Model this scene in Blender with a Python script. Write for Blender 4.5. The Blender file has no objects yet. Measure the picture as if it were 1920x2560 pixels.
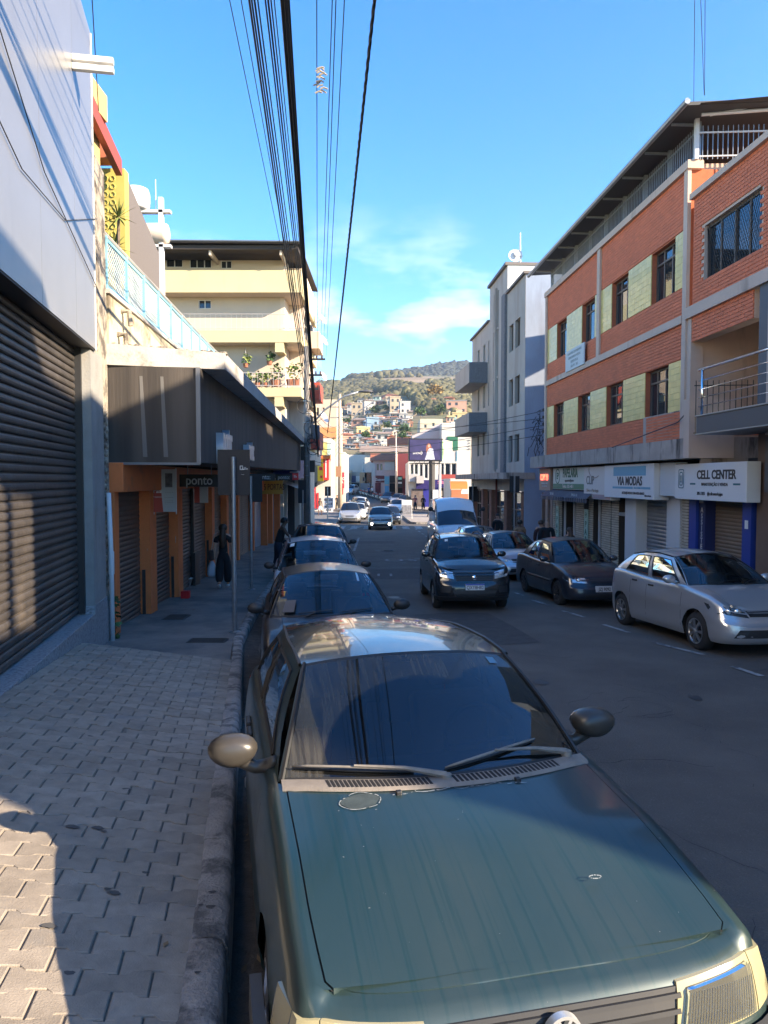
import bpy, bmesh, math, random
import numpy as np
from mathutils import Vector, Matrix, noise as mnoise
random.seed(7)
rnd = random.Random(11)
R = math.radians
SC = bpy.context.scene
COL = SC.collection

# ------------------------------------------------------------------ camera
FPX = 1800.0                      # focal length in photo pixels (photo 1920x2560)
PITCH = math.atan(80 / FPX)       # looking slightly down
cam_d = bpy.data.cameras.new('camera')
cam = bpy.data.objects.new('camera', cam_d)
COL.objects.link(cam)
cam_d.sensor_fit = 'VERTICAL'
cam_d.sensor_height = 36.0
cam_d.lens = 36.0 * FPX / 2560
cam_d.clip_start = 0.05
cam_d.clip_end = 6000
cam.location = (0, 0, 0)
cam.rotation_euler = (R(90) - PITCH, 0, 0)
SC.camera = cam
SC.render.resolution_x = 768
SC.render.resolution_y = 1024

# ------------------------------------------------------------------ light
SUNV = Vector((1.30, -0.65, 0.645)).normalized()
sun_el = math.asin(SUNV.z)
sun_az = math.atan2(SUNV.x, SUNV.y)          # clockwise from +Y
world = bpy.data.worlds.new("World")
SC.world = world
world.use_nodes = True
wn = world.node_tree
wn.nodes.clear()
w_out = wn.nodes.new('ShaderNodeOutputWorld')
w_bg = wn.nodes.new('ShaderNodeBackground')
w_sky = wn.nodes.new('ShaderNodeTexSky')
w_sky.sky_type = 'NISHITA'
w_sky.sun_disc = False
w_sky.sun_elevation = sun_el
w_sky.sun_rotation = sun_az
w_sky.altitude = 700
w_sky.air_density = 1.0
w_sky.dust_density = 0.12
w_sky.ozone_density = 2.2
w_bg.inputs['Strength'].default_value = 0.138
# soft low clouds in the sky ahead (one cloud layer all round the horizon)
w_tc = wn.nodes.new('ShaderNodeTexCoord')
w_sep = wn.nodes.new('ShaderNodeSeparateXYZ')
w_map = wn.nodes.new('ShaderNodeMapping')
w_map.inputs['Scale'].default_value = (3.2, 3.2, 8.5)
w_map.inputs['Location'].default_value = (0.15, 0.0, 0.25)
w_n = wn.nodes.new('ShaderNodeTexNoise')
w_n.inputs['Scale'].default_value = 1.6
w_n.inputs['Detail'].default_value = 7
w_n.inputs['Roughness'].default_value = 0.55
w_r = wn.nodes.new('ShaderNodeValToRGB')
w_r.color_ramp.elements[0].position = 0.53
w_r.color_ramp.elements[1].position = 0.78
w_h = wn.nodes.new('ShaderNodeValToRGB')      # keeps clouds low
w_h.color_ramp.elements[0].position = 0.0
w_h.color_ramp.elements[0].color = (1, 1, 1, 1)
e = w_h.color_ramp.elements.new(0.22); e.color = (1, 1, 1, 1)
w_h.color_ramp.elements[2].position = 0.36
w_h.color_ramp.elements[2].color = (0, 0, 0, 1)
w_mul = wn.nodes.new('ShaderNodeMath'); w_mul.operation = 'MULTIPLY'
w_mix = wn.nodes.new('ShaderNodeMixRGB')
w_mix.inputs['Color2'].default_value = (5.0, 4.8, 4.8, 1)
w_hue = wn.nodes.new('ShaderNodeHueSaturation')
w_hue.inputs['Hue'].default_value = 0.504
w_hue.inputs['Saturation'].default_value = 1.38
L = wn.links.new
L(w_tc.outputs['Generated'], w_sep.inputs[0]); L(w_tc.outputs['Generated'], w_map.inputs[0])
L(w_map.outputs[0], w_n.inputs['Vector']); L(w_n.outputs['Fac'], w_r.inputs[0])
L(w_sep.outputs['Z'], w_h.inputs[0]); L(w_r.outputs[0], w_mul.inputs[0]); L(w_h.outputs[0], w_mul.inputs[1])
L(w_sky.outputs[0], w_hue.inputs['Color']); L(w_hue.outputs[0], w_mix.inputs['Color1'])
L(w_mul.outputs[0], w_mix.inputs['Fac'])
L(w_mix.outputs[0], w_bg.inputs['Color']); L(w_bg.outputs[0], w_out.inputs[0])

sun_d = bpy.data.lights.new('sun', 'SUN')
sun_d.energy = 4.9
sun_d.angle = R(0.53)
sun_d.color = (1.0, 0.82, 0.60)
sun = bpy.data.objects.new('sun', sun_d)
COL.objects.link(sun)
sun.location = (20, -20, 40)
sun.rotation_euler = (-SUNV).to_track_quat('-Z', 'Y').to_euler()

SC.view_settings.view_transform = 'Standard'
SC.view_settings.look = 'None'
SC.view_settings.exposure = 1.74
SC.view_settings.gamma = 1
SC.view_settings.use_curve_mapping = False
SC.cycles.max_bounces = 6
SC.cycles.transparent_max_bounces = 8

# ------------------------------------------------------------------ helpers: materials
MATS = {}
def mat(name, col, rough=0.8, var=0.0, vscale=3.0, bump=0.0, bscale=40.0, metal=0.0, coat=0.0,
        isl=0.0, col2=None, c2scale=2.0, c2lo=0.5, c2hi=0.62, streak=False, spec=0.5, emit=None, estr=0.0):
    if name in MATS: return MATS[name]
    m = bpy.data.materials.new(name); MATS[name] = m
    m.use_nodes = True
    nt = m.node_tree; N = nt.nodes; l = nt.links.new
    b = N['Principled BSDF']
    b.inputs['Base Color'].default_value = (*col, 1)
    b.inputs['Roughness'].default_value = rough
    b.inputs['Metallic'].default_value = metal
    b.inputs['Specular IOR Level'].default_value = spec
    if coat: b.inputs['Coat Weight'].default_value = coat; b.inputs['Coat Roughness'].default_value = 0.04
    if emit: b.inputs['Emission Color'].default_value = (*emit, 1); b.inputs['Emission Strength'].default_value = estr
    tc = N.new('ShaderNodeNewGeometry')
    cur = None
    def pos(sc):
        mp = N.new('ShaderNodeMapping'); l(tc.outputs['Position'], mp.inputs[0])
        mp.inputs['Scale'].default_value = sc if isinstance(sc, tuple) else (sc, sc, sc)
        return mp.outputs[0]
    if var > 0:
        n = N.new('ShaderNodeTexNoise'); n.inputs['Scale'].default_value = vscale; n.inputs['Detail'].default_value = 6
        n.inputs['Roughness'].default_value = 0.62
        l(pos(1.0), n.inputs['Vector'])
        mr = N.new('ShaderNodeMapRange'); mr.inputs['From Min'].default_value = 0.3; mr.inputs['From Max'].default_value = 0.7
        mr.inputs['To Min'].default_value = 1 - var; mr.inputs['To Max'].default_value = 1 + var
        l(n.outputs['Fac'], mr.inputs['Value'])
        v = N.new('ShaderNodeVectorMath'); v.operation = 'SCALE'
        v.inputs[0].default_value = col
        l(mr.outputs[0], v.inputs['Scale']); cur = v.outputs[0]
    if isl > 0:
        oi = N.new('ShaderNodeObjectInfo')
        ad = N.new('ShaderNodeMath'); ad.operation = 'ADD'; l(oi.outputs['Random'], ad.inputs[0]); l(tc.outputs['Random Per Island'], ad.inputs[1])
        fr = N.new('ShaderNodeMath'); fr.operation = 'FRACT'; l(ad.outputs[0], fr.inputs[0])
        mr = N.new('ShaderNodeMapRange'); mr.inputs['To Min'].default_value = 1 - isl; mr.inputs['To Max'].default_value = 1 + isl
        l(fr.outputs[0], mr.inputs['Value'])
        v = N.new('ShaderNodeVectorMath'); v.operation = 'SCALE'
        if cur is None: v.inputs[0].default_value = col
        else: l(cur, v.inputs[0])
        l(mr.outputs[0], v.inputs['Scale']); cur = v.outputs[0]
    if col2 is not None:
        n = N.new('ShaderNodeTexNoise'); n.inputs['Scale'].default_value = 1.0; n.inputs['Detail'].default_value = 8
        n.inputs['Roughness'].default_value = 0.65
        l(pos((c2scale, c2scale, c2scale * 0.18) if streak else c2scale), n.inputs['Vector'])
        rp = N.new('ShaderNodeValToRGB'); rp.color_ramp.elements[0].position = c2lo; rp.color_ramp.elements[1].position = c2hi
        l(n.outputs['Fac'], rp.inputs[0])
        mx = N.new('ShaderNodeMixRGB'); mx.inputs['Color2'].default_value = (*col2, 1)
        if cur is None: mx.inputs['Color1'].default_value = (*col, 1)
        else: l(cur, mx.inputs['Color1'])
        l(rp.outputs[0], mx.inputs['Fac']); cur = mx.outputs[0]
    if cur is not None: l(cur, b.inputs['Base Color'])
    if bump > 0:
        n = N.new('ShaderNodeTexNoise'); n.inputs['Scale'].default_value = bscale; n.inputs['Detail'].default_value = 5
        l(pos(1.0), n.inputs['Vector'])
        bp = N.new('ShaderNodeBump'); bp.inputs['Strength'].default_value = min(1, bump); bp.inputs['Distance'].default_value = 0.02
        l(n.outputs['Fac'], bp.inputs['Height']); l(bp.outputs[0], b.inputs['Normal'])
    return m

def glassmat(name, tint=(0.02, 0.03, 0.035), clear=0.0, rough=0.02):
    """window glass: strong sky reflection over a dark, partly see-through body"""
    if name in MATS: return MATS[name]
    m = bpy.data.materials.new(name); MATS[name] = m; m.use_nodes = True
    nt = m.node_tree; N = nt.nodes; l = nt.links.new; N.clear()
    out = N.new('ShaderNodeOutputMaterial')
    gl = N.new('ShaderNodeBsdfGlossy'); gl.inputs['Roughness'].default_value = rough; gl.inputs['Color'].default_value = (0.80, 0.90, 1, 1)
    df = N.new('ShaderNodeBsdfDiffuse'); df.inputs['Color'].default_value = (*tint, 1)
    tr = N.new('ShaderNodeBsdfTransparent'); tr.inputs['Color'].default_value = (clear, clear * 1.05, clear * 1.05, 1)
    ad = N.new('ShaderNodeMixShader'); ad.inputs[0].default_value = 0.75 if clear > 0 else 0.0
    l(df.outputs[0], ad.inputs[1]); l(tr.outputs[0], ad.inputs[2])
    fr = N.new('ShaderNodeFresnel'); fr.inputs['IOR'].default_value = 1.75
    mx = N.new('ShaderNodeMixShader'); l(fr.outputs[0], mx.inputs[0]); l(ad.outputs[0], mx.inputs[1]); l(gl.outputs[0], mx.inputs[2])
    l(mx.outputs[0], out.inputs[0])
    return m

# ------------------------------------------------------------------ helpers: frames
class Frame:
    """origin + along-axis; p runs along, q goes up, n comes out of the wall"""
    def __init__(s, o, e1):
        s.o = Vector(o); s.e1 = Vector((e1[0], e1[1], 0)).normalized(); s.e2 = Vector((0, 0, 1)); s.n = s.e1.cross(s.e2)
    def P(s, p, q, n=0.0): return s.o + s.e1 * p + s.e2 * q + s.n * n
    def M(s, p, q, n=0.0, rot=0.0):
        m = Matrix((s.e1, s.e2, s.n)).transposed().to_4x4(); m.translation = s.P(p, q, n)
        return m @ Matrix.Rotation(rot, 4, 'Z')
WF = Frame((0, 0, 0), (1, 0, 0))     # p = x, q = z, n = -y

ORG = {}
def org(parent):
    return ORG.get(parent.name, Vector((0, 0, 0))) if parent else Vector((0, 0, 0))
CUBE = None
def cube_mesh(m):
    key = 'unit_block_' + m.name
    me = bpy.data.meshes.get(key)
    if me: return me
    me = bpy.data.meshes.new(key)
    v = [(x, y, z) for x in (-.5, .5) for y in (-.5, .5) for z in (-.5, .5)]
    f = [(0, 1, 3, 2), (4, 6, 7, 5), (0, 4, 5, 1), (2, 3, 7, 6), (0, 2, 6, 4), (1, 5, 7, 3)]
    me.from_pydata(v, [], f); me.materials.append(m)
    return me
def props(o, label=None, cat=None, group=None, kind=None):
    if label: o['label'] = label
    if cat: o['category'] = cat
    if group: o['group'] = group
    if kind: o['kind'] = kind
    return o
def thing(name, loc, label, cat, group=None, rot=None):
    o = bpy.data.objects.new(name, None); COL.objects.link(o); o.empty_display_size = 0.2
    o.location = loc
    if rot: o.rotation_euler = rot
    props(o, label, cat, group)
    ORG[o.name] = Vector((0, 0, 0)) if rot is not None else Vector(loc)
    return o
def structure(name, loc=(0, 0, 0)):
    o = bpy.data.objects.new(name, None); COL.objects.link(o); o.location = loc; o['kind'] = 'structure'; ORG[o.name] = Vector(loc)
    return o
def link(name, me, parent=None, label=None, kind=None):
    o = bpy.data.objects.new(name, me); COL.objects.link(o)
    if parent:
        o.parent = parent; ORG[o.name] = org(parent)
    props(o, label, None, None, kind)
    return o
class MB:
    def __init__(s): s.v = []; s.f = []
    def add(s, vs, fs):
        k = len(s.v); s.v += [tuple(v) for v in vs]; s.f += [tuple(i + k for i in f) for f in fs]; return s
    def box(s, F, p0, p1, q0, q1, n0, n1):
        vs = [F.P(p, q, n) for p in (p0, p1) for q in (q0, q1) for n in (n0, n1)]
        return s.add(vs, [(0, 1, 3, 2), (4, 6, 7, 5), (0, 4, 5, 1), (2, 3, 7, 6), (0, 2, 6, 4), (1, 5, 7, 3)])
    def xyz(s, x0, x1, y0, y1, z0, z1):
        return s.box(WF, x0, x1, z0, z1, -y1, -y0)
    def prism(s, F, pts, n0, n1):
        n = len(pts)
        vs = [F.P(p, q, n0) for p, q in pts] + [F.P(p, q, n1) for p, q in pts]
        return s.add(vs, [tuple(range(n))[::-1], tuple(range(n, 2 * n))] + [(i, (i + 1) % n, n + (i + 1) % n, n + i) for i in range(n)])
    def quad(s, *pts): return s.add(pts, [tuple(range(len(pts)))])
    def tube(s, pts, r, k=8, cap=True):
        pts = [Vector(p) for p in pts]; n = len(pts); rs = r if isinstance(r, (list, tuple)) else [r] * n
        rings = []
        for i in range(n):
            d = (pts[min(i + 1, n - 1)] - pts[max(i - 1, 0)]).normalized()
            up = Vector((0, 0, 1)) if abs(d.z) < 0.9 else Vector((1, 0, 0))
            a = d.cross(up).normalized(); b = a.cross(d)
            rings.append([pts[i] + (a * math.cos(t) + b * math.sin(t)) * rs[i] for t in [2 * math.pi * j / k for j in range(k)]])
        vs = [v for r_ in rings for v in r_]; fs = []
        for i in range(n - 1):
            for j in range(k): fs.append((i * k + j, i * k + (j + 1) % k, (i + 1) * k + (j + 1) % k, (i + 1) * k + j))
        if cap: fs += [tuple(range(k))[::-1], tuple(range((n - 1) * k, n * k))]
        return s.add(vs, fs)
    def lathe(s, M, prof, k=24):
        """prof: list of (radius, along-z); M places it"""
        vs = [M @ Vector((r * math.cos(2 * math.pi * j / k), r * math.sin(2 * math.pi * j / k), z)) for r, z in prof for j in range(k)]
        fs = [(i * k + j, i * k + (j + 1) % k, (i + 1) * k + (j + 1) % k, (i + 1) * k + j) for i in range(len(prof) - 1) for j in range(k)]
        return s.add(vs, fs)
    def grid(s, pts, closed=False):
        r, c = len(pts), len(pts[0])
        vs = [p for row in pts for p in row]
        fs = [(i * c + j, i * c + (j + 1) % c, (i + 1) * c + (j + 1) % c, (i + 1) * c + j) for i in range(r - 1) for j in range(c if closed else c - 1)]
        return s.add(vs, fs)
    def build(s, name, m, parent=None, smooth=False, label=None, kind=None, bevel=0, fix=False, autos=None, base=None):
        me = bpy.data.meshes.new(name)
        o0 = org(parent)
        top = None
        if parent is None:
            a = np.array(s.v); top = Vector((a[:, 0].mean(), a[:, 1].mean(), a[:, 2].min())) if base is None else Vector(base); o0 = top
        me.from_pydata([(v[0] - o0[0], v[1] - o0[1], v[2] - o0[2]) for v in s.v], [], s.f)
        for mm in (m if isinstance(m, (list, tuple)) else [m]): me.materials.append(mm)
        if fix or autos is not None:
            bm = bmesh.new(); bm.from_mesh(me)
            bmesh.ops.remove_doubles(bm, verts=bm.verts, dist=0.0004)
            bmesh.ops.recalc_face_normals(bm, faces=bm.faces)
            bm.to_mesh(me); bm.free()
        if smooth or autos is not None:
            me.polygons.foreach_set('use_smooth', [True] * len(me.polygons))
            if autos is not None: me.set_sharp_from_angle(angle=R(autos))
        me.update()
        o = link(name, me, parent, label, kind)
        if top is not None: o.location = top; ORG[o.name] = top
        if bevel:
            b = o.modifiers.new('bevel', 'BEVEL'); b.width = bevel; b.segments = 2; b.limit_method = 'ANGLE'
        return o

def camdist(o): return o.length
def pieces(boxes, name, m, parent, cap=300, kmin=0):
    """boxes: (Frame, p0,p1,q0,q1,n0,n1).  The nearest become parts of their own, the rest one joined part."""
    def d(b):
        c = b[0].P((b[1] + b[2]) / 2, (b[3] + b[4]) / 2, (b[5] + b[6]) / 2); return c.length
    boxes = sorted(boxes, key=d)
    me = cube_mesh(m); o0 = org(parent)
    for b in boxes[:cap]:
        F = b[0]; o = bpy.data.objects.new(name, me); COL.objects.link(o); o.parent = parent
        mt = F.M((b[1] + b[2]) / 2, (b[3] + b[4]) / 2, (b[5] + b[6]) / 2); mt.translation -= o0
        o.matrix_basis = mt @ Matrix.Diagonal((b[2] - b[1], b[4] - b[3], b[6] - b[5], 1))
    if len(boxes) > cap:
        mb = MB()
        for b in boxes[cap:]: mb.box(*b)
        mb.build(name, m, parent, kind='stuff')

def text(s, size, m, parent, M, align='CENTER', ext=0.006, bold=0.0, name='lettering', sx=1.0, label=None):
    c = bpy.data.curves.new('txt', 'FONT'); c.body = s; c.size = size; c.align_x = align; c.align_y = 'CENTER'
    c.extrude = ext; c.offset = bold * size; c.resolution_u = 3
    o = bpy.data.objects.new('txt', c); COL.objects.link(o)
    dg = bpy.context.evaluated_depsgraph_get()
    me = bpy.data.meshes.new_from_object(o.evaluated_get(dg))
    bpy.data.objects.remove(o); bpy.data.curves.remove(c)
    M = M.copy(); M.translation = M.translation - org(parent)
    me.transform(M @ Matrix.Diagonal((sx, 1, 1, 1)))
    me.materials.clear(); me.materials.append(m); me.name = name
    return link(name, me, parent, label)

def interp(tab, x):
    xs = [t[0] for t in tab]; ys = [t[1] for t in tab]
    return float(np.interp(x, xs, ys))
def pix(u, v, y):
    """world point at depth y (along the level view axis) seen at photo pixel u, v"""
    return Vector(((u - 960) / FPX * y, y, (1200 - v) / FPX * y))
def copy_tree(o, parent=None, loc=None):
    c = o.copy(); COL.objects.link(c); ORG[c.name] = ORG.get(o.name, Vector((0, 0, 0)))
    c.parent = parent
    if loc is not None: c.location = loc
    for ch in list(o.children): copy_tree(ch, c)
    return c
# ------------------------------------------------------------------ palette
M_asphalt = mat('asphalt', (0.105, 0.092, 0.080), 0.85, var=0.26, vscale=0.9, bump=0.9, bscale=75, col2=(0.17, 0.155, 0.14), c2scale=55, c2lo=0.56, c2hi=0.74)
M_dirt = mat('dirt_ground', (0.14, 0.10, 0.07), 0.95, var=0.3, vscale=0.3)
M_paver = mat('concrete_paver', (0.275, 0.235, 0.19), 0.88, var=0.18, vscale=9, bump=0.3, bscale=140, isl=0.15, col2=(0.20, 0.19, 0.18), c2scale=2.2, c2lo=0.55, c2hi=0.75)
M_joint = mat('sand_joint', (0.135, 0.12, 0.10), 0.95, var=0.25, vscale=20)
M_conc = mat('worn_concrete', (0.24, 0.235, 0.225), 0.9, var=0.2, vscale=3, bump=0.5, bscale=80, col2=(0.13, 0.125, 0.12), c2scale=1.1, c2lo=0.5, c2hi=0.68)
M_kerb = mat('kerb_concrete', (0.31, 0.285, 0.26), 0.9, var=0.25, vscale=6, bump=0.9, bscale=60, col2=(0.12, 0.115, 0.11), c2scale=4.5, c2lo=0.48, c2hi=0.6)
M_sidewalk_dark = mat('cement_pavement', (0.19, 0.17, 0.15), 0.88, var=0.2, vscale=2.2, bump=0.45, bscale=70, col2=(0.10, 0.10, 0.10), c2scale=0.9, c2lo=0.48, c2hi=0.65)
M_paint = mat('road_paint', (0.30, 0.30, 0.29), 0.8, var=0.25, vscale=8, col2=(0.07, 0.07, 0.072), c2scale=5, c2lo=0.50, c2hi=0.60)
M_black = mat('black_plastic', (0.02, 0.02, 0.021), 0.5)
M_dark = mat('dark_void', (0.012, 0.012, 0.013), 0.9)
M_steel = mat('galvanised_steel', (0.30, 0.32, 0.34), 0.42, metal=0.7, var=0.12, vscale=12)
M_white = mat('white_paint', (0.62, 0.61, 0.58), 0.65, var=0.06, vscale=2)
M_whiteplast = mat('white_plastic', (0.58, 0.59, 0.60), 0.4)
M_cream = mat('cream_plaster', (0.60, 0.50, 0.40), 0.85, var=0.08, vscale=0.8, col2=(0.40, 0.32, 0.26), c2scale=0.9, c2lo=0.55, c2hi=0.8, streak=True)
M_red = mat('red_sign', (0.62, 0.03, 0.03), 0.5)
M_glassw = glassmat('building_glass', (0.02, 0.025, 0.03))
M_orange = mat('orange_paint', (0.66, 0.17, 0.045), 0.7, var=0.10, vscale=3, bump=0.15, bscale=50, col2=(0.33, 0.13, 0.06), c2scale=2.5, c2lo=0.6, c2hi=0.75)
M_shut = mat('dark_shutter', (0.062, 0.054, 0.048), 0.5, metal=0.12, var=0.3, vscale=3, bump=0.25, bscale=12, isl=.14, col2=(.11, .09, .07), c2scale=2.5, c2lo=.58, c2hi=.75, streak=True)
M_shutb = mat('brown_shutter', (0.12, 0.085, 0.07), 0.55, metal=0.2, var=0.15, vscale=6)

# ------------------------------------------------------------------ ground heights and street edges
RT = [(-40, 0.8), (-20, -0.6), (0, -2.0), (4, -2.28), (8, -2.52), (12, -2.69), (15, -2.80), (20, -2.94), (30, -3.20), (40, -3.40), (50, -3.50), (60, -3.56), (80, -3.5), (100, -3.1), (121, -2.45), (160, -1.0), (200, 3)]
def Rz(y): return interp(RT, y)
SWT = [(-40, 1.17), (0, -1.75), (9.7, -2.458), (11.9, -2.56), (16, -2.68), (20, -2.80), (30, -3.06), (40, -3.26), (50, -3.37), (60, -3.43), (80, -3.37), (100, -2.97), (121, -2.32), (160, -0.87)]
def SW(y): return interp(SWT, y)
KL = [(-40, 7.18), (0, -0.26), (11.5, -2.40), (14, -2.66), (19.5, -3.12), (30, -3.55), (45, -3.85), (60, -4.0), (75, -4.6), (90, -5.9), (110, -8.5), (140, -14), (165, -20)]
KR = [(-40, 15), (0, 8.6), (12.4, 6.75), (17.4, 5.75), (22, 5.25), (30, 4.75), (49, 4.4)]
def kl(y): return interp(KL, y)
def kr(y): return interp(KR, y)
def sz(x, y):
    """left pavement height: it also rises towards the wall in the paved stretch"""
    if y > 9.68: return SW(y)
    return SW(y) + 0.30 * max(0, min(1.15, (kl(y) - x) / 1.977))
def wl(y):  # left wall foot
    return -2.237 - 0.186 * y if y < 11.8 else -3.65 - 0.065 * y
def wr(y): return 8.5 - 0.0556 * y

def strip(name, ys, xa, xb, zf, m, parent=None, nx=2, kind=None):
    mb = MB(); g = []
    for y in ys:
        a, b = xa(y), xb(y)
        g.append([(a + (b - a) * i / (nx - 1), y, zf(y, a + (b - a) * i / (nx - 1))) for i in range(nx)])
    mb.grid(g)
    return mb.build(name, m, parent, kind=kind, smooth=True)

def lin(a, b, n): return [a + (b - a) * i / (n - 1) for i in range(n)]
def far_z(x, y):
    """terrain beyond the street: rises into the hillside town and the ridge"""
    t = [(-60, -0.4), (0, -2.2), (20, -3.3), (50, -3.8), (100, -3.5), (140, -2.2), (200, 8.5), (300, 19), (450, 44), (600, 66), (800, 100), (1000, 134), (1200, 150), (1290, 182), (1400, 170), (2500, 60)]
    z = interp(t, y)
    if y > 140:
        k = min(1, (y - 140) / 200)
        s = x / y
        z *= 1 + 0.10 * k * math.sin(s * 9 + 0.8) + 0.05 * k * math.sin(s * 31)
        z += k * 5 * mnoise.noise(Vector((x * 0.012, y * 0.012, 0)))
        # near grassy ridge, then the wooded ridge behind it
        TN = [(-.4, .06), (-.15, .115), (-.10, .130), (-.072, .1344), (0, .1415), (.055, .1440), (.12, .1425), (.2, .13), (.4, .08)]
        TF = [(-.4, .05), (-.12, .110), (-.072, .128), (-.055, .131), (-.04, .1370), (-.02, .1400), (0, .1455), (.03, .1475), (.055, .1510), (.083, .1565), (.11, .1575), (.14, .152), (.2, .13), (.4, .07)]
        if y > 700:
            z7 = 83 * interp([(-.4, .6), (-.12, .92), (0, 1.02), (.1, 1.0), (.4, .7)], s); zn = 1010 * interp(TN, s); zf = 1290 * interp(TF, s)
            kk = min(1, (y - 700) / 120)
            zb = interp([(700, z7), (860, z7 + (zn - z7) * .60), (1010, zn), (1110, zn * .97), (1290, zf), (1450, zf * .9), (2500, 40)], y)
            z = z * (1 - kk) + zb * kk
        else:
            z *= 1
    return z
ys = lin(-40, 140, 46) + lin(150, 1500, 110)[0:] + [1700, 2000, 2500]
mbt = MB(); g = []
for y in ys:
    w = max(120, 0.75 * y)
    xs = [(-1 + 2 * i / 70) for i in range(71)]
    g.append([(x_ * w, y, far_z(x_ * w, y) - (1.0 if y < 60 else 0.35 if y < 145 else 0)) for x_ in xs])
mbt.grid(g)
M_hill = mat('hill_ground', (0.30, 0.21, 0.12), 0.95, var=0.25, vscale=0.03, col2=(0.11, 0.12, 0.05), c2scale=0.02, c2lo=0.42, c2hi=0.56)
mbt.build('hills', M_hill, None, smooth=True, kind='structure')

ysr = [-40, -20, -10] + lin(-5, 20, 51) + lin(21, 165, 145)
road = strip('road', ysr, lambda y: kl(y) + 0.02 if y < 160 else -25, lambda y: kr(y) if y < 49 else interp([(49, 40), (165, 40)], y), lambda y, x: Rz(y), M_asphalt, None, 8, 'structure')

# --- left pavement
side = structure('left_pavement', (-1, 2, -1.6))
strip('bedding', lin(-6, 9.7, 40), lambda y: wl(y) - 0.3, lambda y: kl(y) - 0.02, lambda y, x: sz(x, y) - 0.012, M_joint, side, 4)
strip('cement_surface', lin(9.66, 100, 160), lambda y: -3.65 - 0.065 * y - 0.5, lambda y: kl(y) - 0.03, lambda y, x: SW(y) - (0.012 if y < 9.75 else 0), M_sidewalk_dark, side, 6)
# interlocking bone pavers
PL_, PW_, DD = 0.262, 0.134, 0.015
def bone(gap=0.0022):
    l = PL_ / 2 - gap; w = PW_ / 2 + DD - gap; n = PW_ / 2 - DD - gap
    a, b = 0.062, 0.034
    return [(-l, -w), (-a, -w), (-b, -n), (b, -n), (a, -w), (l, -w), (l, w), (a, w), (b, n), (-b, n), (-a, w), (-l, w)]
def clip(poly, px, py, nx, ny):
    out = []
    for i in range(len(poly)):
        a, b = poly[i], poly[(i + 1) % len(poly)]
        da = (a[0] - px) * nx + (a[1] - py) * ny; db = (b[0] - px) * nx + (b[1] - py) * ny
        if da >= 0: out.append(a)
        if (da >= 0) != (db >= 0):
            t = da / (da - db); out.append((a[0] + (b[0] - a[0]) * t, a[1] + (b[1] - a[1]) * t))
    return out
def area(p): return abs(sum(p[i][0] * p[(i + 1) % len(p)][1] - p[(i + 1) % len(p)][0] * p[i][1] for i in range(len(p)))) / 2
def paver_geo(mb, poly, cx, cy, cz, tilt):
    n = len(poly); mx = sum(p[0] for p in poly) / n; my = sum(p[1] for p in poly) / n
    def tr(x, y, z): return (cx + x, cy + y, cz + z + tilt[0] * x + (tilt[1]) * y)
    ins = [(mx + (x - mx) * (1 - 0.035), my + (y - my) * (1 - 0.06)) for x, y in poly]
    vs = [tr(x, y, 0) for x, y in ins] + [tr(x, y, -0.004) for x, y in poly] + [tr(x, y, -0.03) for x, y in poly]
    fs = [tuple(range(n))] + [(i + n, (i + 1) % n + n, (i + 1) % n, i) for i in range(n)] + [(i + 2 * n, (i + 1) % n + 2 * n, (i + 1) % n + n, i + n) for i in range(n)]
    mb.add(vs, fs)
full_me = {}
def full_mesh(k):
    if k not in full_me:
        mb = MB(); paver_geo(mb, bone(), 0, 0, 0, (0, 0)); me = bpy.data.meshes.new('paver'); me.from_pydata(mb.v, [], mb.f); me.materials.append(M_paver); full_me[k] = me
    return full_me[k]
pcount = 0; rest = MB()
KA = math.atan(0.186); dA = Vector((-math.sin(KA), math.cos(KA))); lA = Vector((-math.cos(KA), -math.sin(KA)))
BW = (2.237 - 0.26) * math.cos(KA) - 0.006
cells = []
a_, row = 1.0, 0
while a_ < 9.9:
    b_ = PL_ / 2 * (1 if row % 2 == 0 else 0)
    while b_ < BW + PL_ / 2:
        cells.append((a_, b_)); b_ += PL_
    a_ += PW_; row += 1
def Apos(a, b): return Vector((-0.26, 0)) + dA * a + lA * b
cells.sort(key=lambda c: Apos(*c).length)
tx, ty = -0.30 / BW, -0.073
for (a, b) in cells:
    w0 = Apos(a, b); x, y = w0.x, w0.y
    if y < 1.2 or y > 9.72: continue
    p = bone()                                    # local x points right (towards the kerb), y ahead
    p = clip(p, b - 0.004, 0, -1, 0)
    if len(p) > 2: p = clip(p, b - BW, 0, 1, 0)
    if len(p) < 3 or area(p) < 0.0012: continue
    z = sz(x, y) + rnd.uniform(-0.0035, 0.0025) - (.006 if rnd.random() < .05 else 0); tl = (-0.152 + rnd.uniform(-.012, .012), -0.073 + rnd.uniform(-.012, .012))
    u_, v_ = 960 + FPX * x / y, 1200 - FPX * z / y
    vis = u_ > -80 and v_ < 2680
    if vis and pcount < 300 and len(p) == 12 and area(p) > 0.0330:
        pcount += 1
        o = bpy.data.objects.new('paver', full_mesh(0)); COL.objects.link(o); o.parent = side
        o.location = Vector((x, y, z)) - org(side); o.rotation_euler = (math.atan(tl[1]), -math.atan(tl[0]), KA + rnd.uniform(-.006, .006))
    else:
        m1 = MB(); paver_geo(m1, p, 0, 0, 0, tl)
        c_, s_ = math.cos(KA), math.sin(KA)
        vv = [(x + q[0] * c_ - q[1] * s_, y + q[0] * s_ + q[1] * c_, z + q[2]) for q in m1.v]
        if vis and pcount < 300: pcount += 1; m1.v = vv; m1.build('paver', M_paver, side)
        else: rest.add(vv, m1.f)
rest.build('paver', M_paver, side, kind='stuff')
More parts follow.
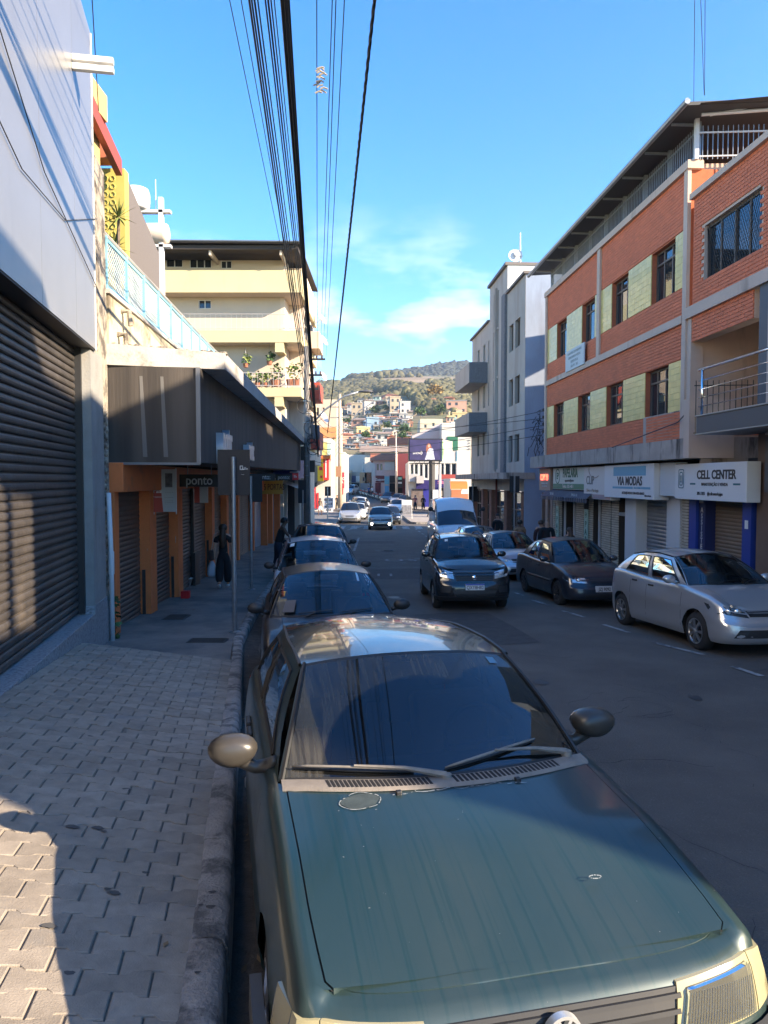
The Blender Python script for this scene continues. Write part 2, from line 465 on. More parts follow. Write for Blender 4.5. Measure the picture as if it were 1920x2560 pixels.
# oil drops / chewing gum stains pressed on pavers
st = MB()
for (u, v, r) in [(165, 2085, .035), (230, 2088, .032), (245, 2097, .016), (305, 1988, .03), (350, 2205, .018), (252, 2248, .016), (268, 2258, .028), (520, 2261, .018), (515, 2300, .022), (490, 2296, .012), (100, 2345, .03), (480, 2475, .012), (390, 1912, .016), (215, 1850, .02), (150, 2470, .02)]:
    k = (v - 1200) / FPX; y = 4.0
    for _ in range(40): y = 0.5 * y + 0.5 * (-sz((u - 960) / FPX * y, y) / k)
    x = (u - 960) / FPX * y
    onk = x > kl(y)
    z = sz(x, y) + (0.014 if onk else 0.004)
    n = 11; ph = rnd.uniform(0, 6)
    st.add([(x + r * 1.1 * math.cos(6.283 * i / n) * (1 + .18 * math.sin(3 * i + ph)), y + r * 0.62 * math.sin(6.283 * i / n) * (1 + .2 * math.sin(2 * i + ph)), z - 0.073 * r * .62 * math.sin(6.283 * i / n) - (0 if onk else 0.15 * r * math.cos(6.283 * i / n))) for i in range(n)], [tuple(range(n))])
st.build('gum_stain', mat('gum_stain', (0.07, 0.068, 0.066), 0.85), side, kind='stuff')
# metal drain covers in the cement pavement
for (u, v, w, h) in [(437, 1546, .42, .5), (515, 1607, .6, .3)]:
    y = 12.4 if v > 1600 else 13.6
    p = pix(u, v, y); y = -SW(y) / ((v - 1200) / FPX); y = -SW(y) / ((v - 1200) / FPX); x = (u - 960) / FPX * y
    mb = MB(); mb.xyz(x - w / 2, x + w / 2, y - h / 2, y + h / 2, SW(y) - 0.02, SW(y) + 0.012)
    mb.build('drain_cover', mat('cast_iron', (0.05, 0.05, 0.05), 0.6, bump=.4, bscale=60), side)
    for i in range(6):
        mb = MB(); mb.xyz(x - w / 2 + .03, x + w / 2 - .03, y - h / 2 + h * (i + .3) / 6, y - h / 2 + h * (i + .7) / 6, SW(y) + 0.012, SW(y) + 0.02)
        mb.build('drain_bar', MATS['cast_iron'], side)

# --- left kerb: separate stones, worn and rounded
kerb = structure('left_kerb', (kl(2), 2, Rz(2)))
def kerb_stone(y0, y1, kf, zf, w=0.17, side_=1, h=0.0, j=0.0):
    """side_=+1: road lies at +x"""
    mb = MB(); n = 7; g = []
    for i in range(n):
        y = y0 + (y1 - y0) * i / (n - 1)
        if i == 0: y += 0.006
        if i == n - 1: y -= 0.006
        x = kf(y) + j; zt = zf(y) + 0.008 + h
        b = 0.006 * mnoise.noise(Vector((x * 3, y * 4, 1))); c = 0.006 * mnoise.noise(Vector((x * 5, y * 6, 9)))
        prof = [(0, -0.5), (0, -0.01), (0.018, 0.0), (w * .62, 0.004 + b * .4), (w * .86, -0.012 + b), (w - 0.005 + c * .3, -0.045 + c), (w + 0.015, -0.5)]
        g.append([(x + side_ * a, y, zt + q) for a, q in prof])
    mb.grid(g)
    k = len(g[0])
    mb.f += [tuple(range(k)), tuple(range((n - 1) * k, n * k))[::-1]]
    return mb
y = -1.0
while y < 60:
    ln = 1.0 if y < 30 else 2.0
    kerb_stone(y, y + ln, lambda t: kl(t) - 0.02, SW, 0.17 if y < 9 else 0.16, 1, 0, rnd.uniform(-.008, .008)).build('kerb_stone', M_kerb, kerb, autos=50)
    y += ln
mbk = MB()
y = 60
while y < 120:
    b = kerb_stone(y, y + 3, kl, SW, 0.16); mbk.add(b.v, b.f); y += 3
mbk.build('kerb_stone', M_kerb, kerb, autos=50, kind='stuff')
# gutter dirt band against the kerb
strip('gutter', lin(-5, 60, 130), lambda y: kl(y) + 0.10, lambda y: kl(y) + 0.42 + 0.05 * math.sin(y * 2.1), lambda y, x: Rz(y) + 0.006, mat('gutter_dirt', (0.06, 0.052, 0.045), 0.95, var=0.4, vscale=9, bump=.6, bscale=60), None, 3, 'structure')

# --- right pavement and kerb
sideR = structure('right_pavement', (6, 10, -2.5))
def SR(y): return Rz(y) + interp([(14, 0.14), (20, 0.07)], y)
strip('cement_surface', lin(-20, 49, 100), lambda y: kr(y) + 0.1, lambda y: wr(y) + 0.6, lambda y, x: SR(y), M_sidewalk_dark, sideR, 4)
kerbR = structure('right_kerb', (kr(10), 10, Rz(10)))
y = 6
while y < 48:
    kerb_stone(y, y + 1.5, lambda t: kr(t) + 0.17, SR, 0.17, -1).build('kerb_stone', M_kerb, kerbR, autos=50); y += 1.5

# --- plaza corner beyond the side street
def curb_area(name, pts, h, m, label=None):
    st_ = structure(name, (pts[0][0], pts[0][1], Rz(pts[0][1])))
    mb = MB(); n = len(pts)
    vs = [(x, y, Rz(y) + h) for x, y in pts] + [(x, y, Rz(y) - 0.2) for x, y in pts]
    mb.add(vs, [tuple(range(n))])
    mb.build('paving', m, st_)
    for i in range(n - 1):
        a, b = Vector(pts[i]), Vector(pts[i + 1]); d = (b - a); ln = d.length; k = max(1, int(ln / 2.5)); nn = Vector((d.y, -d.x)).normalized()
        for j in range(k):
            p = a + d * (j / k); q = a + d * ((j + 1) / k) - d.normalized() * 0.03
            mm = MB()
            o1 = nn * 0.16
            V = [(p.x, p.y), (q.x, q.y), (q.x + o1.x, q.y + o1.y), (p.x + o1.x, p.y + o1.y)]
            mm.add([(x, y, Rz(y) + h + 0.01) for x, y in V] + [(x, y, Rz(y) - 0.1) for x, y in V], [(0, 1, 2, 3), (0, 4, 5, 1), (1, 5, 6, 2), (2, 6, 7, 3), (3, 7, 4, 0)])
            mm.build('kerb_stone', M_kerb, st_, fix=True)
    return st_
M_plaza = mat('plaza_paving', (0.34, 0.29, 0.24), 0.88, var=0.15, vscale=1.5)
curb_area('traffic_island', [(22, 57.5), (2.6, 57.8), (2.2, 58.3), (1.6, 72), (2.0, 73), (9, 73.5), (22, 74)], 0.15, M_plaza)
curb_area('far_pavement', [(30, 80), (9, 80), (5, 80.5), (3.4, 82.5), (3.1, 86), (2.0, 94), (-0.6, 112), (-6, 138), (-14, 165), (30, 165)], 0.16, M_plaza)
curb_area('far_left_pavement', [(-30, 165), (-22, 160), (-15, 140), (-9, 112), (-6.6, 92), (-9, 90)], 0.12, M_plaza)

# --- markings
mk = structure('road_markings', (0, 10, Rz(10)))
def stripe(pts, name='line', hgt=0.012):
    mb = MB(); n = len(pts)
    mb.add([(x, y, Rz(y) + hgt) for x, y in pts], [tuple(range(n))]); return mb.build(name, M_paint, mk)
def gp(u, v):
    y = 30.0
    for _ in range(30): y = -Rz(y) / ((v - 1200) / FPX)
    return ((u - 960) / FPX * y, y)
def dash(u0, v0, u1, v1, w=0.09):
    a = Vector(gp(u0, v0)); b = Vector(gp(u1, v1)); d = (b - a); k = max(2, int(d.length / .5)); n = Vector((-d.y, d.x)).normalized() * w / 2
    for i in range(1):
        p = a; q = b
        stripe([(p + n).to_tuple(), (q + n).to_tuple(), (q - n).to_tuple(), (p - n).to_tuple()], 'parking_dash')
for d in [(1915, 1697, 1840, 1672), (1767, 1642, 1644, 1612), (1580, 1586, 1513, 1565), (1464, 1546, 1410, 1530), (1375, 1516, 1334, 1503), (1310, 1491, 1290, 1484)]: dash(*d)
# parking bay corner marks beyond the fourth car
dash(885, 1378, 897, 1345, 0.12); dash(868, 1377, 886, 1378, 0.10)
# crosswalk at y ~ 52
for i in range(9):
    x0 = -3.4 + i * 0.95
    if i in (3, ): continue
    stripe([(x0, 51.2), (x0 + 0.5, 51.2), (x0 + 0.5, 54.6), (x0, 54.6)], 'crossing_bar')
dash(868, 1326, 905, 1316, 0.2)
for i in range(4): dash(1037 + i * 9, 1322 + i * 6, 1042 + i * 9, 1325 + i * 6, 0.12)
# faint slow-down letters worn on the asphalt and a patched seam
for (t, u, v, s) in [('O', 985, 1401, 1.0), ('S', 1030, 1400, 1.0), ('U', 962, 1437, 0.8)]:
    x, y = gp(u, v); Mt = Matrix.Translation((x, y, Rz(y) + 0.008)) @ Matrix.Rotation(math.atan(-0.05), 4, 'X') @ Matrix.Rotation(math.pi, 4, 'Z') @ Matrix.Diagonal((1, 2.2, 1, 1))
    text(t, s, M_paint, mk, Mt, ext=0.001, name='worn_letter')
for yy in (25.0, 31.5, 40.0):
    stripe([(-2.6, yy), (2.8, yy + .4), (2.8, yy + .45), (-2.6, yy + .05)], 'seam', 0.006)
# hairline cracks in the near asphalt
ck = MB()
for s0 in range(26):
    x = rnd.uniform(1.6, 6.0); y = rnd.uniform(2.8, 11); a = rnd.uniform(0, 6.28)
    for k in range(rnd.randint(8, 22)):
        a += rnd.uniform(-.6, .6); nx_, ny_ = x + .07 * math.cos(a), y + .07 * math.sin(a); w = rnd.uniform(.0015, .004)
        if nx_ > kr(ny_) - .1: break
        ck.add([(x, y - w, Rz(y) + .004), (nx_, ny_ - w, Rz(ny_) + .004), (nx_, ny_ + w, Rz(ny_) + .004), (x, y + w, Rz(y) + .004)], [(0, 1, 2, 3)])
        x, y = nx_, ny_
ck.build('crack', mat('crack', (0.012, 0.012, 0.012), 0.95), mk, kind='stuff')

# darker repair patches, a manhole and oil drips on the road
M_patch = mat('asphalt_patch', (0.068, 0.062, 0.057), 0.85, var=.25, vscale=6, bump=.7, bscale=110)
for (x0, y0, w_, l_, a) in [(1.0, 11.5, 1.6, 3.4, -.12), (-.4, 21.5, 2.2, 3.0, -.05), (2.6, 30, 1.5, 5, -.05), (-2, 38, 2.5, 2.2, 0)]:
    c, s_ = math.cos(a), math.sin(a); P = []
    for (u, v) in [(0, 0), (.5, -.03), (1, .02), (1.02, .5), (1, 1), (.45, 1.03), (0, .98), (-.02, .4)]: X, Y = u * w_, v * l_; P.append((x0 + X * c - Y * s_ * -1, y0 + Y * c + X * s_ * -1))
    mb = MB(); mb.add([(x, y, Rz(y) + .005) for x, y in P], [tuple(range(8))]); mb.build('repair_patch', M_patch, mk)
for (x0, y0) in [(1.5, 9.3), (.2, 33)]:
    mb = MB(); mb.lathe(Matrix.Translation((x0, y0, Rz(y0))) @ Matrix.Rotation(-.055, 4, 'X'), [(.001, .012), (.26, .012), (.27, .008), (.33, .014), (.34, .0)], 28); mb.build('manhole_cover', MATS['cast_iron'], mk)
    for i in range(4): mb = MB(); mb.xyz(x0 - .2, x0 + .2, y0 - .14 + i * .085, y0 - .11 + i * .085, Rz(y0) + .005, Rz(y0) + .022); mb.build('manhole_rib', MATS['cast_iron'], mk)
oil = MB()
for i in range(46):
    x, y = rnd.uniform(-1.5, 5), rnd.uniform(3, 40)
    if x < .25 * (8 - y) and y < 8: continue
    r = rnd.uniform(.03, .16); n = 10; ph = rnd.uniform(0, 6); P = [(x + r * math.cos(6.283 * j / n) * (1 + .25 * math.sin(2 * j + ph)), y + 1.6 * r * math.sin(6.283 * j / n)) for j in range(n)]
    oil.add([(a, b_, Rz(b_) + .0075) for a, b_ in P], [tuple(range(n))])
oil.build('oil_stain', mat('oil_stain', (.035, .033, .032), .55), mk, kind='stuff')
# leaves and litter along the left kerb
lit = MB()
for i in range(160):
    y = rnd.uniform(2.2, 30); x = kl(y) + (.16 + abs(rnd.gauss(0, .10)) if rnd.random() < .75 else -rnd.uniform(.05, 1.6)); zz = Rz(y) + .014 if x > kl(y) + .15 else sz(x, y) + .008
    a = rnd.uniform(0, 6.28); s_ = rnd.uniform(.008, .028); d = Vector((math.cos(a), math.sin(a), rnd.uniform(-.2, .4))) * s_; w = Vector((-math.sin(a), math.cos(a), rnd.uniform(-.2, .2))) * s_ * .5; p = Vector((x, y, zz))
    lit.quad(p - d, p + w, p + d, p - w)
lit.build('leaf_litter', mat('dry_litter', (.16, .11, .06), .9, isl=.6), side, kind='stuff')
# ------------------------------------------------------------------ vehicles
M_rubber = mat('tyre_rubber', (0.022, 0.022, 0.023), 0.85, bump=0.2, bscale=60)
M_rim = mat('alloy_rim', (0.42, 0.43, 0.44), 0.35, metal=0.8)
M_rimd = mat('dark_rim', (0.06, 0.06, 0.065), 0.45, metal=0.5)
M_lamp = mat('headlight_lens', (0.60, 0.62, 0.64), 0.08, metal=0.55, var=0.35, vscale=14)
M_lampdark = mat('headlight_housing', (0.05, 0.055, 0.06), 0.15, metal=0.3)
M_amber = mat('amber_lens', (0.75, 0.30, 0.05), 0.25)
M_tail = mat('tail_lens', (0.5, 0.02, 0.02), 0.2)
M_chrome = mat('chrome', (0.75, 0.76, 0.78), 0.12, metal=1.0)
M_plate = mat('plate_white', (0.75, 0.75, 0.73), 0.5)
M_plateg = mat('plate_grey', (0.55, 0.55, 0.54), 0.5)
M_blue = mat('plate_blue', (0.03, 0.07, 0.38), 0.5)
M_gap = mat('panel_gap', (0.008, 0.008, 0.009), 0.8)
M_cabin = mat('cabin_fabric', (0.09, 0.088, 0.088), 0.85)
M_cabin2 = mat('cabin_grey', (0.20, 0.20, 0.21), 0.8)
M_carglass = glassmat('car_glass', (0.008, 0.012, 0.016), 0.8)
M_tint = glassmat('tinted_glass', (0.006, 0.008, 0.010), 0.16)
M_farglass = glassmat('far_glass', (0.010, 0.014, 0.02), 0.0)
def paint(name, c, metal=0.35, rough=0.32, dust=0.0):
    m = mat(name, c, rough, metal=metal, coat=0.9 if not dust else 0.45, col2=(0.26, 0.22, 0.17) if dust else None, c2scale=1.6, c2lo=0.62 - dust * .4, c2hi=1.0 - dust * .15)
    return m

WHEELS = {}
def wheel_meshes(r, w, style):
    k = (round(r, 3), style)
    if k in WHEELS: return WHEELS[k]
    I = Matrix.Rotation(R(90), 4, 'Y')
    t = MB(); t.lathe(I, [(r * .64, -w / 2), (r * .72, -w / 2 - .004), (r * .92, -w / 2 + .006), (r * .99, -w / 2 + .03), (r, 0), (r * .99, w / 2 - .03), (r * .92, w / 2 - .006), (r * .72, w / 2 + .004), (r * .64, w / 2)], 32)
    rm = MB(); rr = r * .66
    rm.lathe(I, [(rr, -w / 2 + .01), (rr * .97, -w / 2 + .02), (rr * .93, w / 2 - .05), (rr * .93, w / 2 - .02), (rr, w / 2 - .004), (rr * 1.02, w / 2 + .003), (rr * .95, w / 2 + .004)], 32)
    n = {'five': 5, 'seven': 7, 'nine': 9, 'ten': 10}.get(style, 5)
    for i in range(n):
        a = 2 * math.pi * i / n
        wd = 0.34 * rr if n == 5 else (0.23 * rr if n == 7 else 0.17 * rr)
        c, s_ = math.cos(a), math.sin(a); d, e_ = Vector((0, c, s_)), Vector((0, -s_, c))
        v = []
        for (ra, hw_, off) in [(rr * .12, wd * .4, w / 2 + .004), (rr * .55, wd * .38, w / 2 + .010), (rr * .97, wd * .62, w / 2 - .002)]:
            for sg, dx in [(-1, 0), (1, 0), (1, -.03), (-1, -.03)]:
                v.append(d * ra + e_ * hw_ * sg + Vector((off + dx, 0, 0)))
        f = [(0, 1, 5, 4), (4, 5, 9, 8), (1, 2, 6, 5), (5, 6, 10, 9), (3, 0, 4, 7), (7, 4, 8, 11)]
        rm.add(v, f)
    rm.lathe(I, [(rr * .2, w / 2 - .02), (rr * .2, w / 2 + .012), (rr * .14, w / 2 + .02), (0.001, w / 2 + .02)], 16)
    dk = MB(); dk.lathe(I, [(rr * .93, w / 2 - .07), (0.001, w / 2 - .07)], 20)
    out = []
    for mb, nm, m in ((t, 'tyre', M_rubber), (rm, 'rim', M_rimd if style == 'ten' or style.startswith('dark') else M_rim), (dk, 'brake_disc', M_black)):
        me = bpy.data.meshes.new(nm); me.from_pydata(mb.v, [], mb.f); me.materials.append(m)
        bm = bmesh.new(); bm.from_mesh(me); bmesh.ops.recalc_face_normals(bm, faces=bm.faces); bm.to_mesh(me); bm.free()
        me.polygons.foreach_set('use_smooth', [True] * len(me.polygons)); me.set_sharp_from_angle(angle=R(40))
        out.append(me)
    WHEELS[k] = out
    return out

class Car:
    def __init__(s, loc, head, label, color, group=None, name='parked_car', cat='car', pitch=None, **k):
        s.k = dict(L=3.9, W=1.65, H=1.47, wb=2.47, fo=0.78, r=0.295, sill=0.20, fr=0.42, rr=0.38, e=0.62,
                   rim=[(0, .66), (.15, .71), (.6, .82), (1.15, .90), (2.2, .93), (3.6, .98), (3.9, .97)],
                   sa=1.15, bow=0.20, wt=1.75, zr=1.34, tr=0.53, rt=3.25, sc=3.72, bowr=0.12, crown=0.07, hc=0.05,
                   wins=[(0.10, 0.42), (0.47, 0.80)], glass=M_carglass, rimstyle='seven', rails=False, plate=None, interior=True,
                   detail=2, dust=0, mirror='body', tumble=1.0, uh=0.80, mir_s=0.30)
        s.k.update(k); k = s.k
        s.color = color
        if pitch is None:
            y0, y1 = loc[1], loc[1] + k['wb']; pitch = math.atan((Rz(y1) - Rz(y0)) / k['wb'])
        z = loc[2] if len(loc) > 2 else Rz(loc[1])
        s.root = thing(name, (loc[0], loc[1], z), label, cat, group, rot=(pitch, 0, -R(head)))
        s.cols(); s.body(); s.green(); s.lights(); s.wheels()
        if k['interior']: s.cabin()
    def hw(s, y):
        k = s.k; L_ = k['L']; return k['W'] / 2 * interp([(0, .955), (L_ * .12, .985), (L_ * .3, 1), (L_ * .7, 1), (L_ * .9, .985), (L_, .94)], y)
    def rim(s, y): return interp(s.k['rim'], y)
    def outline(s, a):
        """a in degrees-like: 0..90 front corner, 90..(90+side metres*100), then rear corner. returns x, y, nx, ny"""
        k = s.k; e = k['e']
        def pt(a):
            if a <= 90:
                t = R(max(a, 0)); x = s.hw(k['fr']) * math.sin(t) ** e; y = k['fr'] * (1 - math.cos(t) ** e)
                return x * s.hw(y) / s.hw(k['fr']), y
            side_len = (k['L'] - k['fr'] - k['rr']) * 100
            if a <= 90 + side_len:
                y = k['fr'] + (a - 90) / 100; return s.hw(y), y
            t = R(min(a - 90 - side_len, 90)); y = k['L'] - k['rr'] * (1 - math.sin(t) ** e); 
            x = s.hw(k['L']) * math.cos(t) ** e if t < R(90) else 0
            y = k['L'] - k['rr'] + k['rr'] * math.sin(t) ** e
            return (s.hw(y)) * max(0.0, math.cos(t)) ** e, y
        x, y = pt(a); x0, y0 = pt(a - 0.7); x1, y1 = pt(a + 0.7)
        tx, ty = x1 - x0, y1 - y0; l = math.hypot(tx, ty) or 1
        nx, ny = ty / l, -tx / l
        if a <= 0.01: nx, ny = 0, -1
        return x, y, nx, ny
    def inset(s, f, ny):
        b = interp([(0, .05), (.10, .015), (.25, .0), (.45, .006), (.55, .0), (.75, .016 * s.k['tumble']), (.90, .035 * s.k['tumble']), (.955, .05), (.985, .068), (1, .10)], f)
        if ny < -0.3:
            w = min(1, (-ny - 0.3) / 0.5)
            b += w * s.k.get('fslope', 1.0) * interp([(0, .02), (.12, .0), (.45, .0), (.54, .012), (.60, .045), (.9, .085), (1, .13)], f)
        return b
    def surf(s, a, z, off=0.0):
        """a: signed outline parameter"""
        x, y, nx, ny = s.outline(abs(a)); k = s.k
        f = (z - k['sill']) / (s.rim(y) - k['sill'])
        i = s.inset(min(max(f, 0), 1), ny) - off
        return Vector(((x - nx * i) * (1 if a >= 0 else -1), y - ny * i, z))
    def afrom(s, xf):
        """lateral fraction (0..1) of the front, beyond 1 metres along the side"""
        sg = 1 if xf >= 0 else -1; x = abs(xf)
        if x <= 1: return sg * math.degrees(math.asin(min(1, x ** (1 / s.k['e']))))
        return sg * (90 + (x - 1) * 100)
    def cols(s):
        k = s.k; side_len = (k['L'] - k['fr'] - k['rr']) * 100
        A = [0, 3, 7, 12, 18, 25, 33, 42, 52, 62, 72, 82, 90]
        ra = k['r'] + 0.055; ys_ = set([k['sa'], k['sc']])
        for c in (k['fo'], k['fo'] + k['wb']):
            for t in range(0, 181, 15): ys_.add(c + ra * math.cos(R(t)))
            ys_.add(c - ra - 0.012); ys_.add(c + ra + .012)
        y = k['fr'] + .1
        while y < k['L'] - k['rr']: ys_.add(y); y += .16
        for y in sorted(ys_):
            if y > k['fr'] + .012 and y < k['L'] - k['rr'] - .012 and (len(A) < 14 or y - (k['fr'] + (A[-1] - 90) / 100) > 0.008): A.append(90 + (y - k['fr']) * 100)
        A += [90 + side_len + q for q in (0, 8, 18, 28, 38, 48, 57, 65, 72, 78, 83, 87, 90)]
        s.A = A; s.ra = ra; s.side_len = side_len
    def zbot(s, y, a):
        k = s.k; z = k['sill']
        for c in (k['fo'], k['fo'] + k['wb']):
            if abs(y - c) < s.ra - 1e-6: z = max(z, k['r'] + math.sqrt(s.ra ** 2 - (y - c) ** 2))
        return z
    def body(s):
        k = s.k; mb = MB(); bump = MB()
        F = [0, .04, .10, .17, .25, .35, .45, .54, .60, .68, .76, .84, .90, .94, .965, .985, 1.0]
        for sg in (1, -1):
            g = []
            for a in s.A:
                x, y, nx, ny = s.outline(a); zt = s.rim(y); zb = s.zbot(y, a); col = []
                for f in F:
                    z0 = k['sill'] + (zt - k['sill']) * f; z = max(z0, zb) if f < .9 else z0
                    col.append(s.surf(a * sg if a > 0 else 0.0, min(z, zt)))
                g.append(col)
            mb.grid(g)
        # top surfaces
        Us = [1, .985, .5 + k['uh'] / 2, k['uh'] + .015, k['uh'] + .004, k['uh'] - .004, .70, .5, .25, 0]
        hood = MB(); top = []
        def rowpts(a, lift=0.0):
            x, y, nx, ny = s.outline(a); T = s.surf(a, s.rim(y)); y0_ = s.surf(0.0, s.rim(0)).y; c = k['hc'] * (min(1, max(0, T.y - y0_) / 0.55) ** .6 if T.y < k['L'] * .5 else 1)
            r_ = []
            for u in Us + [-q for q in Us[:-1]][::-1]:
                yy = T.y
                lim = k['sa'] - k['bow'] * (1 - u * u) - 0.02
                if T.y < k['L'] * .5: yy = min(yy, lim)
                ye = yy - y0_ * max(0.0, 1 - max(0, yy - y0_) / .45) if T.y < k['L'] * .5 else yy
                zz = s.rim(min(max(ye, 0), k['L']))
                zz = T.z * (abs(u) ** 4) + zz * (1 - abs(u) ** 4)
                r_.append(Vector((T.x * u, yy, zz + c * (1 - u * u) + lift)))
            return r_
        fa = [a for a in s.A if s.outline(a)[1] <= k['sa'] + .001]
        rows = [rowpts(a) for a in fa]
        n = len(rows[0])
        s.hrows = rows
        iA, iB = 5, n - 6
        # fenders: outer columns; hood: middle columns
        mb.grid([r_[:iA] for r_ in rows]); mb.grid([r_[iB + 1:] for r_ in rows])
        hood.grid([[p + Vector((0, 0, .003)) for p in r_[iA:iB + 1]] for r_ in rows])
        gap = MB(); gap.grid([[r_[iA - 1] - Vector((0, 0, .006)), r_[iA] - Vector((0, 0, .006))] for r_ in rows]); gap.grid([[r_[iB] - Vector((0, 0, .006)), r_[iB + 1] - Vector((0, 0, .006))] for r_ in rows])
        # edge lips of the bonnet
        for i_ in (iA, iB): hood.grid([[r_[i_] + Vector((0, 0, .003)), r_[i_] - Vector((0, 0, .02))] for r_ in rows])
        # rear deck
        fb = [a for a in s.A if s.outline(a)[1] >= k['sc'] - .001]
        if k['L'] - k['sc'] > 0.03: mb.grid([rowpts(a) for a in fb])
        s.bodyo = mb.build('body', s.color, s.root, autos=38)
        hood.build('bonnet', k.get('hoodmat', s.color), s.root, autos=45)
        if k['detail'] > 1: gap.build('bonnet_gap', M_gap, s.root)
        # underbody
        ub = MB(); hw_ = k['W'] / 2 - .24
        ub.xyz(-hw_, hw_, .25, k['L'] - .25, k['sill'] + .02, k['rim'][0][1] - .04)
        for c in (k['fo'], k['fo'] + k['wb']):
            ub.xyz(-k['W'] / 2 + .035, k['W'] / 2 - .035, c - .02, c + .02, k['r'] + .1, k['r'] + s.ra - .01)
        ub.xyz(-k['W'] / 2 + .05, k['W'] / 2 - .05, k['fo'] + s.ra, k['fo'] + k['wb'] - s.ra, k['sill'] + .01, k['sill'] + .3)
        ub.build('underbody', M_dark, s.root)
    def green(s):
        k = s.k; sa, sc, wt, rt, tr, zr = k['sa'], k['sc'], k['wt'], k['rt'], k['tr'], k['zr']
        def T(y):
            # top rim point at length y
            a = 90 + (y - k['fr']) * 100 if y <= k['L'] - k['rr'] else None
            if a is None:
                lo, hi = 90 + s.side_len, 180 + s.side_len
                for _ in range(30):
                    m_ = (lo + hi) / 2
                    if s.outline(m_)[1] < y: lo = m_
                    else: hi = m_
                a = lo
            return s.surf(a, s.rim(y))
        roofz = k.get('roof', [(wt, zr), (wt + .5, zr + .035), (rt - .6, zr + .035), (rt, zr - .01)])
        trf = lambda y: tr * interp([(wt, 1), (wt + .6, 1.02), (rt - .5, 1.0), (rt, .95)], y)
        body, frame = MB(), MB()
        V = [0, .03]
        for a, b in k['wins']: V += [a, (a + b) / 2, b]
        V = sorted(set([round(v, 4) for v in V + [.5, .94, 1.0]]))
        W_ = [0, .05, .12, .35, .6, .84, .92, 1.0]
        def side(v, w, sg, off=0):
            yb = sa + (sc - sa) * v; B = T(yb); yt = wt + (rt - wt) * v
            top = Vector((trf(yt), yt, interp(roofz, yt)))
            # slant of the side windows' ends softened
            p = B.lerp(top, w); p.x += 0.028 * math.sin(math.pi * w) + off
            return Vector((p.x * sg, p.y, p.z))
        wi = 0
        for sg in (1, -1):
            wcells = {}
            for i in range(len(V) - 1):
                for j in range(len(W_) - 1):
                    win = None
                    vm = (V[i] + V[i + 1]) / 2
                    for q, (a, b) in enumerate(k['wins']):
                        if a < vm < b and .04 < (W_[j] + W_[j + 1]) / 2 < .85: win = q
                    quad = [side(V[i], W_[j], sg), side(V[i + 1], W_[j], sg), side(V[i + 1], W_[j + 1], sg), side(V[i], W_[j + 1], sg)]
                    if win is None: body.quad(*quad)
                    else: wcells.setdefault(win, MB()).quad(*quad)
            for q, m_ in wcells.items():
                m_.build('side_window', k['glass'], s.root)
                # rubber frame
                a, b = k['wins'][q]; fr_ = MB(); t = .012
                loop = [(a, .05), (b, .05), (b, .84), (a, .84)]
                pts = []
                for c in range(4):
                    p0, p1 = loop[c], loop[(c + 1) % 4]
                    for u in (0, .25, .5, .75): pts.append(side(p0[0] + (p1[0] - p0[0]) * u, p0[1] + (p1[1] - p0[1]) * u, sg, .002))
                pts.append(pts[0])
                fr_.tube(pts, 0.011, 4, cap=False); fr_.build('window_seal', M_black, s.root)
        # roof edge points
        def bulge(w, amt): return amt * math.sin(math.pi * w)
        U = [-1, -.96, -.92, -.75, -.5, -.25, 0, .25, .5, .75, .92, .96, 1]
        WW = [0, .03, .12, .3, .5, .7, .9, .97, 1]
        B0 = T(sa); xb = B0.x; zc = s.rim(sa)
        def wsf(u, w, off=0):
            Pb = Vector((xb * u, sa - k['bow'] * (1 - u * u), s.rim(sa - k['bow'] * (1 - u * u)) + k['hc'] * (1 - u * u)))
            Pt = Vector((tr * u, wt - .09 * (1 - u * u), interp(roofz, wt) + k['crown'] * (1 - abs(u) ** 2.2)))
            p = Pb.lerp(Pt, w); p.y -= bulge(w, .035); p.z += bulge(w, .02)
            return p + Vector((0, -.6, .8)) * off
        Br = T(sc)
        def rgf(u, w, off=0):
            yb = sc + k['bowr'] * (1 - u * u) * .6
            yb = min(yb, k['L'] - .01)
            Pb = Vector((Br.x * u, yb, s.rim(yb) + .02 * (1 - u * u)))
            Pt = Vector((trf(rt) * u, rt + .06 * (1 - u * u), interp(roofz, rt) + k['crown'] * (1 - abs(u) ** 2.2)))
            p = Pb.lerp(Pt, w); p.y += bulge(w, .03)
            return p
        s.wsf = wsf
        for fn, nm in ((wsf, 'windscreen'), (rgf, 'rear_window')):
            gl = MB(); frame = MB()
            for i in range(len(U) - 1):
                for j in range(len(WW) - 1):
                    um = abs(U[i] + U[i + 1]) / 2; wm = (WW[j] + WW[j + 1]) / 2
                    q = [fn(U[i], WW[j]), fn(U[i + 1], WW[j]), fn(U[i + 1], WW[j + 1]), fn(U[i], WW[j + 1])]
                    edge = um > .94 or wm < .02 or wm > .98
                    (body if um > .96 else frame if edge else gl).quad(*q)
            g_ = gl.build(nm, k['glass'], s.root, smooth=True, fix=True)
            if nm == 'windscreen': s.ws = g_
            frame.build('windscreen_seal' if nm == 'windscreen' else 'rear_window_seal', M_black, s.root, fix=True)
        # roof
        VR = [0, .03, .1, .25, .45, .65, .85, 1]
        g = []
        for v in VR:
            row_ = []
            for u in U:
                f0 = wsf(u, 1); f1 = rgf(u, 1); y = f0.y + (f1.y - f0.y) * v; yq = wt + (rt - wt) * v
                row_.append(Vector((trf(yq) * u, y, interp(roofz, yq) + k['crown'] * (1 - abs(u) ** 2.2))))
            g.append(row_)
        rf = MB(); rf.grid(g); 
        rf.build('roof', k.get('roofmat', s.color), s.root, smooth=True, fix=True)
        body.build('pillars', s.color, s.root, autos=30)
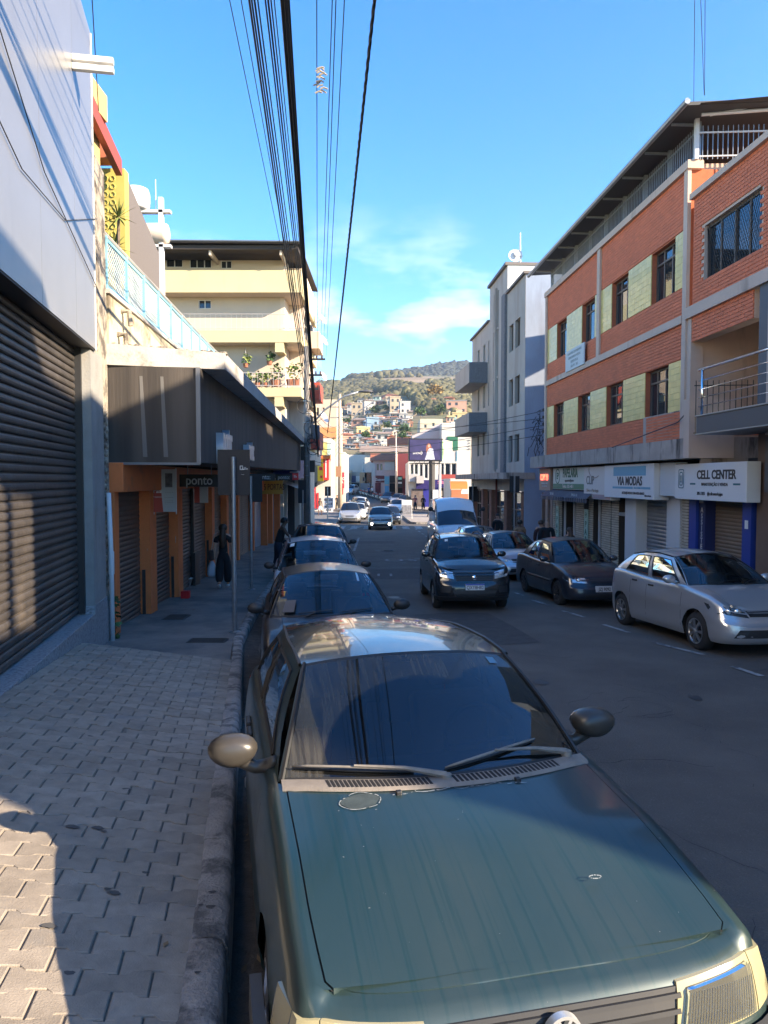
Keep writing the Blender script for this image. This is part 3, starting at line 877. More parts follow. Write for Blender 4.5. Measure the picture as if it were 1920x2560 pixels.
        # drip channel lines along the roof edge
        for sg in (1, -1):
            dl = MB(); dl.tube([side(v, .985, sg, .004) + Vector((0, 0, .006)) for v in lin(0, 1, 14)], .010, 5, cap=False)
            dl.build('roof_gutter', M_black if k['detail'] > 1 else s.color, s.root)
            ap = MB(); ap.tube([wsf(sg * .975, w, .006) for w in lin(0, 1, 9)], .010, 5, cap=False); ap.build('pillar_trim', M_black, s.root)
        if k['rails']:
            for sg in (1, -1):
                pts = [side(v, 1, sg) + Vector((-sg * .05, 0, h)) for v, h in [(.05, 0), (.12, .055), (.25, .075), (.5, .08), (.75, .075), (.9, .05), (.97, 0)]]
                m_ = MB(); m_.tube(pts, .016, 6); m_.build('roof_rail', k.get('railmat', M_black), s.root)
        s.side = side
        # mirrors
        mm = s.color if k['mirror'] == 'body' else M_black
        for sg in (1, -1):
            c = T(sa + k['mir_s']); c = Vector((sg * (c.x + .15), c.y, c.z + .075))
            m_ = MB(); pts = []
            for i in range(7):
                t = math.pi * i / 6; rr_ = math.sin(t) ** .5
                pts.append([c + Vector((sg * (.105 * math.cos(q)) * rr_, -.06 * math.cos(t) - .01, .07 * math.sin(q) * rr_)) for q in [2 * math.pi * j / 12 for j in range(12)]])
            m_.grid(pts, closed=True)
            m_.tube([c + Vector((-sg * .05, 0, -.03)), Vector((sg * (T(sa + k['mir_s'] - .02).x - .01), c.y + .01, c.z - .07))], [.03, .026], 8)
            o = m_.build('wing_mirror', mm, s.root, smooth=True, fix=True)
            gm = MB(); gm.prism(Frame(c + Vector((0, .051, 0)), (1, 0)), [(.085 * math.cos(t), .055 * math.sin(t)) for t in [6.283 * i / 12 for i in range(12)]], -.002, 0.0); 
            gm.build('mirror_glass', M_chrome, o)
        # door seams and handles
        if k['detail'] > 1:
            def seam(y, z0, z1):
                for sg in (1, -1):
                    dm = MB()
                    P = [s.surf(sg * (90 + (y - k['fr']) * 100), z, .0015) for z in lin(z0, z1, 8)]
                    for i in range(7): dm.quad(P[i] + Vector((0, -.004, 0)), P[i] + Vector((0, .004, 0)), P[i + 1] + Vector((0, .004, 0)), P[i + 1] + Vector((0, -.004, 0)))
                    dm.build('door_seam', M_gap, s.root)
            d0 = sa + .05; vb = [(a + b) / 2 for (a, b) in zip([w[1] for w in k['wins'][:-1]], [w[0] for w in k['wins'][1:]])]
            yy = [d0] + [sa + (sc - sa) * v for v in vb[:1]] + ([min(sa + (sc - sa) * (k['wins'][1][1]), k['fo'] + k['wb'] - s.ra - .02)] if len(k['wins']) > 1 else [])
            for y in yy: seam(y, k['sill'] + .06, s.rim(y) - .02)
            for y in yy[1:]:
                for sg in (1, -1):
                    P = s.surf(sg * (90 + (y - .16 - k['fr']) * 100), s.rim(y) - .12, .012)
                    h = MB(); h.xyz(P.x - .014, P.x + .014, P.y - .08, P.y + .08, P.z - .016, P.z + .016)
                    h.build('door_handle', M_black, s.root, bevel=.006)
            if k.get('moulding'):
                for sg in (1, -1):
                    m_ = MB(); z = k['moulding']; ya, yb = k['fo'] + s.ra + .05, k['fo'] + k['wb'] - s.ra - .05
                    m_.grid([[s.surf(sg * (90 + (y - k['fr']) * 100), z + dz, o_) for dz, o_ in ((-.03, 0), (-.025, .012), (.025, .012), (.03, 0))] for y in lin(ya, yb, 12)])
                    m_.build('side_moulding', M_black, s.root, smooth=True)
    def patch(s, c, off=0.010, nx=6, nz=3, thick=.03):
        """c = four corners bl, br, tr, tl in (lateral fraction, height)"""
        mb = MB(); g = []
        for j in range(nz + 1):
            w = j / nz; row_ = []
            for i in range(nx + 1):
                u = i / nx
                xf = (c[0][0] * (1 - u) + c[1][0] * u) * (1 - w) + (c[3][0] * (1 - u) + c[2][0] * u) * w
                z = (c[0][1] * (1 - u) + c[1][1] * u) * (1 - w) + (c[3][1] * (1 - u) + c[2][1] * u) * w
                row_.append((xf, z))
            g.append(row_)
        outer = [[s.surf(s.afrom(x), z, off) for x, z in r_] for r_ in g]
        mb.grid(outer)
        ring = [g[0][i] for i in range(nx + 1)] + [g[j][nx] for j in range(1, nz + 1)] + [g[nz][i] for i in range(nx - 1, -1, -1)] + [g[j][0] for j in range(nz - 1, 0, -1)]
        ring.append(ring[0])
        mb.grid([[s.surf(s.afrom(x), z, off) for x, z in ring], [s.surf(s.afrom(x), z, off - thick) for x, z in ring]])
        return mb
    def mir(s, c): return [(-c[1][0], c[1][1]), (-c[0][0], c[0][1]), (-c[3][0], c[3][1]), (-c[2][0], c[2][1])]
    def lights(s):
        k = s.k
        hl = k.get('hl', [(.60, .56), (.97, .60), (1.06, .70), (.60, .66)])
        for c in (hl, s.mir(hl)):
            h_ = s.patch(c, .004).build('headlight', M_lampdark if k.get('hldark') else M_lamp, s.root, smooth=False, autos=40)
            if k['detail'] > 1:
                # reflector bowls
                xm = (c[0][0] + c[1][0] + c[2][0] + c[3][0]) / 4; zm = (c[0][1] + c[1][1] + c[2][1] + c[3][1]) / 4
                for dx in ((-.10, .10) if k.get('hldark') else (0,)):
                    P = s.surf(s.afrom(xm + dx), zm, .006); x_, y_, nx_, ny_ = s.outline(abs(s.afrom(xm + dx)))
                    if xm < 0: nx_ = -nx_
                    F_ = Frame(P, (-ny_, nx_)); b = MB(); rr_ = .045
                    b.lathe(F_.M(0, 0, 0), [(rr_, 0), (rr_ * .9, .008), (rr_ * .5, .013), (.001, .015)], 14); b.build('reflector', M_lamp, h_, smooth=True)
        if k.get('lit'):
            for xf in (-.72, .72):
                P = s.surf(s.afrom(xf), k['lit'], .02); b = MB(); b.lathe(Frame(P, (1, 0)).M(0, 0, 0), [(.075, 0), (.06, .02), (.001, .025)], 14)
                b.build('fog_lamp', mat('lit_lamp', (1, 1, .95), .3, emit=(1, .97, .85), estr=9), s.root, smooth=True)
        gr = k.get('grille', [(-.48, .55), (.48, .55), (.52, .65), (-.52, .65)])
        if gr:
            g_ = s.patch(gr, .006, 8, 2).build('grille', M_black, s.root)
            if k['detail'] > 1:
                nb = k.get('bars', 3)
                for i in range(nb):
                    w = (i + .5) / nb; z = gr[0][1] + (gr[3][1] - gr[0][1]) * w; x0 = gr[0][0] + (gr[3][0] - gr[0][0]) * w
                    s.patch([(x0 + .02, z - .006), (-x0 - .02, z - .006), (-x0 - .02, z + .006), (x0 + .02, z + .006)], .014, 8, 1, .01).build('grille_bar', k.get('barmat', M_black), g_)
        lo = k.get('lower', [(-.62, .27), (.62, .27), (.56, .38), (-.56, .38)])
        if lo: s.patch(lo, .006, 8, 2).build('lower_grille', M_black, s.root)
        if k.get('fog'):
            f = k['fog']
            for c in (f, s.mir(f)): s.patch(c, .007, 4, 2).build('fog_light_recess', M_black, s.root)
        if k.get('bumperband'):
            z0, z1, mt, o = k['bumperband']
            s.patch([(-1.35, z0), (1.35, z0), (1.35, z1), (-1.35, z1)], o, 40, 3, .04).build('bumper', mt, s.root, autos=35)
        # emblem
        if k.get('emblem'):
            z, mt = k['emblem']; P = s.surf(0, z, .03); b = MB(); b.lathe(Frame(P, (1, 0)).M(0, 0, 0), [(.001, .012), (.045, .010), (.052, 0), (.052, -.03)], 20); b.build('emblem', mt, s.root, smooth=True)
        if k['plate']:
            txt, z, style = k['plate']; P = s.surf(0, z, .022)
            F_ = Frame(P, (1, 0)); b = MB(); b.box(F_, -.20, .20, -.065, .065, -.03, .0)
            pl = b.build('number_plate', M_plate if style == 'new' else M_plateg, s.root)
            if style == 'new':
                b = MB(); b.box(F_, -.20, .20, .038, .065, .0, .003); b.build('plate_band', M_blue, pl)
            text(txt, .105 if style == 'new' else .10, M_black, pl, F_.M(0, -.014 if style == 'new' else -.005, .001), ext=.002, bold=.012, name='plate_number', sx=.80)
        # rear lamps (seen from other positions)
        for sg in (1, -1):
            b = MB(); al = [s.side_len + 92, s.side_len + 112, s.side_len + 128]
            b.grid([[s.surf(sg * a, z, .006) for a in al] for z in (s.rim(k['L']) - .28, s.rim(k['L']) - .06)]); b.build('tail_light', M_tail, s.root)
    def wheels(s):
        k = s.k; t, rm, dk = wheel_meshes(k['r'], .185, k['rimstyle'])
        for c in (k['fo'], k['fo'] + k['wb']):
            for sg in (1, -1):
                w = bpy.data.objects.new('wheel', None); COL.objects.link(w); w.parent = s.root
                w.location = (sg * (k['W'] / 2 - .115), c, k['r']); w.rotation_euler = (rnd.uniform(0, 1.2), 0, 0 if sg > 0 else math.pi)
                for nm, me in (('tyre', t), ('rim', rm), ('brake_disc', dk)):
                    o = bpy.data.objects.new(nm, me); COL.objects.link(o); o.parent = w
                    if nm == 'rim' and k.get('darkrim'): 
                        pass
    def cabin(s):
        k = s.k; zc = s.rim(k['sa'])
        b = MB(); b.xyz(-k['W'] / 2 + .14, k['W'] / 2 - .14, k['sa'] - .12, k['sa'] + .28, .55, zc - .015); b.build('dashboard', M_cabin, s.root, bevel=.03)
        b = MB(); b.xyz(-k['W'] / 2 + .12, k['W'] / 2 - .12, k['sa'] + .25, k['sc'] - .05, .32, .42); b.build('cabin_floor', M_cabin, s.root)
        for ys0, nm in ((k['sa'] + .88, 'front_seat'), (k['sa'] + 1.75, 'rear_seat')):
            if ys0 > k['sc'] - .15: continue
            for sx in (-.36, .36):
                b = MB(); b.add([Vector((sx + x, ys0 + y + (z - .5) * .22, z)) for x in (-.23, .23) for y in (-.06, .06) for z in (.45, zc + .10)], [(0, 1, 3, 2), (4, 6, 7, 5), (0, 4, 5, 1), (2, 3, 7, 6), (0, 2, 6, 4), (1, 5, 7, 3)])
                b.xyz(sx - .23, sx + .23, ys0 - .5, ys0 + .04, .42, .56)
                st_ = b.build(nm, k.get('seatmat', M_cabin), s.root, bevel=.035)
                b = MB(); b.xyz(sx - .12, sx + .12, ys0 + .13, ys0 + .22, zc + .12, zc + .30); b.build('headrest', k.get('seatmat', M_cabin), st_, bevel=.04)
        b = MB(); c = Vector((.36, k['sa'] + .42, zc - .03)); n_ = 22
        b.tube([c + Vector((.185 * math.cos(t), .07 * math.sin(t) , .17 * math.sin(t))) for t in [6.283 * i / n_ for i in range(n_ + 1)]], .013, 6, cap=False)
        b.tube([c + Vector((-.18, 0, 0)), c + Vector((.18, 0, 0))], .014, 5); b.build('steering_wheel', M_cabin, s.root)
        P = s.wsf(0, .86); b = MB(); b.xyz(-.12, .12, P.y + .06, P.y + .09, P.z - .06, P.z + .005); b.build('rear_view_mirror', M_cabin2, s.root, bevel=.01)
    def wipers(s, mt=None, n=2):
        for i, (u0, u1, w1) in enumerate([(-.55, -.0, .045), (.12, .66, .055)]):
            b = MB(); pts = [s.wsf(u0 + (u1 - u0) * t, w1 + .05 * (t if i == 0 else t) , .02) for t in lin(0, 1, 7)]
            b.tube(pts, .008, 5); q = s.wsf(u0 + .06 if i else u0 + .1, -.02, .012)
            b.tube([q, pts[3]], .010, 5); b.build('wiper', mt or M_black, s.root)
# ------------------------------------------------------------------ the dusty green hatchback in front
def worn_teal(name, streak_axis=True):
    m = bpy.data.materials.new(name); m.use_nodes = True
    nt = m.node_tree; N = nt.nodes; l = nt.links.new; b = N['Principled BSDF']
    tc = N.new('ShaderNodeTexCoord')
    mp = N.new('ShaderNodeMapping'); l(tc.outputs['Object'], mp.inputs[0])
    def nz(sc, det=6, scale=1.0, rough=.6):
        m2 = N.new('ShaderNodeMapping'); m2.inputs['Scale'].default_value = sc; l(tc.outputs['Object'], m2.inputs[0])
        n = N.new('ShaderNodeTexNoise'); n.inputs['Scale'].default_value = scale; n.inputs['Detail'].default_value = det; n.inputs['Roughness'].default_value = rough
        l(m2.outputs[0], n.inputs['Vector']); return n.outputs['Fac']
    def ramp(f, a, c, ca=(0, 0, 0, 1), cb=(1, 1, 1, 1)):
        r = N.new('ShaderNodeValToRGB'); r.color_ramp.elements[0].position = a; r.color_ramp.elements[1].position = c
        r.color_ramp.elements[0].color = ca; r.color_ramp.elements[1].color = cb; l(f, r.inputs[0]); return r.outputs[0]
    def mix(f, a, c):
        x = N.new('ShaderNodeMixRGB'); 
        l(f, x.inputs['Fac']) if not isinstance(f, float) else setattr(x.inputs['Fac'], 'default_value', f)
        for s_, v in ((x.inputs['Color1'], a), (x.inputs['Color2'], c)):
            if isinstance(v, tuple): s_.default_value = (*v, 1)
            else: l(v, s_)
        return x.outputs[0]
    base = (0.004, 0.032, 0.034)
    dust = mix(ramp(nz((1.3, .9, 1.3)), .40, .8), (0.076, 0.078, 0.078), (0.115, 0.10, 0.080))
    film = ramp(nz((1.3, .5, 1.3), 4, 1.0, .45), .3, .75, (.16, .16, .16, 1), (.36, .36, .36, 1))
    drips = ramp(nz((70, .9, .4), 3, 1.0, .45), .54, .64, (0, 0, 0, 1), (.09, .09, .09, 1))
    f = N.new('ShaderNodeMath'); f.operation = 'SUBTRACT'; l(film, f.inputs[0]); l(drips, f.inputs[1]); f.use_clamp = True
    cur = mix(f.outputs[0], base, dust)
    # peeled clear-coat patches: thin pale outlines round blotches near the windscreen
    n = nz((2.6, 3.4, 2.6), 5, 1.0, .55)
    ring = N.new('ShaderNodeValToRGB'); e = ring.color_ramp.elements
    e[0].position = .868; e[0].color = (0, 0, 0, 1); e[1].position = .892; e[1].color = (0, 0, 0, 1)
    q = e.new(.880); q.color = (1, 1, 1, 1); l(n, ring.inputs[0])
    brk = ramp(nz((40, 40, 40), 2), .38, .55)
    mm = N.new('ShaderNodeMath'); mm.operation = 'MULTIPLY'; l(ring.outputs[0], mm.inputs[0]); l(brk, mm.inputs[1])
    cur = mix(mm.outputs[0], cur, (0.42, 0.45, 0.46))
    # pale scuffs and droppings
    sp = ramp(nz((60, 60, 60), 2, 1.0, .3), .80, .82)
    cur = mix(sp, cur, (0.22, 0.22, 0.20))
    l(cur, b.inputs['Base Color'])
    b.inputs['Metallic'].default_value = 0.25
    rr = ramp(nz((2.2, 1.1, 2.2), 7), .3, .7, (.30, .30, .30, 1), (.48, .48, .48, 1)); l(rr, b.inputs['Roughness'])
    b.inputs['Coat Weight'].default_value = 0.55; b.inputs['Coat Roughness'].default_value = 0.10
    return m
M_teal = worn_teal('worn_teal_paint')
M_cowl = mat('faded_grey_plastic', (0.20, 0.175, 0.15), 0.75, var=0.15, vscale=12, bump=.15, bscale=120)
M_mirp = mat('weathered_mirror_plastic', (0.045, 0.040, 0.034), 0.34, var=0.12, vscale=10)
M_bump = mat('bumper_plastic', (0.07, 0.07, 0.07), 0.5, var=0.12, vscale=5)
M_yell = mat('yellowed_lens', (0.36, 0.32, 0.18), 0.14, var=0.1, vscale=5, coat=.7)
M_roofp = mat('dusty_dark_roof_paint', (.012, .028, .032), .22, metal=.3, coat=.8, col2=(.10, .09, .075), c2scale=2.5, c2lo=.45, c2hi=.95)
G = Car((.517, 1.91, -2.15), -12.4, 'old dark green hatchback with dusty bonnet parked nearest the camera', M_teal, pitch=-.055, group=None,
        L=3.81, W=1.62, fo=.72, wb=2.37, r=.285, fr=.30, rr=.3, e=.46, fslope=.36, name='parked_car',
        rim=[(0, .685), (.10, .71), (.25, .745), (.7, .85), (1.21, .925), (2.0, .94), (3.5, .97), (3.81, .96)],
        sa=1.26, bow=.17, wt=1.80, zr=1.315, tr=.548, rt=3.18, sc=3.70, crown=.055, hc=.035, wins=[(.11, .49), (.54, .86)],
        roof=[(1.8, 1.315), (2.1, 1.345), (2.7, 1.35), (3.18, 1.31)], glass=M_tint, rimstyle='five', mirror='none', roofmat=M_roofp, hl=[(.52, .50), (.93, .52), (1.0, .695), (.56, .675)],
        grille=[(-.50, .53), (.50, .53), (.54, .64), (-.54, .64)], bars=3, lower=[(-.55, .27), (.55, .27), (.55, .34), (-.55, .34)],
        bumperband=(.33, .50, M_bump, .055), uh=.955, mir_s=.30)
# dust left on the windscreen outside the wiped arc
def dusty_glass():
    m = M_tint.copy(); m.name = 'dusty_windscreen'; nt = m.node_tree; N = nt.nodes; l = nt.links.new
    out = [n for n in N if n.type == 'OUTPUT_MATERIAL'][0]; src = out.inputs[0].links[0].from_socket
    tc = N.new('ShaderNodeTexCoord'); sp = N.new('ShaderNodeSeparateXYZ'); l(tc.outputs['Object'], sp.inputs[0])
    def ell(cx, cz, rx, rz):
        def sq(o, c, r):
            a = N.new('ShaderNodeMath'); a.operation = 'SUBTRACT'; l(o, a.inputs[0]); a.inputs[1].default_value = c
            d = N.new('ShaderNodeMath'); d.operation = 'DIVIDE'; l(a.outputs[0], d.inputs[0]); d.inputs[1].default_value = r
            p = N.new('ShaderNodeMath'); p.operation = 'MULTIPLY'; l(d.outputs[0], p.inputs[0]); l(d.outputs[0], p.inputs[1]); return p.outputs[0]
        s_ = N.new('ShaderNodeMath'); s_.operation = 'ADD'; l(sq(sp.outputs['X'], cx, rx), s_.inputs[0]); l(sq(sp.outputs['Z'], cz, rz), s_.inputs[1])
        r = N.new('ShaderNodeMapRange'); r.inputs['From Min'].default_value = .97; r.inputs['From Max'].default_value = 1.03; l(s_.outputs[0], r.inputs['Value']); return r.outputs[0]
    mn = N.new('ShaderNodeMath'); mn.operation = 'MINIMUM'; l(ell(-.02, .95, .50, .33), mn.inputs[0]); l(ell(.34, .95, .42, .34), mn.inputs[1])
    mp = N.new('ShaderNodeMapping'); mp.inputs['Scale'].default_value = (60, 4, 4); l(tc.outputs['Object'], mp.inputs[0])
    n = N.new('ShaderNodeTexNoise'); n.inputs['Scale'].default_value = 1.0; n.inputs['Detail'].default_value = 4; l(mp.outputs[0], n.inputs['Vector'])
    r2 = N.new('ShaderNodeMapRange'); r2.inputs['From Min'].default_value = .35; r2.inputs['From Max'].default_value = .65; r2.inputs['To Min'].default_value = .10; r2.inputs['To Max'].default_value = .34; l(n.outputs['Fac'], r2.inputs['Value'])
    f = N.new('ShaderNodeMath'); f.operation = 'MULTIPLY'; l(mn.outputs[0], f.inputs[0]); l(r2.outputs[0], f.inputs[1])
    f2 = N.new('ShaderNodeMath'); f2.operation = 'ADD'; l(f.outputs[0], f2.inputs[0]); f2.inputs[1].default_value = .02
    d = N.new('ShaderNodeBsdfDiffuse'); d.inputs['Color'].default_value = (.17, .155, .13, 1)
    mx = N.new('ShaderNodeMixShader'); l(f2.outputs[0], mx.inputs[0]); l(src, mx.inputs[1]); l(d.outputs[0], mx.inputs[2]); l(mx.outputs[0], out.inputs[0])
    return m
G.ws.data.materials.clear(); G.ws.data.materials.append(dusty_glass())
# (replace generic mirrors and lamps with the ones this car has)
for ch in list(G.root.children):
    if ch.name.split('.')[0] in ('wing_mirror', 'headlight'):
        for c2 in list(ch.children): bpy.data.objects.remove(c2)
        bpy.data.objects.remove(ch)
for sg in (1, -1):
    c = Vector((sg * .895, 1.49, 1.005)); m_ = MB(); pts = []
    for i in range(11):
        t = math.pi * i / 10; rr_ = math.sin(t) ** .55 if 0 < i < 10 else 0.0
        pts.append([c + Vector((sg * .112 * math.cos(q) * rr_ * (1.0 + .12 * math.sin(q)), -.075 * math.cos(t), .074 * math.sin(q) * rr_)) for q in [2 * math.pi * j / 20 for j in range(20)]])
    m_.grid(pts, closed=True)
    o = m_.build('wing_mirror', M_mirp, G.root, smooth=True, fix=True)
    a_ = MB(); a_.tube([c + Vector((-sg * .03, .0, -.045)), c + Vector((-sg * .10, .005, -.085)), Vector((sg * .725, 1.485, .925)), Vector((sg * .705, 1.44, .965))], [.034, .03, .036, .02], 10)
    a_.build('mirror_arm', M_mirp, o, smooth=True)
    gm = MB(); gm.prism(Frame(c + Vector((0, .07, 0)), (1, 0)), [(.09 * math.cos(t), .055 * math.sin(t)) for t in [6.283 * i / 16 for i in range(16)]], -.004, 0.0); gm.build('mirror_glass', M_chrome, o)
    # sail triangle at the window foot
hlc = [(.46, .515), (.87, .525), (.915, .668), (.51, .65)]
for c, lab in ((hlc, None), (G.mir(hlc), None)):
    h_ = G.patch(c, .012, 8, 4, .05).build('headlight', M_yell, G.root, autos=40)
    ci = [(c[0][0] + (c[1][0] - c[0][0]) * .07, c[0][1] + .014), (c[1][0] - (c[1][0] - c[0][0]) * .07, c[1][1] + .014), (c[2][0] - (c[2][0] - c[3][0]) * .09, c[2][1] - .014), (c[3][0] + (c[2][0] - c[3][0]) * .09, c[3][1] - .014)]
    cr = [(c[0][0] + (c[1][0] - c[0][0]) * q, c[0][1] + d) for q, d in ((.16, .03), (.80, .03))] + [(c[3][0] + (c[2][0] - c[3][0]) * q, c[3][1] - d) for q, d in ((.78, .03), (.18, .03))]
    G.patch(ci, .0135, 8, 4, .004).build('reflector', mat('aged_reflector', (.34, .33, .28), .22, metal=.7, var=.3, vscale=7), h_, smooth=True)
    xm = (c[0][0] + c[1][0] + c[2][0] + c[3][0]) / 4; P_ = G.surf(G.afrom(xm), .58, .016); b = MB(); b.lathe(Frame(P_, (1, 0)).M(0, 0, 0), [(.060, -.004), (.056, .002), (.03, -.004), (.012, .004), (.001, .010)], 20); pass
    lens_m = glassmat('fluted_lens', (.34, .32, .24), .55, .05)
    G.patch(ci, .026, 10, 5, .012).build('lens', lens_m, h_, smooth=True)
    for i in range(26):
        u = .10 + i * .031; xa = c[0][0] + (c[1][0] - c[0][0]) * u; xb_ = c[3][0] + (c[2][0] - c[3][0]) * u
        G.patch([(xa, c[0][1] + .02), (xa + .0016, c[0][1] + .02), (xb_ + .0016, c[3][1] - .02), (xb_, c[3][1] - .02)], .0275, 1, 3, .002).build('lens_flute', lens_m, h_)
ind = [(.878, .525), (1.04, .54), (1.02, .668), (.922, .668)]
for c in (ind, G.mir(ind)): G.patch(c, .012, 5, 4, .05).build('indicator', M_yell, G.root, autos=40)
# ring emblem with the two letters, in the grille
P = G.surf(0, .592, .035); F_ = Frame(P, (1, 0)); b = MB(); ro, ri = .056, .046
n_ = 32
g = []
for rr_, zz in ((ri, -.02), (ri, .006), (ro, .006), (ro, -.02)): g.append([F_.P(rr_ * math.cos(6.283 * i / n_), rr_ * math.sin(6.283 * i / n_), zz) for i in range(n_)])
b.grid(g, closed=True); em = b.build('emblem', mat('emblem_silver', (.62, .63, .62), .35, metal=.6), G.root, autos=40)
def bar(mb, F, p, q, w, n0, n1):
    d = (Vector(q) - Vector(p)).normalized() * .5 * w; n = Vector((-d.y, d.x))
    mb.prism(F, [(p[0] - n.x, p[1] - n.y), (q[0] - n.x, q[1] - n.y), (q[0] + n.x, q[1] + n.y), (p[0] + n.x, p[1] + n.y)], n0, n1)
b = MB()
for p, q in [((-.018, .042), (0, .006)), ((.018, .042), (0, .006)), ((-.036, .030), (-.017, -.040)), ((-.017, -.040), (0, -.004)), ((0, -.004), (.017, -.040)), ((.017, -.040), (.036, .030))]: bar(b, F_, p, q, .0095, -.01, .006)
b.build('emblem_letters', MATS['emblem_silver'], em)
# scuttle with vent slots
cw = MB(); g = []
def cowlpt(u, w, off=0):
    a = G.wsf(u, 0.0); return Vector((a.x, a.y - .005 - .085 * w, a.z + .004 - .012 * w + off))
Uc = lin(-.98, .98, 41)
cw.grid([[cowlpt(u, w, .012 if w not in (0, 1) else 0.0) for w in (0, .1, .5, .9, 1)] for u in Uc])
cwo = cw.build('scuttle_panel', M_cowl, G.root, autos=60)
for (a, b_) in ((-.72, -.14), (.02, .72)):
    for i in range(24):
        u = a + (b_ - a) * i / 23
        if abs(u + .03) < .03: continue
        mb = MB(); q0, q1 = cowlpt(u, .16, .013), cowlpt(u + .012, .84, .013)
        d = Vector((.0062, 0, 0)); mb.add([q0 - d, q0 + d, q1 + d, q1 - d, q0 - d - Vector((0, 0, .004)), q0 + d - Vector((0, 0, .004)), q1 + d - Vector((0, 0, .004)), q1 - d - Vector((0, 0, .004))], [(0, 1, 2, 3), (0, 4, 5, 1), (1, 5, 6, 2), (2, 6, 7, 3), (3, 7, 4, 0)])
        mb.build('vent_slot', M_gap, cwo)
# wipers: blade, arm and pivot cap
M_wip = mat('dusty_wiper', (0.20, 0.18, 0.155), 0.7, var=.2, vscale=20)
for (u0, w0), (u1, w1), (up, wp) in [((-.93, .085), (-.20, .045), (-.02, -.01)), ((-.01, .045), (.68, .16), (.86, .02))]:
    b = MB(); pts = [G.wsf(u0 + (u1 - u0) * t, w0 + (w1 - w0) * t, .022 + .012 * math.sin(math.pi * t)) for t in lin(0, 1, 9)]
    b.tube(pts, [.003] + [.006] * 7 + [.003], 6); wo = b.build('wiper', M_wip, G.root, smooth=True)
    b = MB(); b.tube([G.wsf(u0 + (u1 - u0) * t, w0 + (w1 - w0) * t, .008) for t in lin(0, 1, 9)], .005, 4); b.build('wiper_rubber', M_black, wo)
    b = MB(); mid = G.wsf((u0 + u1) / 2, (w0 + w1) / 2, .045); pv = G.wsf(up, wp, .03); b.tube([mid, mid.lerp(pv, .55) + Vector((0, 0, .012)), pv], [.005, .009, .016], 6)
    b.lathe(Matrix.Translation(pv - Vector((0, 0, .02))), [(.024, 0), (.024, .025), (.001, .03)], 10); b.build('wiper_arm', M_wip, wo, autos=40)
# washer nozzles, inspection sticker, mirror tag
for u, y in ((-.33, 1.0), (.40, 1.02)):
    b = MB(); b.xyz(u * .72 - .012, u * .72 + .012, y - .015, y + .01, .915, .942); b.build('washer_nozzle', M_black, G.root, bevel=.004)
b = MB(); g = [[G.wsf(u, w, .004) for u in (.72, .76, .80)] for w in (.86, .895, .93)]; b.grid(g); b.build('sticker', mat('pale_blue_sticker', (.10, .22, .32), .5), G.root)
b = MB(); P = G.wsf(0, .74); b.lathe(Frame(P + Vector((-.04, .16, -.01)), (1, 0)).M(0, 0, 0), [(.001, .006), (.03, .004), (.03, -.004), (.001, -.006)], 12); b.tube([P + Vector((-.04, .16, .02)), P + Vector((-.03, .15, .09))], .002, 4); b.build('hanging_tag', M_cabin2, G.root)
# blotches on the bonnet
rings = MB()
def hoodpt(x, y, off=.0065):
    zz = G.rim(y) + G.k['hc'] * (1 - (x / .71) ** 2) * min(1, .35 + y / .5); return Vector((x, y, zz + off))
for (cx, cy, ra, rb_) in [(-.40, .98, .085, .060), (-.10, 1.00, .07, .014), (.24, 1.03, .05, .012), (.31, .40, .022, .008)]:
    n_ = 40; pts = []
    for i in range(n_ + 1):
        t = 6.283 * i / n_; k_ = 1 + .13 * mnoise.noise(Vector((cx * 9 + math.cos(t) * 1.4, math.sin(t) * 1.4, 3))) + .06 * math.sin(5 * t) * .4
        pts.append((cx + ra * k_ * math.cos(t), cy + rb_ * k_ * math.sin(t)))
    for i in range(n_):
        if rnd.random() < .28: continue
        w = rnd.uniform(.0010, .0026); (x0, y0), (x1, y1) = pts[i], pts[i + 1]
        dx, dy = x1 - x0, y1 - y0; l_ = math.hypot(dx, dy) + 1e-6; nx_, ny_ = -dy / l_ * w, dx / l_ * w
        rings.quad(hoodpt(x0 - nx_, y0 - ny_), hoodpt(x1 - nx_, y1 - ny_), hoodpt(x1 + nx_, y1 + ny_), hoodpt(x0 + nx_, y0 + ny_))
x = -.28; y = .985
for i in range(70):
    x2 = x + rnd.uniform(.004, .013); y2 = .99 + .025 * mnoise.noise(Vector((x2 * 14, 0, 7))) + .02 * (x2)
    if rnd.random() < .72: w = rnd.uniform(.0008, .0024); rings.quad(hoodpt(x, y - w), hoodpt(x2, y2 - w), hoodpt(x2, y2 + w), hoodpt(x, y + w))
    x, y = x2, y2
bp_ = MB(); bp_.add([hoodpt(-.40 + .078 * math.cos(a) * (1 + .1 * math.sin(3 * a)), .98 + .055 * math.sin(a), .0045) for a in [6.283 * i / 24 for i in range(24)]], [tuple(range(24))]); bp_.build('bare_patch', mat('chalky_paint', (.045, .062, .064), .7, var=.25, vscale=18), G.root)
rings.build('peeled_lacquer', mat('peeled_lacquer', (.27, .29, .29), .8), G.root, kind='stuff')
ff = Frame((0, 0, 0), (1, 0))
# red seat cloth glimpsed behind the glass
b = MB(); b.xyz(-.62, -.40, 1.75, 1.80, .75, 1.0); b.build('red_cover', mat('red_cloth', (.35, .02, .02), .8), G.root, bevel=.03)

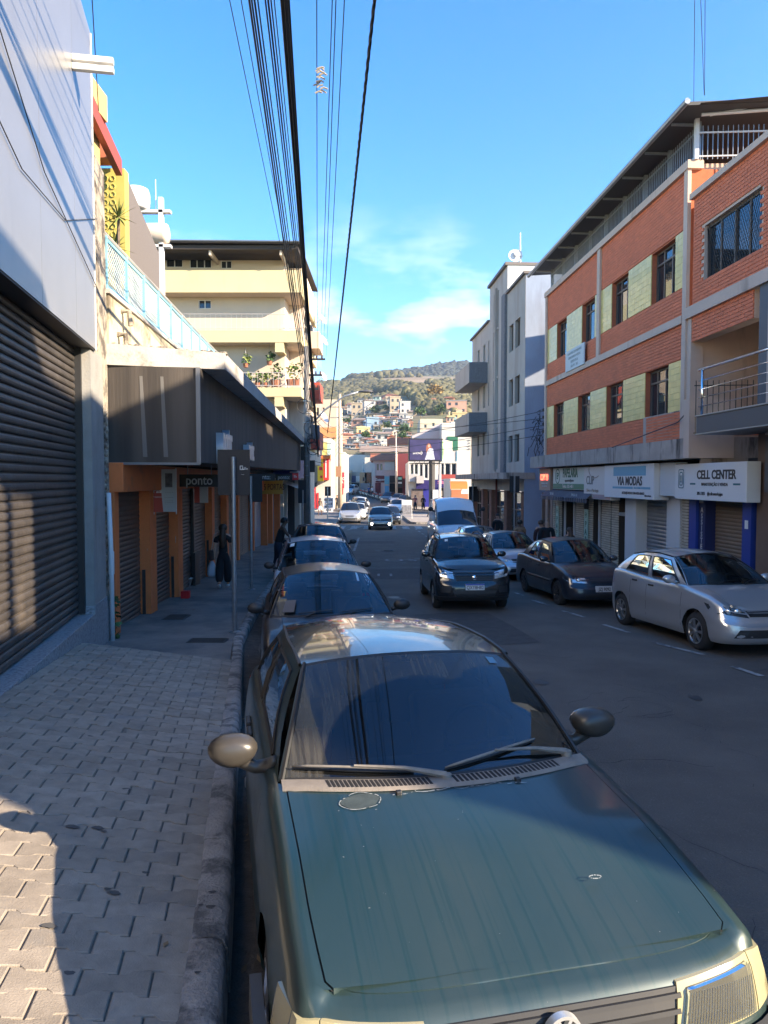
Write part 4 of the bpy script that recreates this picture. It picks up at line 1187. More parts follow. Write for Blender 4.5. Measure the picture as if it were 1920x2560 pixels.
# ------------------------------------------------------------------ the other vehicles
PC = 'cars parked against the left kerb'; PR = 'cars parked against the right kerb'
bronze = paint('dusty_bronze_paint', (.030, .024, .022), .3, .35, dust=.22)
B2 = Car((-.42, 7.15), -9, 'dusty dark brown hatchback right behind the green hatchback, leaflet on its windscreen', bronze, group=PC, L=3.83, W=1.65, wt=1.76, zr=1.37, tr=.53,
    rim=[(0, .66), (.15, .73), (.6, .86), (1.15, .95), (2.2, .96), (3.83, 1.0)], mirror='black', mir_s=.26)
B2.wipers()
b = MB(); g = [[B2.wsf(u, w, .03) + Vector((.0, 0, 0)) for u in (-.80, -.62)] for w in (.06, .30)]; b.grid(g); pa = b.build('leaflet', mat('dark_leaflet', (.10, .09, .09), .6), None)
for o in [pa]:
    me = o.data; M = B2.root.matrix_world
bpy.context.view_layer.update()
pa.matrix_world = B2.root.matrix_world @ Matrix.Translation(ORG[pa.name]); props(pa, 'printed leaflet tucked at the left foot of the brown car windscreen', 'leaflet')
whp = paint('white_car_paint', (.74, .75, .77), .0, .3)
W3 = Car((-1.05, 12.2), -8, 'white SUV with dark roof rails, third in the left parked row', whp, group=PC, L=4.2, W=1.74, wb=2.6, fo=.82, r=.33, sill=.24, wt=1.80, zr=1.53, tr=.57, rt=3.7, sc=4.02,
    rim=[(0, .78), (.15, .88), (.6, 1.0), (1.15, 1.06), (2.2, 1.08), (4.2, 1.12)], roof=[(1.8, 1.53), (2.3, 1.57), (3.1, 1.57), (3.7, 1.53)], rails=True, mirror='black')
W3.wipers()
b = MB(); b.grid([[W3.wsf(u, w, .004) for u in (-.88, -.74)] for w in (.82, .95)]); b.build('sticker', M_plate, W3.root)
gry = paint('slate_car_paint', (.10, .115, .13), .5, .3)
Car((-1.65, 18.7), -6, 'slate grey pickup-height car with big black mirrors, fourth in the left parked row', gry, group=PC, L=4.6, W=1.80, wb=2.8, fo=.85, r=.35, sill=.28, wt=1.95, zr=1.60, tr=.60, rt=3.9, sc=4.3, sa=1.35,
    rim=[(0, .86), (.15, .96), (.6, 1.06), (1.35, 1.12), (2.2, 1.14), (4.6, 1.16)], roof=[(1.95, 1.60), (2.4, 1.63), (3.4, 1.63), (3.9, 1.58)], mirror='black', wins=[(.08, .42), (.46, .80)])
mob = paint('graphite_car_paint', (.022, .023, .026), .45, .25)
Mb = Car((1.93, 15.15), -3.5, 'graphite compact crossover driving towards the camera in mid road', mob, name='moving_car', L=3.57, W=1.66, wb=2.3, fo=.72, r=.30, sill=.24, fr=.36, rr=.3, wt=1.62, zr=1.42, tr=.56, rt=3.1, sc=3.42, sa=1.08,
    rim=[(0, .86), (.15, .94), (.6, 1.02), (1.08, 1.06), (2.2, 1.08), (3.57, 1.12)], roof=[(1.62, 1.47), (2.1, 1.52), (2.7, 1.52), (3.1, 1.47)], rails=True, hl=[(.56, .70), (1.02, .76), (1.10, .92), (.60, .84)],
    grille=[(-.50, .66), (.50, .66), (.56, .84), (-.56, .84)], bars=4, lower=[(-.52, .34), (.52, .34), (.60, .46), (-.60, .46)], fog=[(.66, .42), (.90, .42), (.90, .56), (.62, .56)], emblem=(.73, M_chrome),
    plate=('QXY8H82', .54, 'new'), bumperband=(.24, .33, M_black, .018), rimstyle='five')
Mb.wipers()
b = MB(); b.grid([[Mb.wsf(u, w, .004) for u in (-.74, -.62)] for w in (.78, .90)]); b.build('sticker', M_plate, Mb.root)
b = MB(); b.xyz(-.02, .02, 1.9, 1.94, 1.52, 1.56); b.tube([(0, 1.92, 1.55), (-.02, 2.0, 1.75)], .006, 5); b.build('roof_aerial', M_black, Mb.root)
# driver behind the windscreen is not legible; seats only
sil = paint('silver_car_paint', (.44, .45, .47), .5, .30)
SG = Car((5.79, 10.5), -8.3, 'silver four-door hatchback with alloy wheels parked under the phone shop sign', sil, group=PR, L=3.90, W=1.66, wb=2.465, fo=.80, r=.298, wt=1.86, zr=1.38, tr=.54, rt=3.28, sc=3.74, sa=1.14,
    rim=[(0, .68), (.12, .76), (.5, .88), (1.14, .97), (2.2, .99), (3.3, 1.06), (3.9, 1.06)], roof=[(1.86, 1.385), (2.3, 1.43), (2.8, 1.42), (3.28, 1.36)], hldark=True,
    hl=[(.48, .585), (.98, .64), (1.16, .775), (.56, .70)], grille=[(-.46, .60), (.46, .60), (.50, .68), (-.50, .68)], lower=[(-.80, .30), (.80, .30), (.70, .42), (-.70, .42)], rimstyle='seven', wins=[(.075, .42), (.48, .80)])
SG.wipers()
blu = paint('navy_car_paint', (.030, .036, .050), .35, .28, dust=.12)
SI = Car((4.80, 15.55), -6.9, 'dark navy saloon with grey plate parked under the fashion shop sign', blu, group=PR, L=4.13, W=1.62, wb=2.37, fo=.80, r=.285, wt=1.85, zr=1.36, tr=.53, rt=3.02, sc=3.52, sa=1.16, e=.6,
    rim=[(0, .64), (.15, .72), (.6, .83), (1.16, .92), (2.2, .93), (3.5, .99), (4.13, .97)], roof=[(1.85, 1.36), (2.3, 1.40), (2.7, 1.39), (3.02, 1.34)], hl=[(.46, .56), (.96, .58), (1.04, .68), (.50, .67)],
    grille=[(-.34, .57), (.34, .57), (.38, .66), (-.38, .66)], lower=[(-.55, .26), (.55, .26), (.55, .34), (-.55, .34)], plate=('JZJ 9092', .445, 'old'), rimstyle='ten', moulding=.52)
SI.wipers()
sil2 = paint('pale_silver_paint', (.48, .50, .54), .6, .3)
Car((4.15, 20.9), -6, 'pale silver saloon parked nose to tail behind the navy saloon', sil2, group=PR, L=4.1, W=1.64, wb=2.44, wt=1.85, zr=1.30, tr=.53, rt=3.0, sc=3.5, rim=[(0, .62), (.15, .70), (.6, .80), (1.15, .88), (2.2, .90), (3.5, .95), (4.1, .93)], rimstyle='nine', hl=[(.45, .54), (.97, .56), (1.05, .66), (.50, .64)], plate=('HBS 1407', .42, 'old') if 0 else None, mirror='body').wipers()
Car((3.78, 25.5), -5, 'light grey saloon parked just in front of the white van', paint('light_grey_paint', (.42, .46, .52), .5, .3), group=PR, L=4.2, W=1.66, wb=2.5, wt=1.85, zr=1.30, tr=.53, rt=3.1, sc=3.6, rim=[(0, .64), (.15, .72), (.6, .82), (1.15, .89), (2.2, .91), (3.6, .96), (4.2, .95)], rimstyle='nine')
van = Car((3.32, 31.0), -2, 'tall white delivery van with blank sides parked at the right kerb', paint('van_white_paint', (.75, .76, .78), .0, .35), name='parked_van', cat='van', L=5.5, W=2.02, wb=3.4, fo=.9, r=.34, sill=.28, fr=.40, rr=.12, e=.45, tumble=.6,
    sa=1.0, bow=.16, wt=1.72, zr=1.78, tr=.84, rt=5.35, sc=5.42, bowr=.02, crown=.12, hc=.09, rim=[(0, .86), (.15, .98), (.5, 1.12), (1.0, 1.20), (1.8, 1.26), (5.5, 1.28)], roof=[(1.72, 1.78), (1.80, 1.90), (2.05, 2.2), (2.5, 2.33), (5.35, 2.34)],
    wins=[(.03, .16)], hl=[(.62, .66), (.96, .70), (1.02, .86), (.70, .82)], grille=[(-.4, .60), (.4, .60), (.4, .76), (-.4, .76)], mirror='black', rimstyle='dark', glass=M_farglass, interior=False)
for ob in van.root.children:
    if ob.name.startswith('wing_mirror'): ob.scale = (1.12, 1, 1.5)
FQ = 'oncoming cars queued in the left lane'
Car((-2.78, 58.2), -1, 'silver SUV with large dark grille heading the oncoming queue', sil, group=FQ, name='queued_car', L=4.3, W=1.79, wb=2.67, r=.34, sill=.26, wt=1.85, zr=1.60, tr=.58, rt=3.75, sc=4.1, rim=[(0, .82), (.15, .90), (.6, 1.0), (1.15, 1.05), (4.3, 1.12)],
    grille=[(-.36, .50), (.36, .50), (.46, .82), (-.46, .82)], lower=[(-.9, .3), (.9, .3), (.9, .46), (-.9, .46)], hl=[(.52, .70), (.98, .72), (1.02, .84), (.56, .82)], plate=('RTA 4E05', .56, 'new') if 0 else None, glass=M_farglass, interior=False, detail=1, rimstyle='five')
tc = Car((-.24, 50.0), -1, 'beige crossover with lit fog lamps driving over the crossing', paint('beige_car_paint', (.40, .38, .34), .55, .3), name='moving_car', L=4.2, W=1.76, wb=2.65, r=.34, sill=.24, wt=1.8, zr=1.50, tr=.58, rt=3.7, sc=4.05, rim=[(0, .84), (.15, .92), (.6, 1.0), (1.15, 1.05), (4.2, 1.10)],
    roof=[(1.8, 1.50), (2.3, 1.54), (3.7, 1.50)], grille=[(-.95, .66), (.95, .66), (.95, .80), (-.95, .80)], hl=[(.62, .72), (1.0, .74), (1.04, .84), (.66, .82)], lower=[(-.8, .30), (.8, .30), (.7, .44), (-.7, .44)], lit=.44, emblem=(.74, M_chrome), rails=True, plate=('SFN3J21', .56, 'new') if 0 else None, glass=M_farglass, interior=False, detail=1, rimstyle='five')
P = tc.surf(0, .56, .02); b = MB(); b.box(Frame(P, (1, 0)), -.2, .2, -.06, .06, -.02, 0); b.build('number_plate', M_plate, tc.root)
def far(x, y, hd, lab, col, grp, kind='hatch', nm='queued_car'):
    kw = dict(interior=False, detail=1, glass=M_farglass, rimstyle='five', name=nm, group=grp)
    if kind == 'suv': kw.update(L=4.2, W=1.76, wb=2.6, r=.33, sill=.25, wt=1.8, zr=1.52, tr=.57, rt=3.7, sc=4.05, rim=[(0, .80), (.15, .88), (.6, .98), (1.15, 1.03), (4.2, 1.08)])
    return Car((x, y), hd, lab, col, **kw)
dk = paint('black_car_paint', (.02, .022, .026), .4, .25)
far(-2.45, 64.2, 2, 'white hatchback close behind the silver SUV in the queue', whp, FQ)
far(-2.55, 70.0, 4, 'dark hatchback third in the oncoming queue', dk, FQ)
far(-2.85, 76.5, 6, 'white SUV fourth in the oncoming queue', whp, FQ, 'suv')
far(-3.3, 83, 7, 'silver hatchback last in the oncoming queue', sil, FQ)
far(.55, 56.8, 0, 'black hatchback following the beige crossover', dk, None, nm='moving_car')
far(.95, 76.5, 16, 'white hatchback turning off past the plaza', whp, None, nm='moving_car')
far(2.35, 84.5, 5, 'dark SUV parked by the red building', dk, 'cars parked by the plaza', 'suv')
far(1.55, 93, 10, 'white hatchback parked beyond the dark SUV', whp, 'cars parked by the plaza')
far(.2, 98, 14, 'grey hatchback parked beside the motorcycles', gry, 'cars parked by the plaza')
far(-6.1, 120, 16, 'silver SUV furthest down the street at the bend', sil, 'cars at the far bend', 'suv')
far(-8.2, 124, 16, 'white hatchback at the far bend beside the silver SUV', whp, 'cars at the far bend')
far(-7.3, 84, 20, 'blue hatchback parked at the left pavement by the red banner', blu, None, nm='parked_car')

# ------------------------------------------------------------------ motorcycles at the bend
def motorcycle(x, y, hd, lab, first=None):
    root = thing('motorcycle', (x, y, Rz(y) + (0.0)), lab, 'motorcycle', 'motorcycles parked in a row at the bend', rot=(0, 0, -R(hd)))
    if first:
        for ch in first.children:
            c = ch.copy(); COL.objects.link(c); c.parent = root
        return root
    for yy in (-.62, .62):
        b = MB(); b.lathe(Matrix.Translation((0, yy, .3)) @ Matrix.Rotation(R(90), 4, 'Y'), [(.24, -.04), (.30, -.03), (.31, 0), (.30, .03), (.24, .04)], 16); b.build('wheel', M_rubber, root, smooth=True)
    b = MB(); b.tube([(0, -.62, .3), (0, -.42, .95)], .03, 6); b.build('fork', M_steel, root)
    b = MB(); b.tube([(-.34, -.36, 1.0), (0, -.42, .96), (.34, -.36, 1.0)], .02, 6); b.build('handlebar', M_black, root)
    b = MB(); b.xyz(-.13, .13, -.35, .1, .62, .86); b.build('fuel_tank', mat('red_tank', (.30, .02, .02), .3), root, bevel=.05)
    b = MB(); b.xyz(-.12, .12, .1, .75, .70, .80); b.build('seat', M_black, root, bevel=.03)
    b = MB(); b.xyz(-.14, .14, -.25, .25, .25, .58); b.build('engine', M_steel, root, bevel=.03)
    b = MB(); b.lathe(Frame((0, -.55, .85), (1, 0)).M(0, 0, 0), [(.09, 0), (.08, .05), (.001, .07)], 12); b.build('headlight', M_lamp, root)
    return root
m0 = None
for i in range(8):
    t = i / 7; x = -3.6 + 4.0 * t + .1; y = 120 - 18 * t
    c = motorcycle(x - .4, y, -55, 'motorcycle %s in the row at the bend' % ['furthest away', 'second from the far end', 'third from the far end', 'fourth from the far end', 'fourth from the near end', 'third from the near end', 'second from the near end', 'nearest the camera'][i], m0)
    m0 = m0 or c
# ================================================================== LEFT SIDE
def corrug(mb, F, p0, p1, q0, q1, n, pitch=.075, depth=.014, prof=None):
    """horizontal ribs of a rolling shutter"""
    k = int((q1 - q0) / pitch); pr = prof or [(0, 0), (.12, .4), (.35, 1), (.6, 1), (.85, .3), (.93, -.25)]
    g = []
    for i in range(k):
        for (t, d) in pr: g.append([F.P(p, q0 + (i + t) * (q1 - q0) / k, n + d * depth) for p in (p0, p1)])
    g.append([F.P(p, q1, n) for p in (p0, p1)])
    mb.grid(g)
def window(F, p0, p1, q0, q1, n, parent, mframe, cols=2, rows=1, deep=.12, fw=.04, mglass=None, transom=0, sill=None, extra=None):
    """real opening: frame set back, glass panes as sub-parts"""
    b = MB(); d = n - deep
    b.box(F, p0, p1, q0, q0 + fw, d, d + .05); b.box(F, p0, p1, q1 - fw, q1, d, d + .05); b.box(F, p0, p0 + fw, q0 + fw, q1 - fw, d, d + .05); b.box(F, p1 - fw, p1, q0 + fw, q1 - fw, d, d + .05)
    qt = q1 - transom if transom else q1
    for i in range(1, cols): x = p0 + (p1 - p0) * i / cols; b.box(F, x - fw / 2, x + fw / 2, q0 + fw, q1 - fw, d + .002, d + .048)
    if transom: b.box(F, p0 + fw, p1 - fw, qt - fw / 2, qt + fw / 2, d + .004, d + .054)
    for j in range(1, rows): z = q0 + (q1 - q0) * j / rows; b.box(F, p0 + fw, p1 - fw, z - fw / 2, z + fw / 2, d + .004, d + .046)
    w = b.build('window', mframe, parent)
    for i in range(cols):
        x0 = p0 + (p1 - p0) * i / cols + fw * .6; x1 = p0 + (p1 - p0) * (i + 1) / cols - fw * .6
        b = MB(); off = .012 * ((i % 2) * 2 - 1); b.box(F, x0, x1, q0 + fw, (qt if transom else q1) - fw * .6, d + .012 + off, d + .018 + off); b.build('pane', mglass or M_glassw, w)
        if transom: b = MB(); b.box(F, x0, x1, qt + fw * .6, q1 - fw, d + .012, d + .018); b.build('pane', mglass or M_glassw, w)
    if sill: b = MB(); b.box(F, p0 - .04, p1 + .04, q0 - .05, q0 - .003, n - .02, n + .05); b.build('sill', sill, w)
    return w
def wall_open(mb, F, p0, p1, q0, q1, n0, n1, holes):
    """a wall slab with rectangular openings"""
    ps = sorted(set([p0, p1] + [h[0] for h in holes] + [h[1] for h in holes])); qs = sorted(set([q0, q1] + [h[2] for h in holes] + [h[3] for h in holes]))
    for i in range(len(ps) - 1):
        j = 0
        while j < len(qs) - 1:
            pm = (ps[i] + ps[i + 1]) / 2
            def hole(jj): qm = (qs[jj] + qs[jj + 1]) / 2; return any(h[0] < pm < h[1] and h[2] < qm < h[3] for h in holes)
            if hole(j): j += 1; continue
            k = j
            while k + 1 < len(qs) - 1 and not hole(k + 1): k += 1
            mb.box(F, ps[i], ps[i + 1], qs[j], qs[k + 1], n0, n1); j = k + 1

M_acm = mat('silver_cladding', (0.36, 0.355, 0.35), 0.36, metal=0.6, var=0.07, vscale=.8, col2=(.27, .27, .28), c2scale=1.2, c2lo=.58, c2hi=.8, streak=True)
M_granite = mat('grey_granite', (0.30, 0.31, 0.32), 0.45, var=0.30, vscale=38, col2=(0.16, 0.16, 0.17), c2scale=26, c2lo=.5, c2hi=.6)
M_pier = mat('cement_render', (0.27, 0.265, 0.25), 0.9, var=.14, vscale=2.5, bump=.3, bscale=30, col2=(0.20, 0.15, 0.10), c2scale=1.4, c2lo=.56, c2hi=.72, streak=True)
M_old = mat('old_wall', (0.34, 0.30, 0.24), 0.95, var=.35, vscale=4, bump=1.0, bscale=14, col2=(0.10, 0.085, 0.07), c2scale=3, c2lo=.48, c2hi=.6)
FL = Frame((-2.237, 0, 0), (-0.186, 1))
nb = thing('shop_building', FL.P(6, -2.4, -3).to_tuple(), 'shop with silver panel front and wide dark rolling shutter at the left edge', 'building')
b = MB(); b.box(FL, -6, 11.2, 1.95, 6.2, -6, -.08); b.box(FL, -6, 11.2, -3, 1.95, -6, -.6); b.box(FL, 11.2, 11.25, -3, 6.2, -6, -.1); b.build('wall', M_pier, nb)
b = MB(); b.box(FL, -6, 11.72, -3.1, -1.918, -.55, 0); b.build('granite_step', M_granite, nb, bevel=.006)
b = MB(); b.box(FL, 10.42, 11.27, -1.80, 1.86, -.6, 0.0); b.build('pier', M_pier, nb); b = MB(); b.box(FL, -5.8, -5.2, -1.9, 1.86, -.6, 0); b.build('pier', M_pier, nb)
b = MB(); b.box(FL, 10.40, 11.29, -1.917, -1.80, -.62, .01); b.build('pier_foot', M_granite, nb)
slat_me = None
k = 38; q0 = -1.90; pit = (1.86 - q0) / k
for i in range(k):
    z = q0 + i * pit; b = MB()
    b.grid([[FL.P(p, z + t * pit, -.22 + d * .021) for p in (-5.2, 10.45)] for t, d in [(0.02, -.3), (.08, .35), (.22, .85), (.45, 1), (.70, .8), (.86, .3), (.90, -.45), (.99, -.5)]])
    b.build('slat', M_shut, nb, smooth=False)
b = MB(); b.box(FL, 10.36, 10.43, -1.9, 1.9, -.24, -.12); b.build('shutter_guide', M_black, nb)
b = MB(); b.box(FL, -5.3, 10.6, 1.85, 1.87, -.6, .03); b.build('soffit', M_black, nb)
# silver panels, each its own sheet, seams open
xs = [-5.5, -3.1, -.7, 1.7, 4.0, 6.1, 7.9, 9.45, 10.60]
def ptop(p): return interp([(-6, 7.6), (6, 6.9), (9.8, 6.42), (10.72, 6.27)], p)
for i in range(len(xs) - 1):
    b = MB(); b.prism(FL, [(xs[i] + .004, 1.87), (xs[i + 1] - .004, 1.87), (xs[i + 1] - .004, ptop(xs[i + 1])), (xs[i] + .004, ptop(xs[i]))], -.06, .04); b.build('cladding_panel', M_acm, nb)
b = MB(); b.box(FL, 10.602, 10.63, 1.86, 6.29, -.1, .05); b.tube([FL.P(x, ptop(x) + .01, .0) for x in (-5.5, 6, 9.8, 10.62)], .03, 6); b.build('edge_trim', M_white, nb)
b = MB(); b.box(FL, 5.4, 6.30, 2.17, 2.45, .05, .08); b.build('yellow_plate', mat('yellow_sign', (.75, .52, .05), .5), nb)
for dz in (0, .11):
    b = MB(); b.box(FL, 9.42, 9.50, 5.16 + dz, 5.24 + dz, .04, .54); o = b.build('tube_light', M_white, None, bevel=.01)
    props(o, ['lower', 'upper'][dz > 0] + ' white tube lamp sticking out from the silver panel front', 'lamp', 'tube lamps on the silver front')
# thin service cables drooping over the silver front
for i, pts in enumerate([[(5.6, 3.4), (7.2, 3.0), (8.9, 3.1), (10.7, 3.75)], [(5.4, 4.6), (8.0, 3.3), (10.7, 2.75)]]):
    b = MB(); b.tube([FL.P(p, q, .06) for p, q in pts], .006, 5); b.build('service_cable', M_black, nb)

# old party wall with pipe and weeds
ow = thing('party_wall', FL.P(11.6, -2.8, -.2).to_tuple(), 'narrow crumbling old wall with white pipe between silver shop and orange shop', 'wall')
b = MB(); b.box(FL, 11.27, 11.98, -3.0, 4.9, -5, -.06); b.build('masonry', M_old, ow)
for i in range(60):
    q = -2.7 + (i // 2) * .13 + rnd.uniform(-.02, .02); p = 11.62 + (i % 2) * .16 + rnd.uniform(-.03, .03)
    b = MB(); r_ = rnd.uniform(.05, .085)
    b.lathe(FL.M(p, q, -.07, rnd.uniform(0, 3)) @ Matrix.Diagonal((1.1, .8, .7, 1)), [(r_, -.02), (r_ * .95, .02), (r_ * .7, .055), (.001, .065)], 7); b.build('stone', M_old, ow)
b = MB(); b.tube([FL.P(11.44, -2.9, .05), FL.P(11.44, -1.25, .05), FL.P(11.42, -.2, .03)], .036, 10); b.lathe(FL.M(11.44, -1.3, .05) @ Matrix.Rotation(R(-90), 4, 'X'), [(.045, -.18), (.045, .18)], 10); b.build('drain_pipe', M_whiteplast, ow, smooth=True)
M_leaf = mat('leaf_green', (0.055, 0.10, 0.025), 0.6, isl=.5, var=.2, vscale=4)
M_leafy = mat('leaf_yellow_green', (0.16, 0.20, 0.05), 0.6, isl=.4)
def leafy(pts, n, size, m, name, parent, label=None, cat=None, seed=3, droop=0):
    rr = random.Random(seed); mb = MB()
    for _ in range(n):
        c, rad = rr.choice(pts); v = Vector((rr.gauss(0, 1), rr.gauss(0, 1), rr.gauss(0, 1))).normalized() * rad * rr.random() ** .4
        p = Vector(c) + v; a = Vector((rr.uniform(-1, 1), rr.uniform(-1, 1), rr.uniform(-.5, .5) - droop)).normalized() * size * rr.uniform(.6, 1.3); w = a.cross(Vector((rr.uniform(-1, 1), rr.uniform(-1, 1), rr.uniform(-1, 1)))).normalized() * a.length * .35
        mb.quad(p, p + a * .5 + w, p + a, p + a * .5 - w)
    o = mb.build(name, m, parent, kind='stuff' if parent else None)
    if label: props(o, label, cat)
    return o
leafy([((-4.36, 11.45, z), .10) for z in (-2.45, -2.3, -2.15, -1.95)], 90, .11, M_leaf, 'wall_weed', None, 'green weed growing at the foot of the crumbling wall', 'plant', 5)

# ---- orange shop with long dark fascia
FS = Frame((-3.65, 0, 0), (-0.065, 1))
FS2 = Frame((-5.73, 32, 0), (0.04, 1))
sh = thing('corner_shop', (-5.5, 20, -3), 'long shop with orange pillars, closed dark shutters and deep dark fascia', 'building')
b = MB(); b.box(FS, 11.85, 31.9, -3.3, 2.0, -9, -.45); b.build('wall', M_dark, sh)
pil = [(11.8, 12.05), (14.04, 14.54), (16.5, 17.0), (21.0, 21.45), (23.8, 24.25), (26.6, 26.95), (31.4, 31.8)]
for i, (a, c) in enumerate(pil):
    b = MB(); b.box(FS, a, c, -3.3, -.195, -.45, 0); b.build('pillar', M_orange, sh, bevel=.008)
    if i in (1, 2, 3, 5):
        b = MB(); b.box(FS, a - .028, a - .002, -2.75, -1.75, -.16, -.10); b.build('guard_rail', mat('rusty_iron', (.05, .03, .025), .8, var=.3, vscale=20), sh)
        b = MB(); z = -1.35; n_ = 9; b.prism(Frame(FS.P(a, 0, 0), (1, 0)), [(-.10 + .06 * math.cos(t) * rnd.uniform(.5, 1), z + .14 * math.sin(t) * rnd.uniform(.6, 1)) for t in [6.283 * j / n_ for j in range(n_)]], .0, .004); b.build('paint_chip', mat('bare_plaster', (.42, .40, .38), .9, var=.3, vscale=30), sh)
b = MB(); b.box(FS, 11.8, 31.8, -.20, .285, -.45, .15); b.build('lintel', M_orange, sh, bevel=.01)
for (a, c) in [(12.05, 14.04), (14.54, 16.5), (17.0, 18.9), (19.05, 21.0), (21.45, 23.8), (24.25, 26.6), (26.95, 29.1), (29.2, 31.4)]:
    b = MB(); corrug(b, FS, a, c, -3.2, -.2, -.21, .09, .012); b.build('shutter', M_shutb, sh)
b = MB(); b.box(FS, 18.92, 19.03, -2.85, -.2, -.2, -.12); b.build('shutter_post', M_black, sh)
b = MB(); b.box(FS, 18.75, 19.4, -2.85, -1.9, -.12, -.06); b.build('shutter_lock_frame', M_black, sh)
# far part of the shop, glass doors
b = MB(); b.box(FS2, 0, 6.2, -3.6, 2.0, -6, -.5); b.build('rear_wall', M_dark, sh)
for (a, c) in [(2.6, 2.8), (3.9, 4.1), (5.9, 6.1)]:
    b = MB(); b.box(FS2, a, c, -3.5, -.5, -.5, 0); b.build('pillar', M_orange, sh)
b = MB(); b.box(FS2, 0, 6.1, -.5, .0, -.5, .1); b.build('lintel', M_orange, sh)
for (a, c) in [(.1, 1.2), (1.3, 2.55), (2.85, 3.85), (4.15, 5.85)]:
    b = MB(); b.box(FS2, a, c, -3.4, -.5, -.34, -.30); b.build('glass_door', mat('frosted_door', (.30, .36, .42), .25), sh)
M_fascia = bpy.data.materials.new('ribbed_dark_cladding'); M_fascia.use_nodes = True
def _f():
    nt = M_fascia.node_tree; N = nt.nodes; l = nt.links.new; bb = N['Principled BSDF']
    g = N.new('ShaderNodeNewGeometry'); mp = N.new('ShaderNodeMapping'); mp.inputs['Scale'].default_value = (1, 1, .06); l(g.outputs['Position'], mp.inputs[0])
    n = N.new('ShaderNodeTexNoise'); n.inputs['Scale'].default_value = 22; n.inputs['Detail'].default_value = 3; l(mp.outputs[0], n.inputs['Vector'])
    n2 = N.new('ShaderNodeTexNoise'); n2.inputs['Scale'].default_value = 2.2; n2.inputs['Detail'].default_value = 5; l(mp.outputs[0], n2.inputs['Vector'])
    r = N.new('ShaderNodeValToRGB'); r.color_ramp.elements[0].position = .35; r.color_ramp.elements[1].position = .7; r.color_ramp.elements[0].color = (.030, .025, .022, 1); r.color_ramp.elements[1].color = (.075, .062, .052, 1)
    l(n2.outputs['Fac'], r.inputs[0]); l(r.outputs[0], bb.inputs['Base Color']); bb.inputs['Roughness'].default_value = .75
    bp = N.new('ShaderNodeBump'); bp.inputs['Strength'].default_value = .5; bp.inputs['Distance'].default_value = .01; l(n.outputs['Fac'], bp.inputs['Height']); l(bp.outputs[0], bb.inputs['Normal'])
_f(); MATS['ribbed_dark_cladding'] = M_fascia
FA = Frame((-2.45, 0, 0), (-0.05, 1))
FF = Frame((-4.50, 11.80, 0), (1.44, .22))
b = MB(); b.box(FF, 0, 1.46, .29, 1.86, -.06, 0); b.build('fascia_panel', M_fascia, sh)
xs = [12.02, 14.0, 16.2, 18.4, 20.8, 23.2, 25.6, 28.2, 31, 34, 37.4]
for i in range(len(xs) - 1):
    b = MB(); b.prism(FA, [(xs[i] + .006, .29 + .19 * (xs[i] - 12) / 25), (xs[i + 1] - .006, .29 + .19 * (xs[i + 1] - 12) / 25), (xs[i + 1] - .006, 1.86), (xs[i] + .006, 1.86)], -.06, 0); b.build('fascia_panel', M_fascia, sh)
b = MB(); b.box(FF, 1.40, 1.47, .27, 1.86, -.005, .03); b.box(FF, -.02, 1.46, .25, .29, -.02, .02); b.build('fascia_trim', mat('dull_aluminium', (.16, .16, .17), .5, metal=.6), sh)
for i, x in enumerate((.50, .83)):
    b = MB(); b.prism(FF, [(x, 1.70), (x + .05, 1.70), (x + .11, .38), (x + .04, .38)], .003, .006); b.build('faded_band', mat('faded_band', (.12, .115, .11), .8), sh)
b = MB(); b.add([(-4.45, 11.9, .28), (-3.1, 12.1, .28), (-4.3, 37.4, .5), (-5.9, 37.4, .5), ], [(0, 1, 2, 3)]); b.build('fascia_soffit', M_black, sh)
M_slab = mat('weathered_white_slab', (0.40, 0.38, 0.35), 0.9, var=.12, vscale=2, bump=.3, bscale=20, col2=(0.13, 0.11, 0.09), c2scale=1.6, c2lo=.54, c2hi=.68)
b = MB(); P = [(-4.62, 11.70), (-2.68, 12.25), (-3.45, 26), (-4.15, 38.5), (-6.2, 38.5), (-5.6, 11.9)]
b.prism(Frame((0, 0, 0), (1, 0)), [(0, 0), (0, 0), (0, 0)], 0, 0) if 0 else b.add([(x, y, 2.14 + (.07 if i in (0, 5) else 0)) for i, (x, y) in enumerate(P)] + [(x, y, 1.865) for x, y in P], [tuple(range(6)), tuple(range(6, 12))[::-1]] + [(i, i + 6, (i + 1) % 6 + 6, (i + 1) % 6) for i in range(6)])
b.build('canopy_slab', M_slab, sh, fix=True)
rr = random.Random(4); b = MB()
for i in range(60):
    t = rr.random(); x = -4.5 + 1.8 * t; y = 11.78 + .48 * t + .03; b.lathe(Matrix.Translation((x, y + rr.uniform(0, .2), 2.15 + .07 * (1 - t))), [(rr.uniform(.03, .08), -.02), (.03, .02), (.001, .03)], 6)
b.build('mortar_crust', M_old, sh, kind='stuff')
M_letter = mat('brushed_letter', (.50, .55, .60), .3, metal=.5)
for p, q, s_ in ((13.9, .74, .80), (17.3, .70, .72)):
    text('ponto:', s_, M_letter, sh, FA.M(p, q, .08), ext=.07, bold=.02, sx=.50, name='sign_letters')
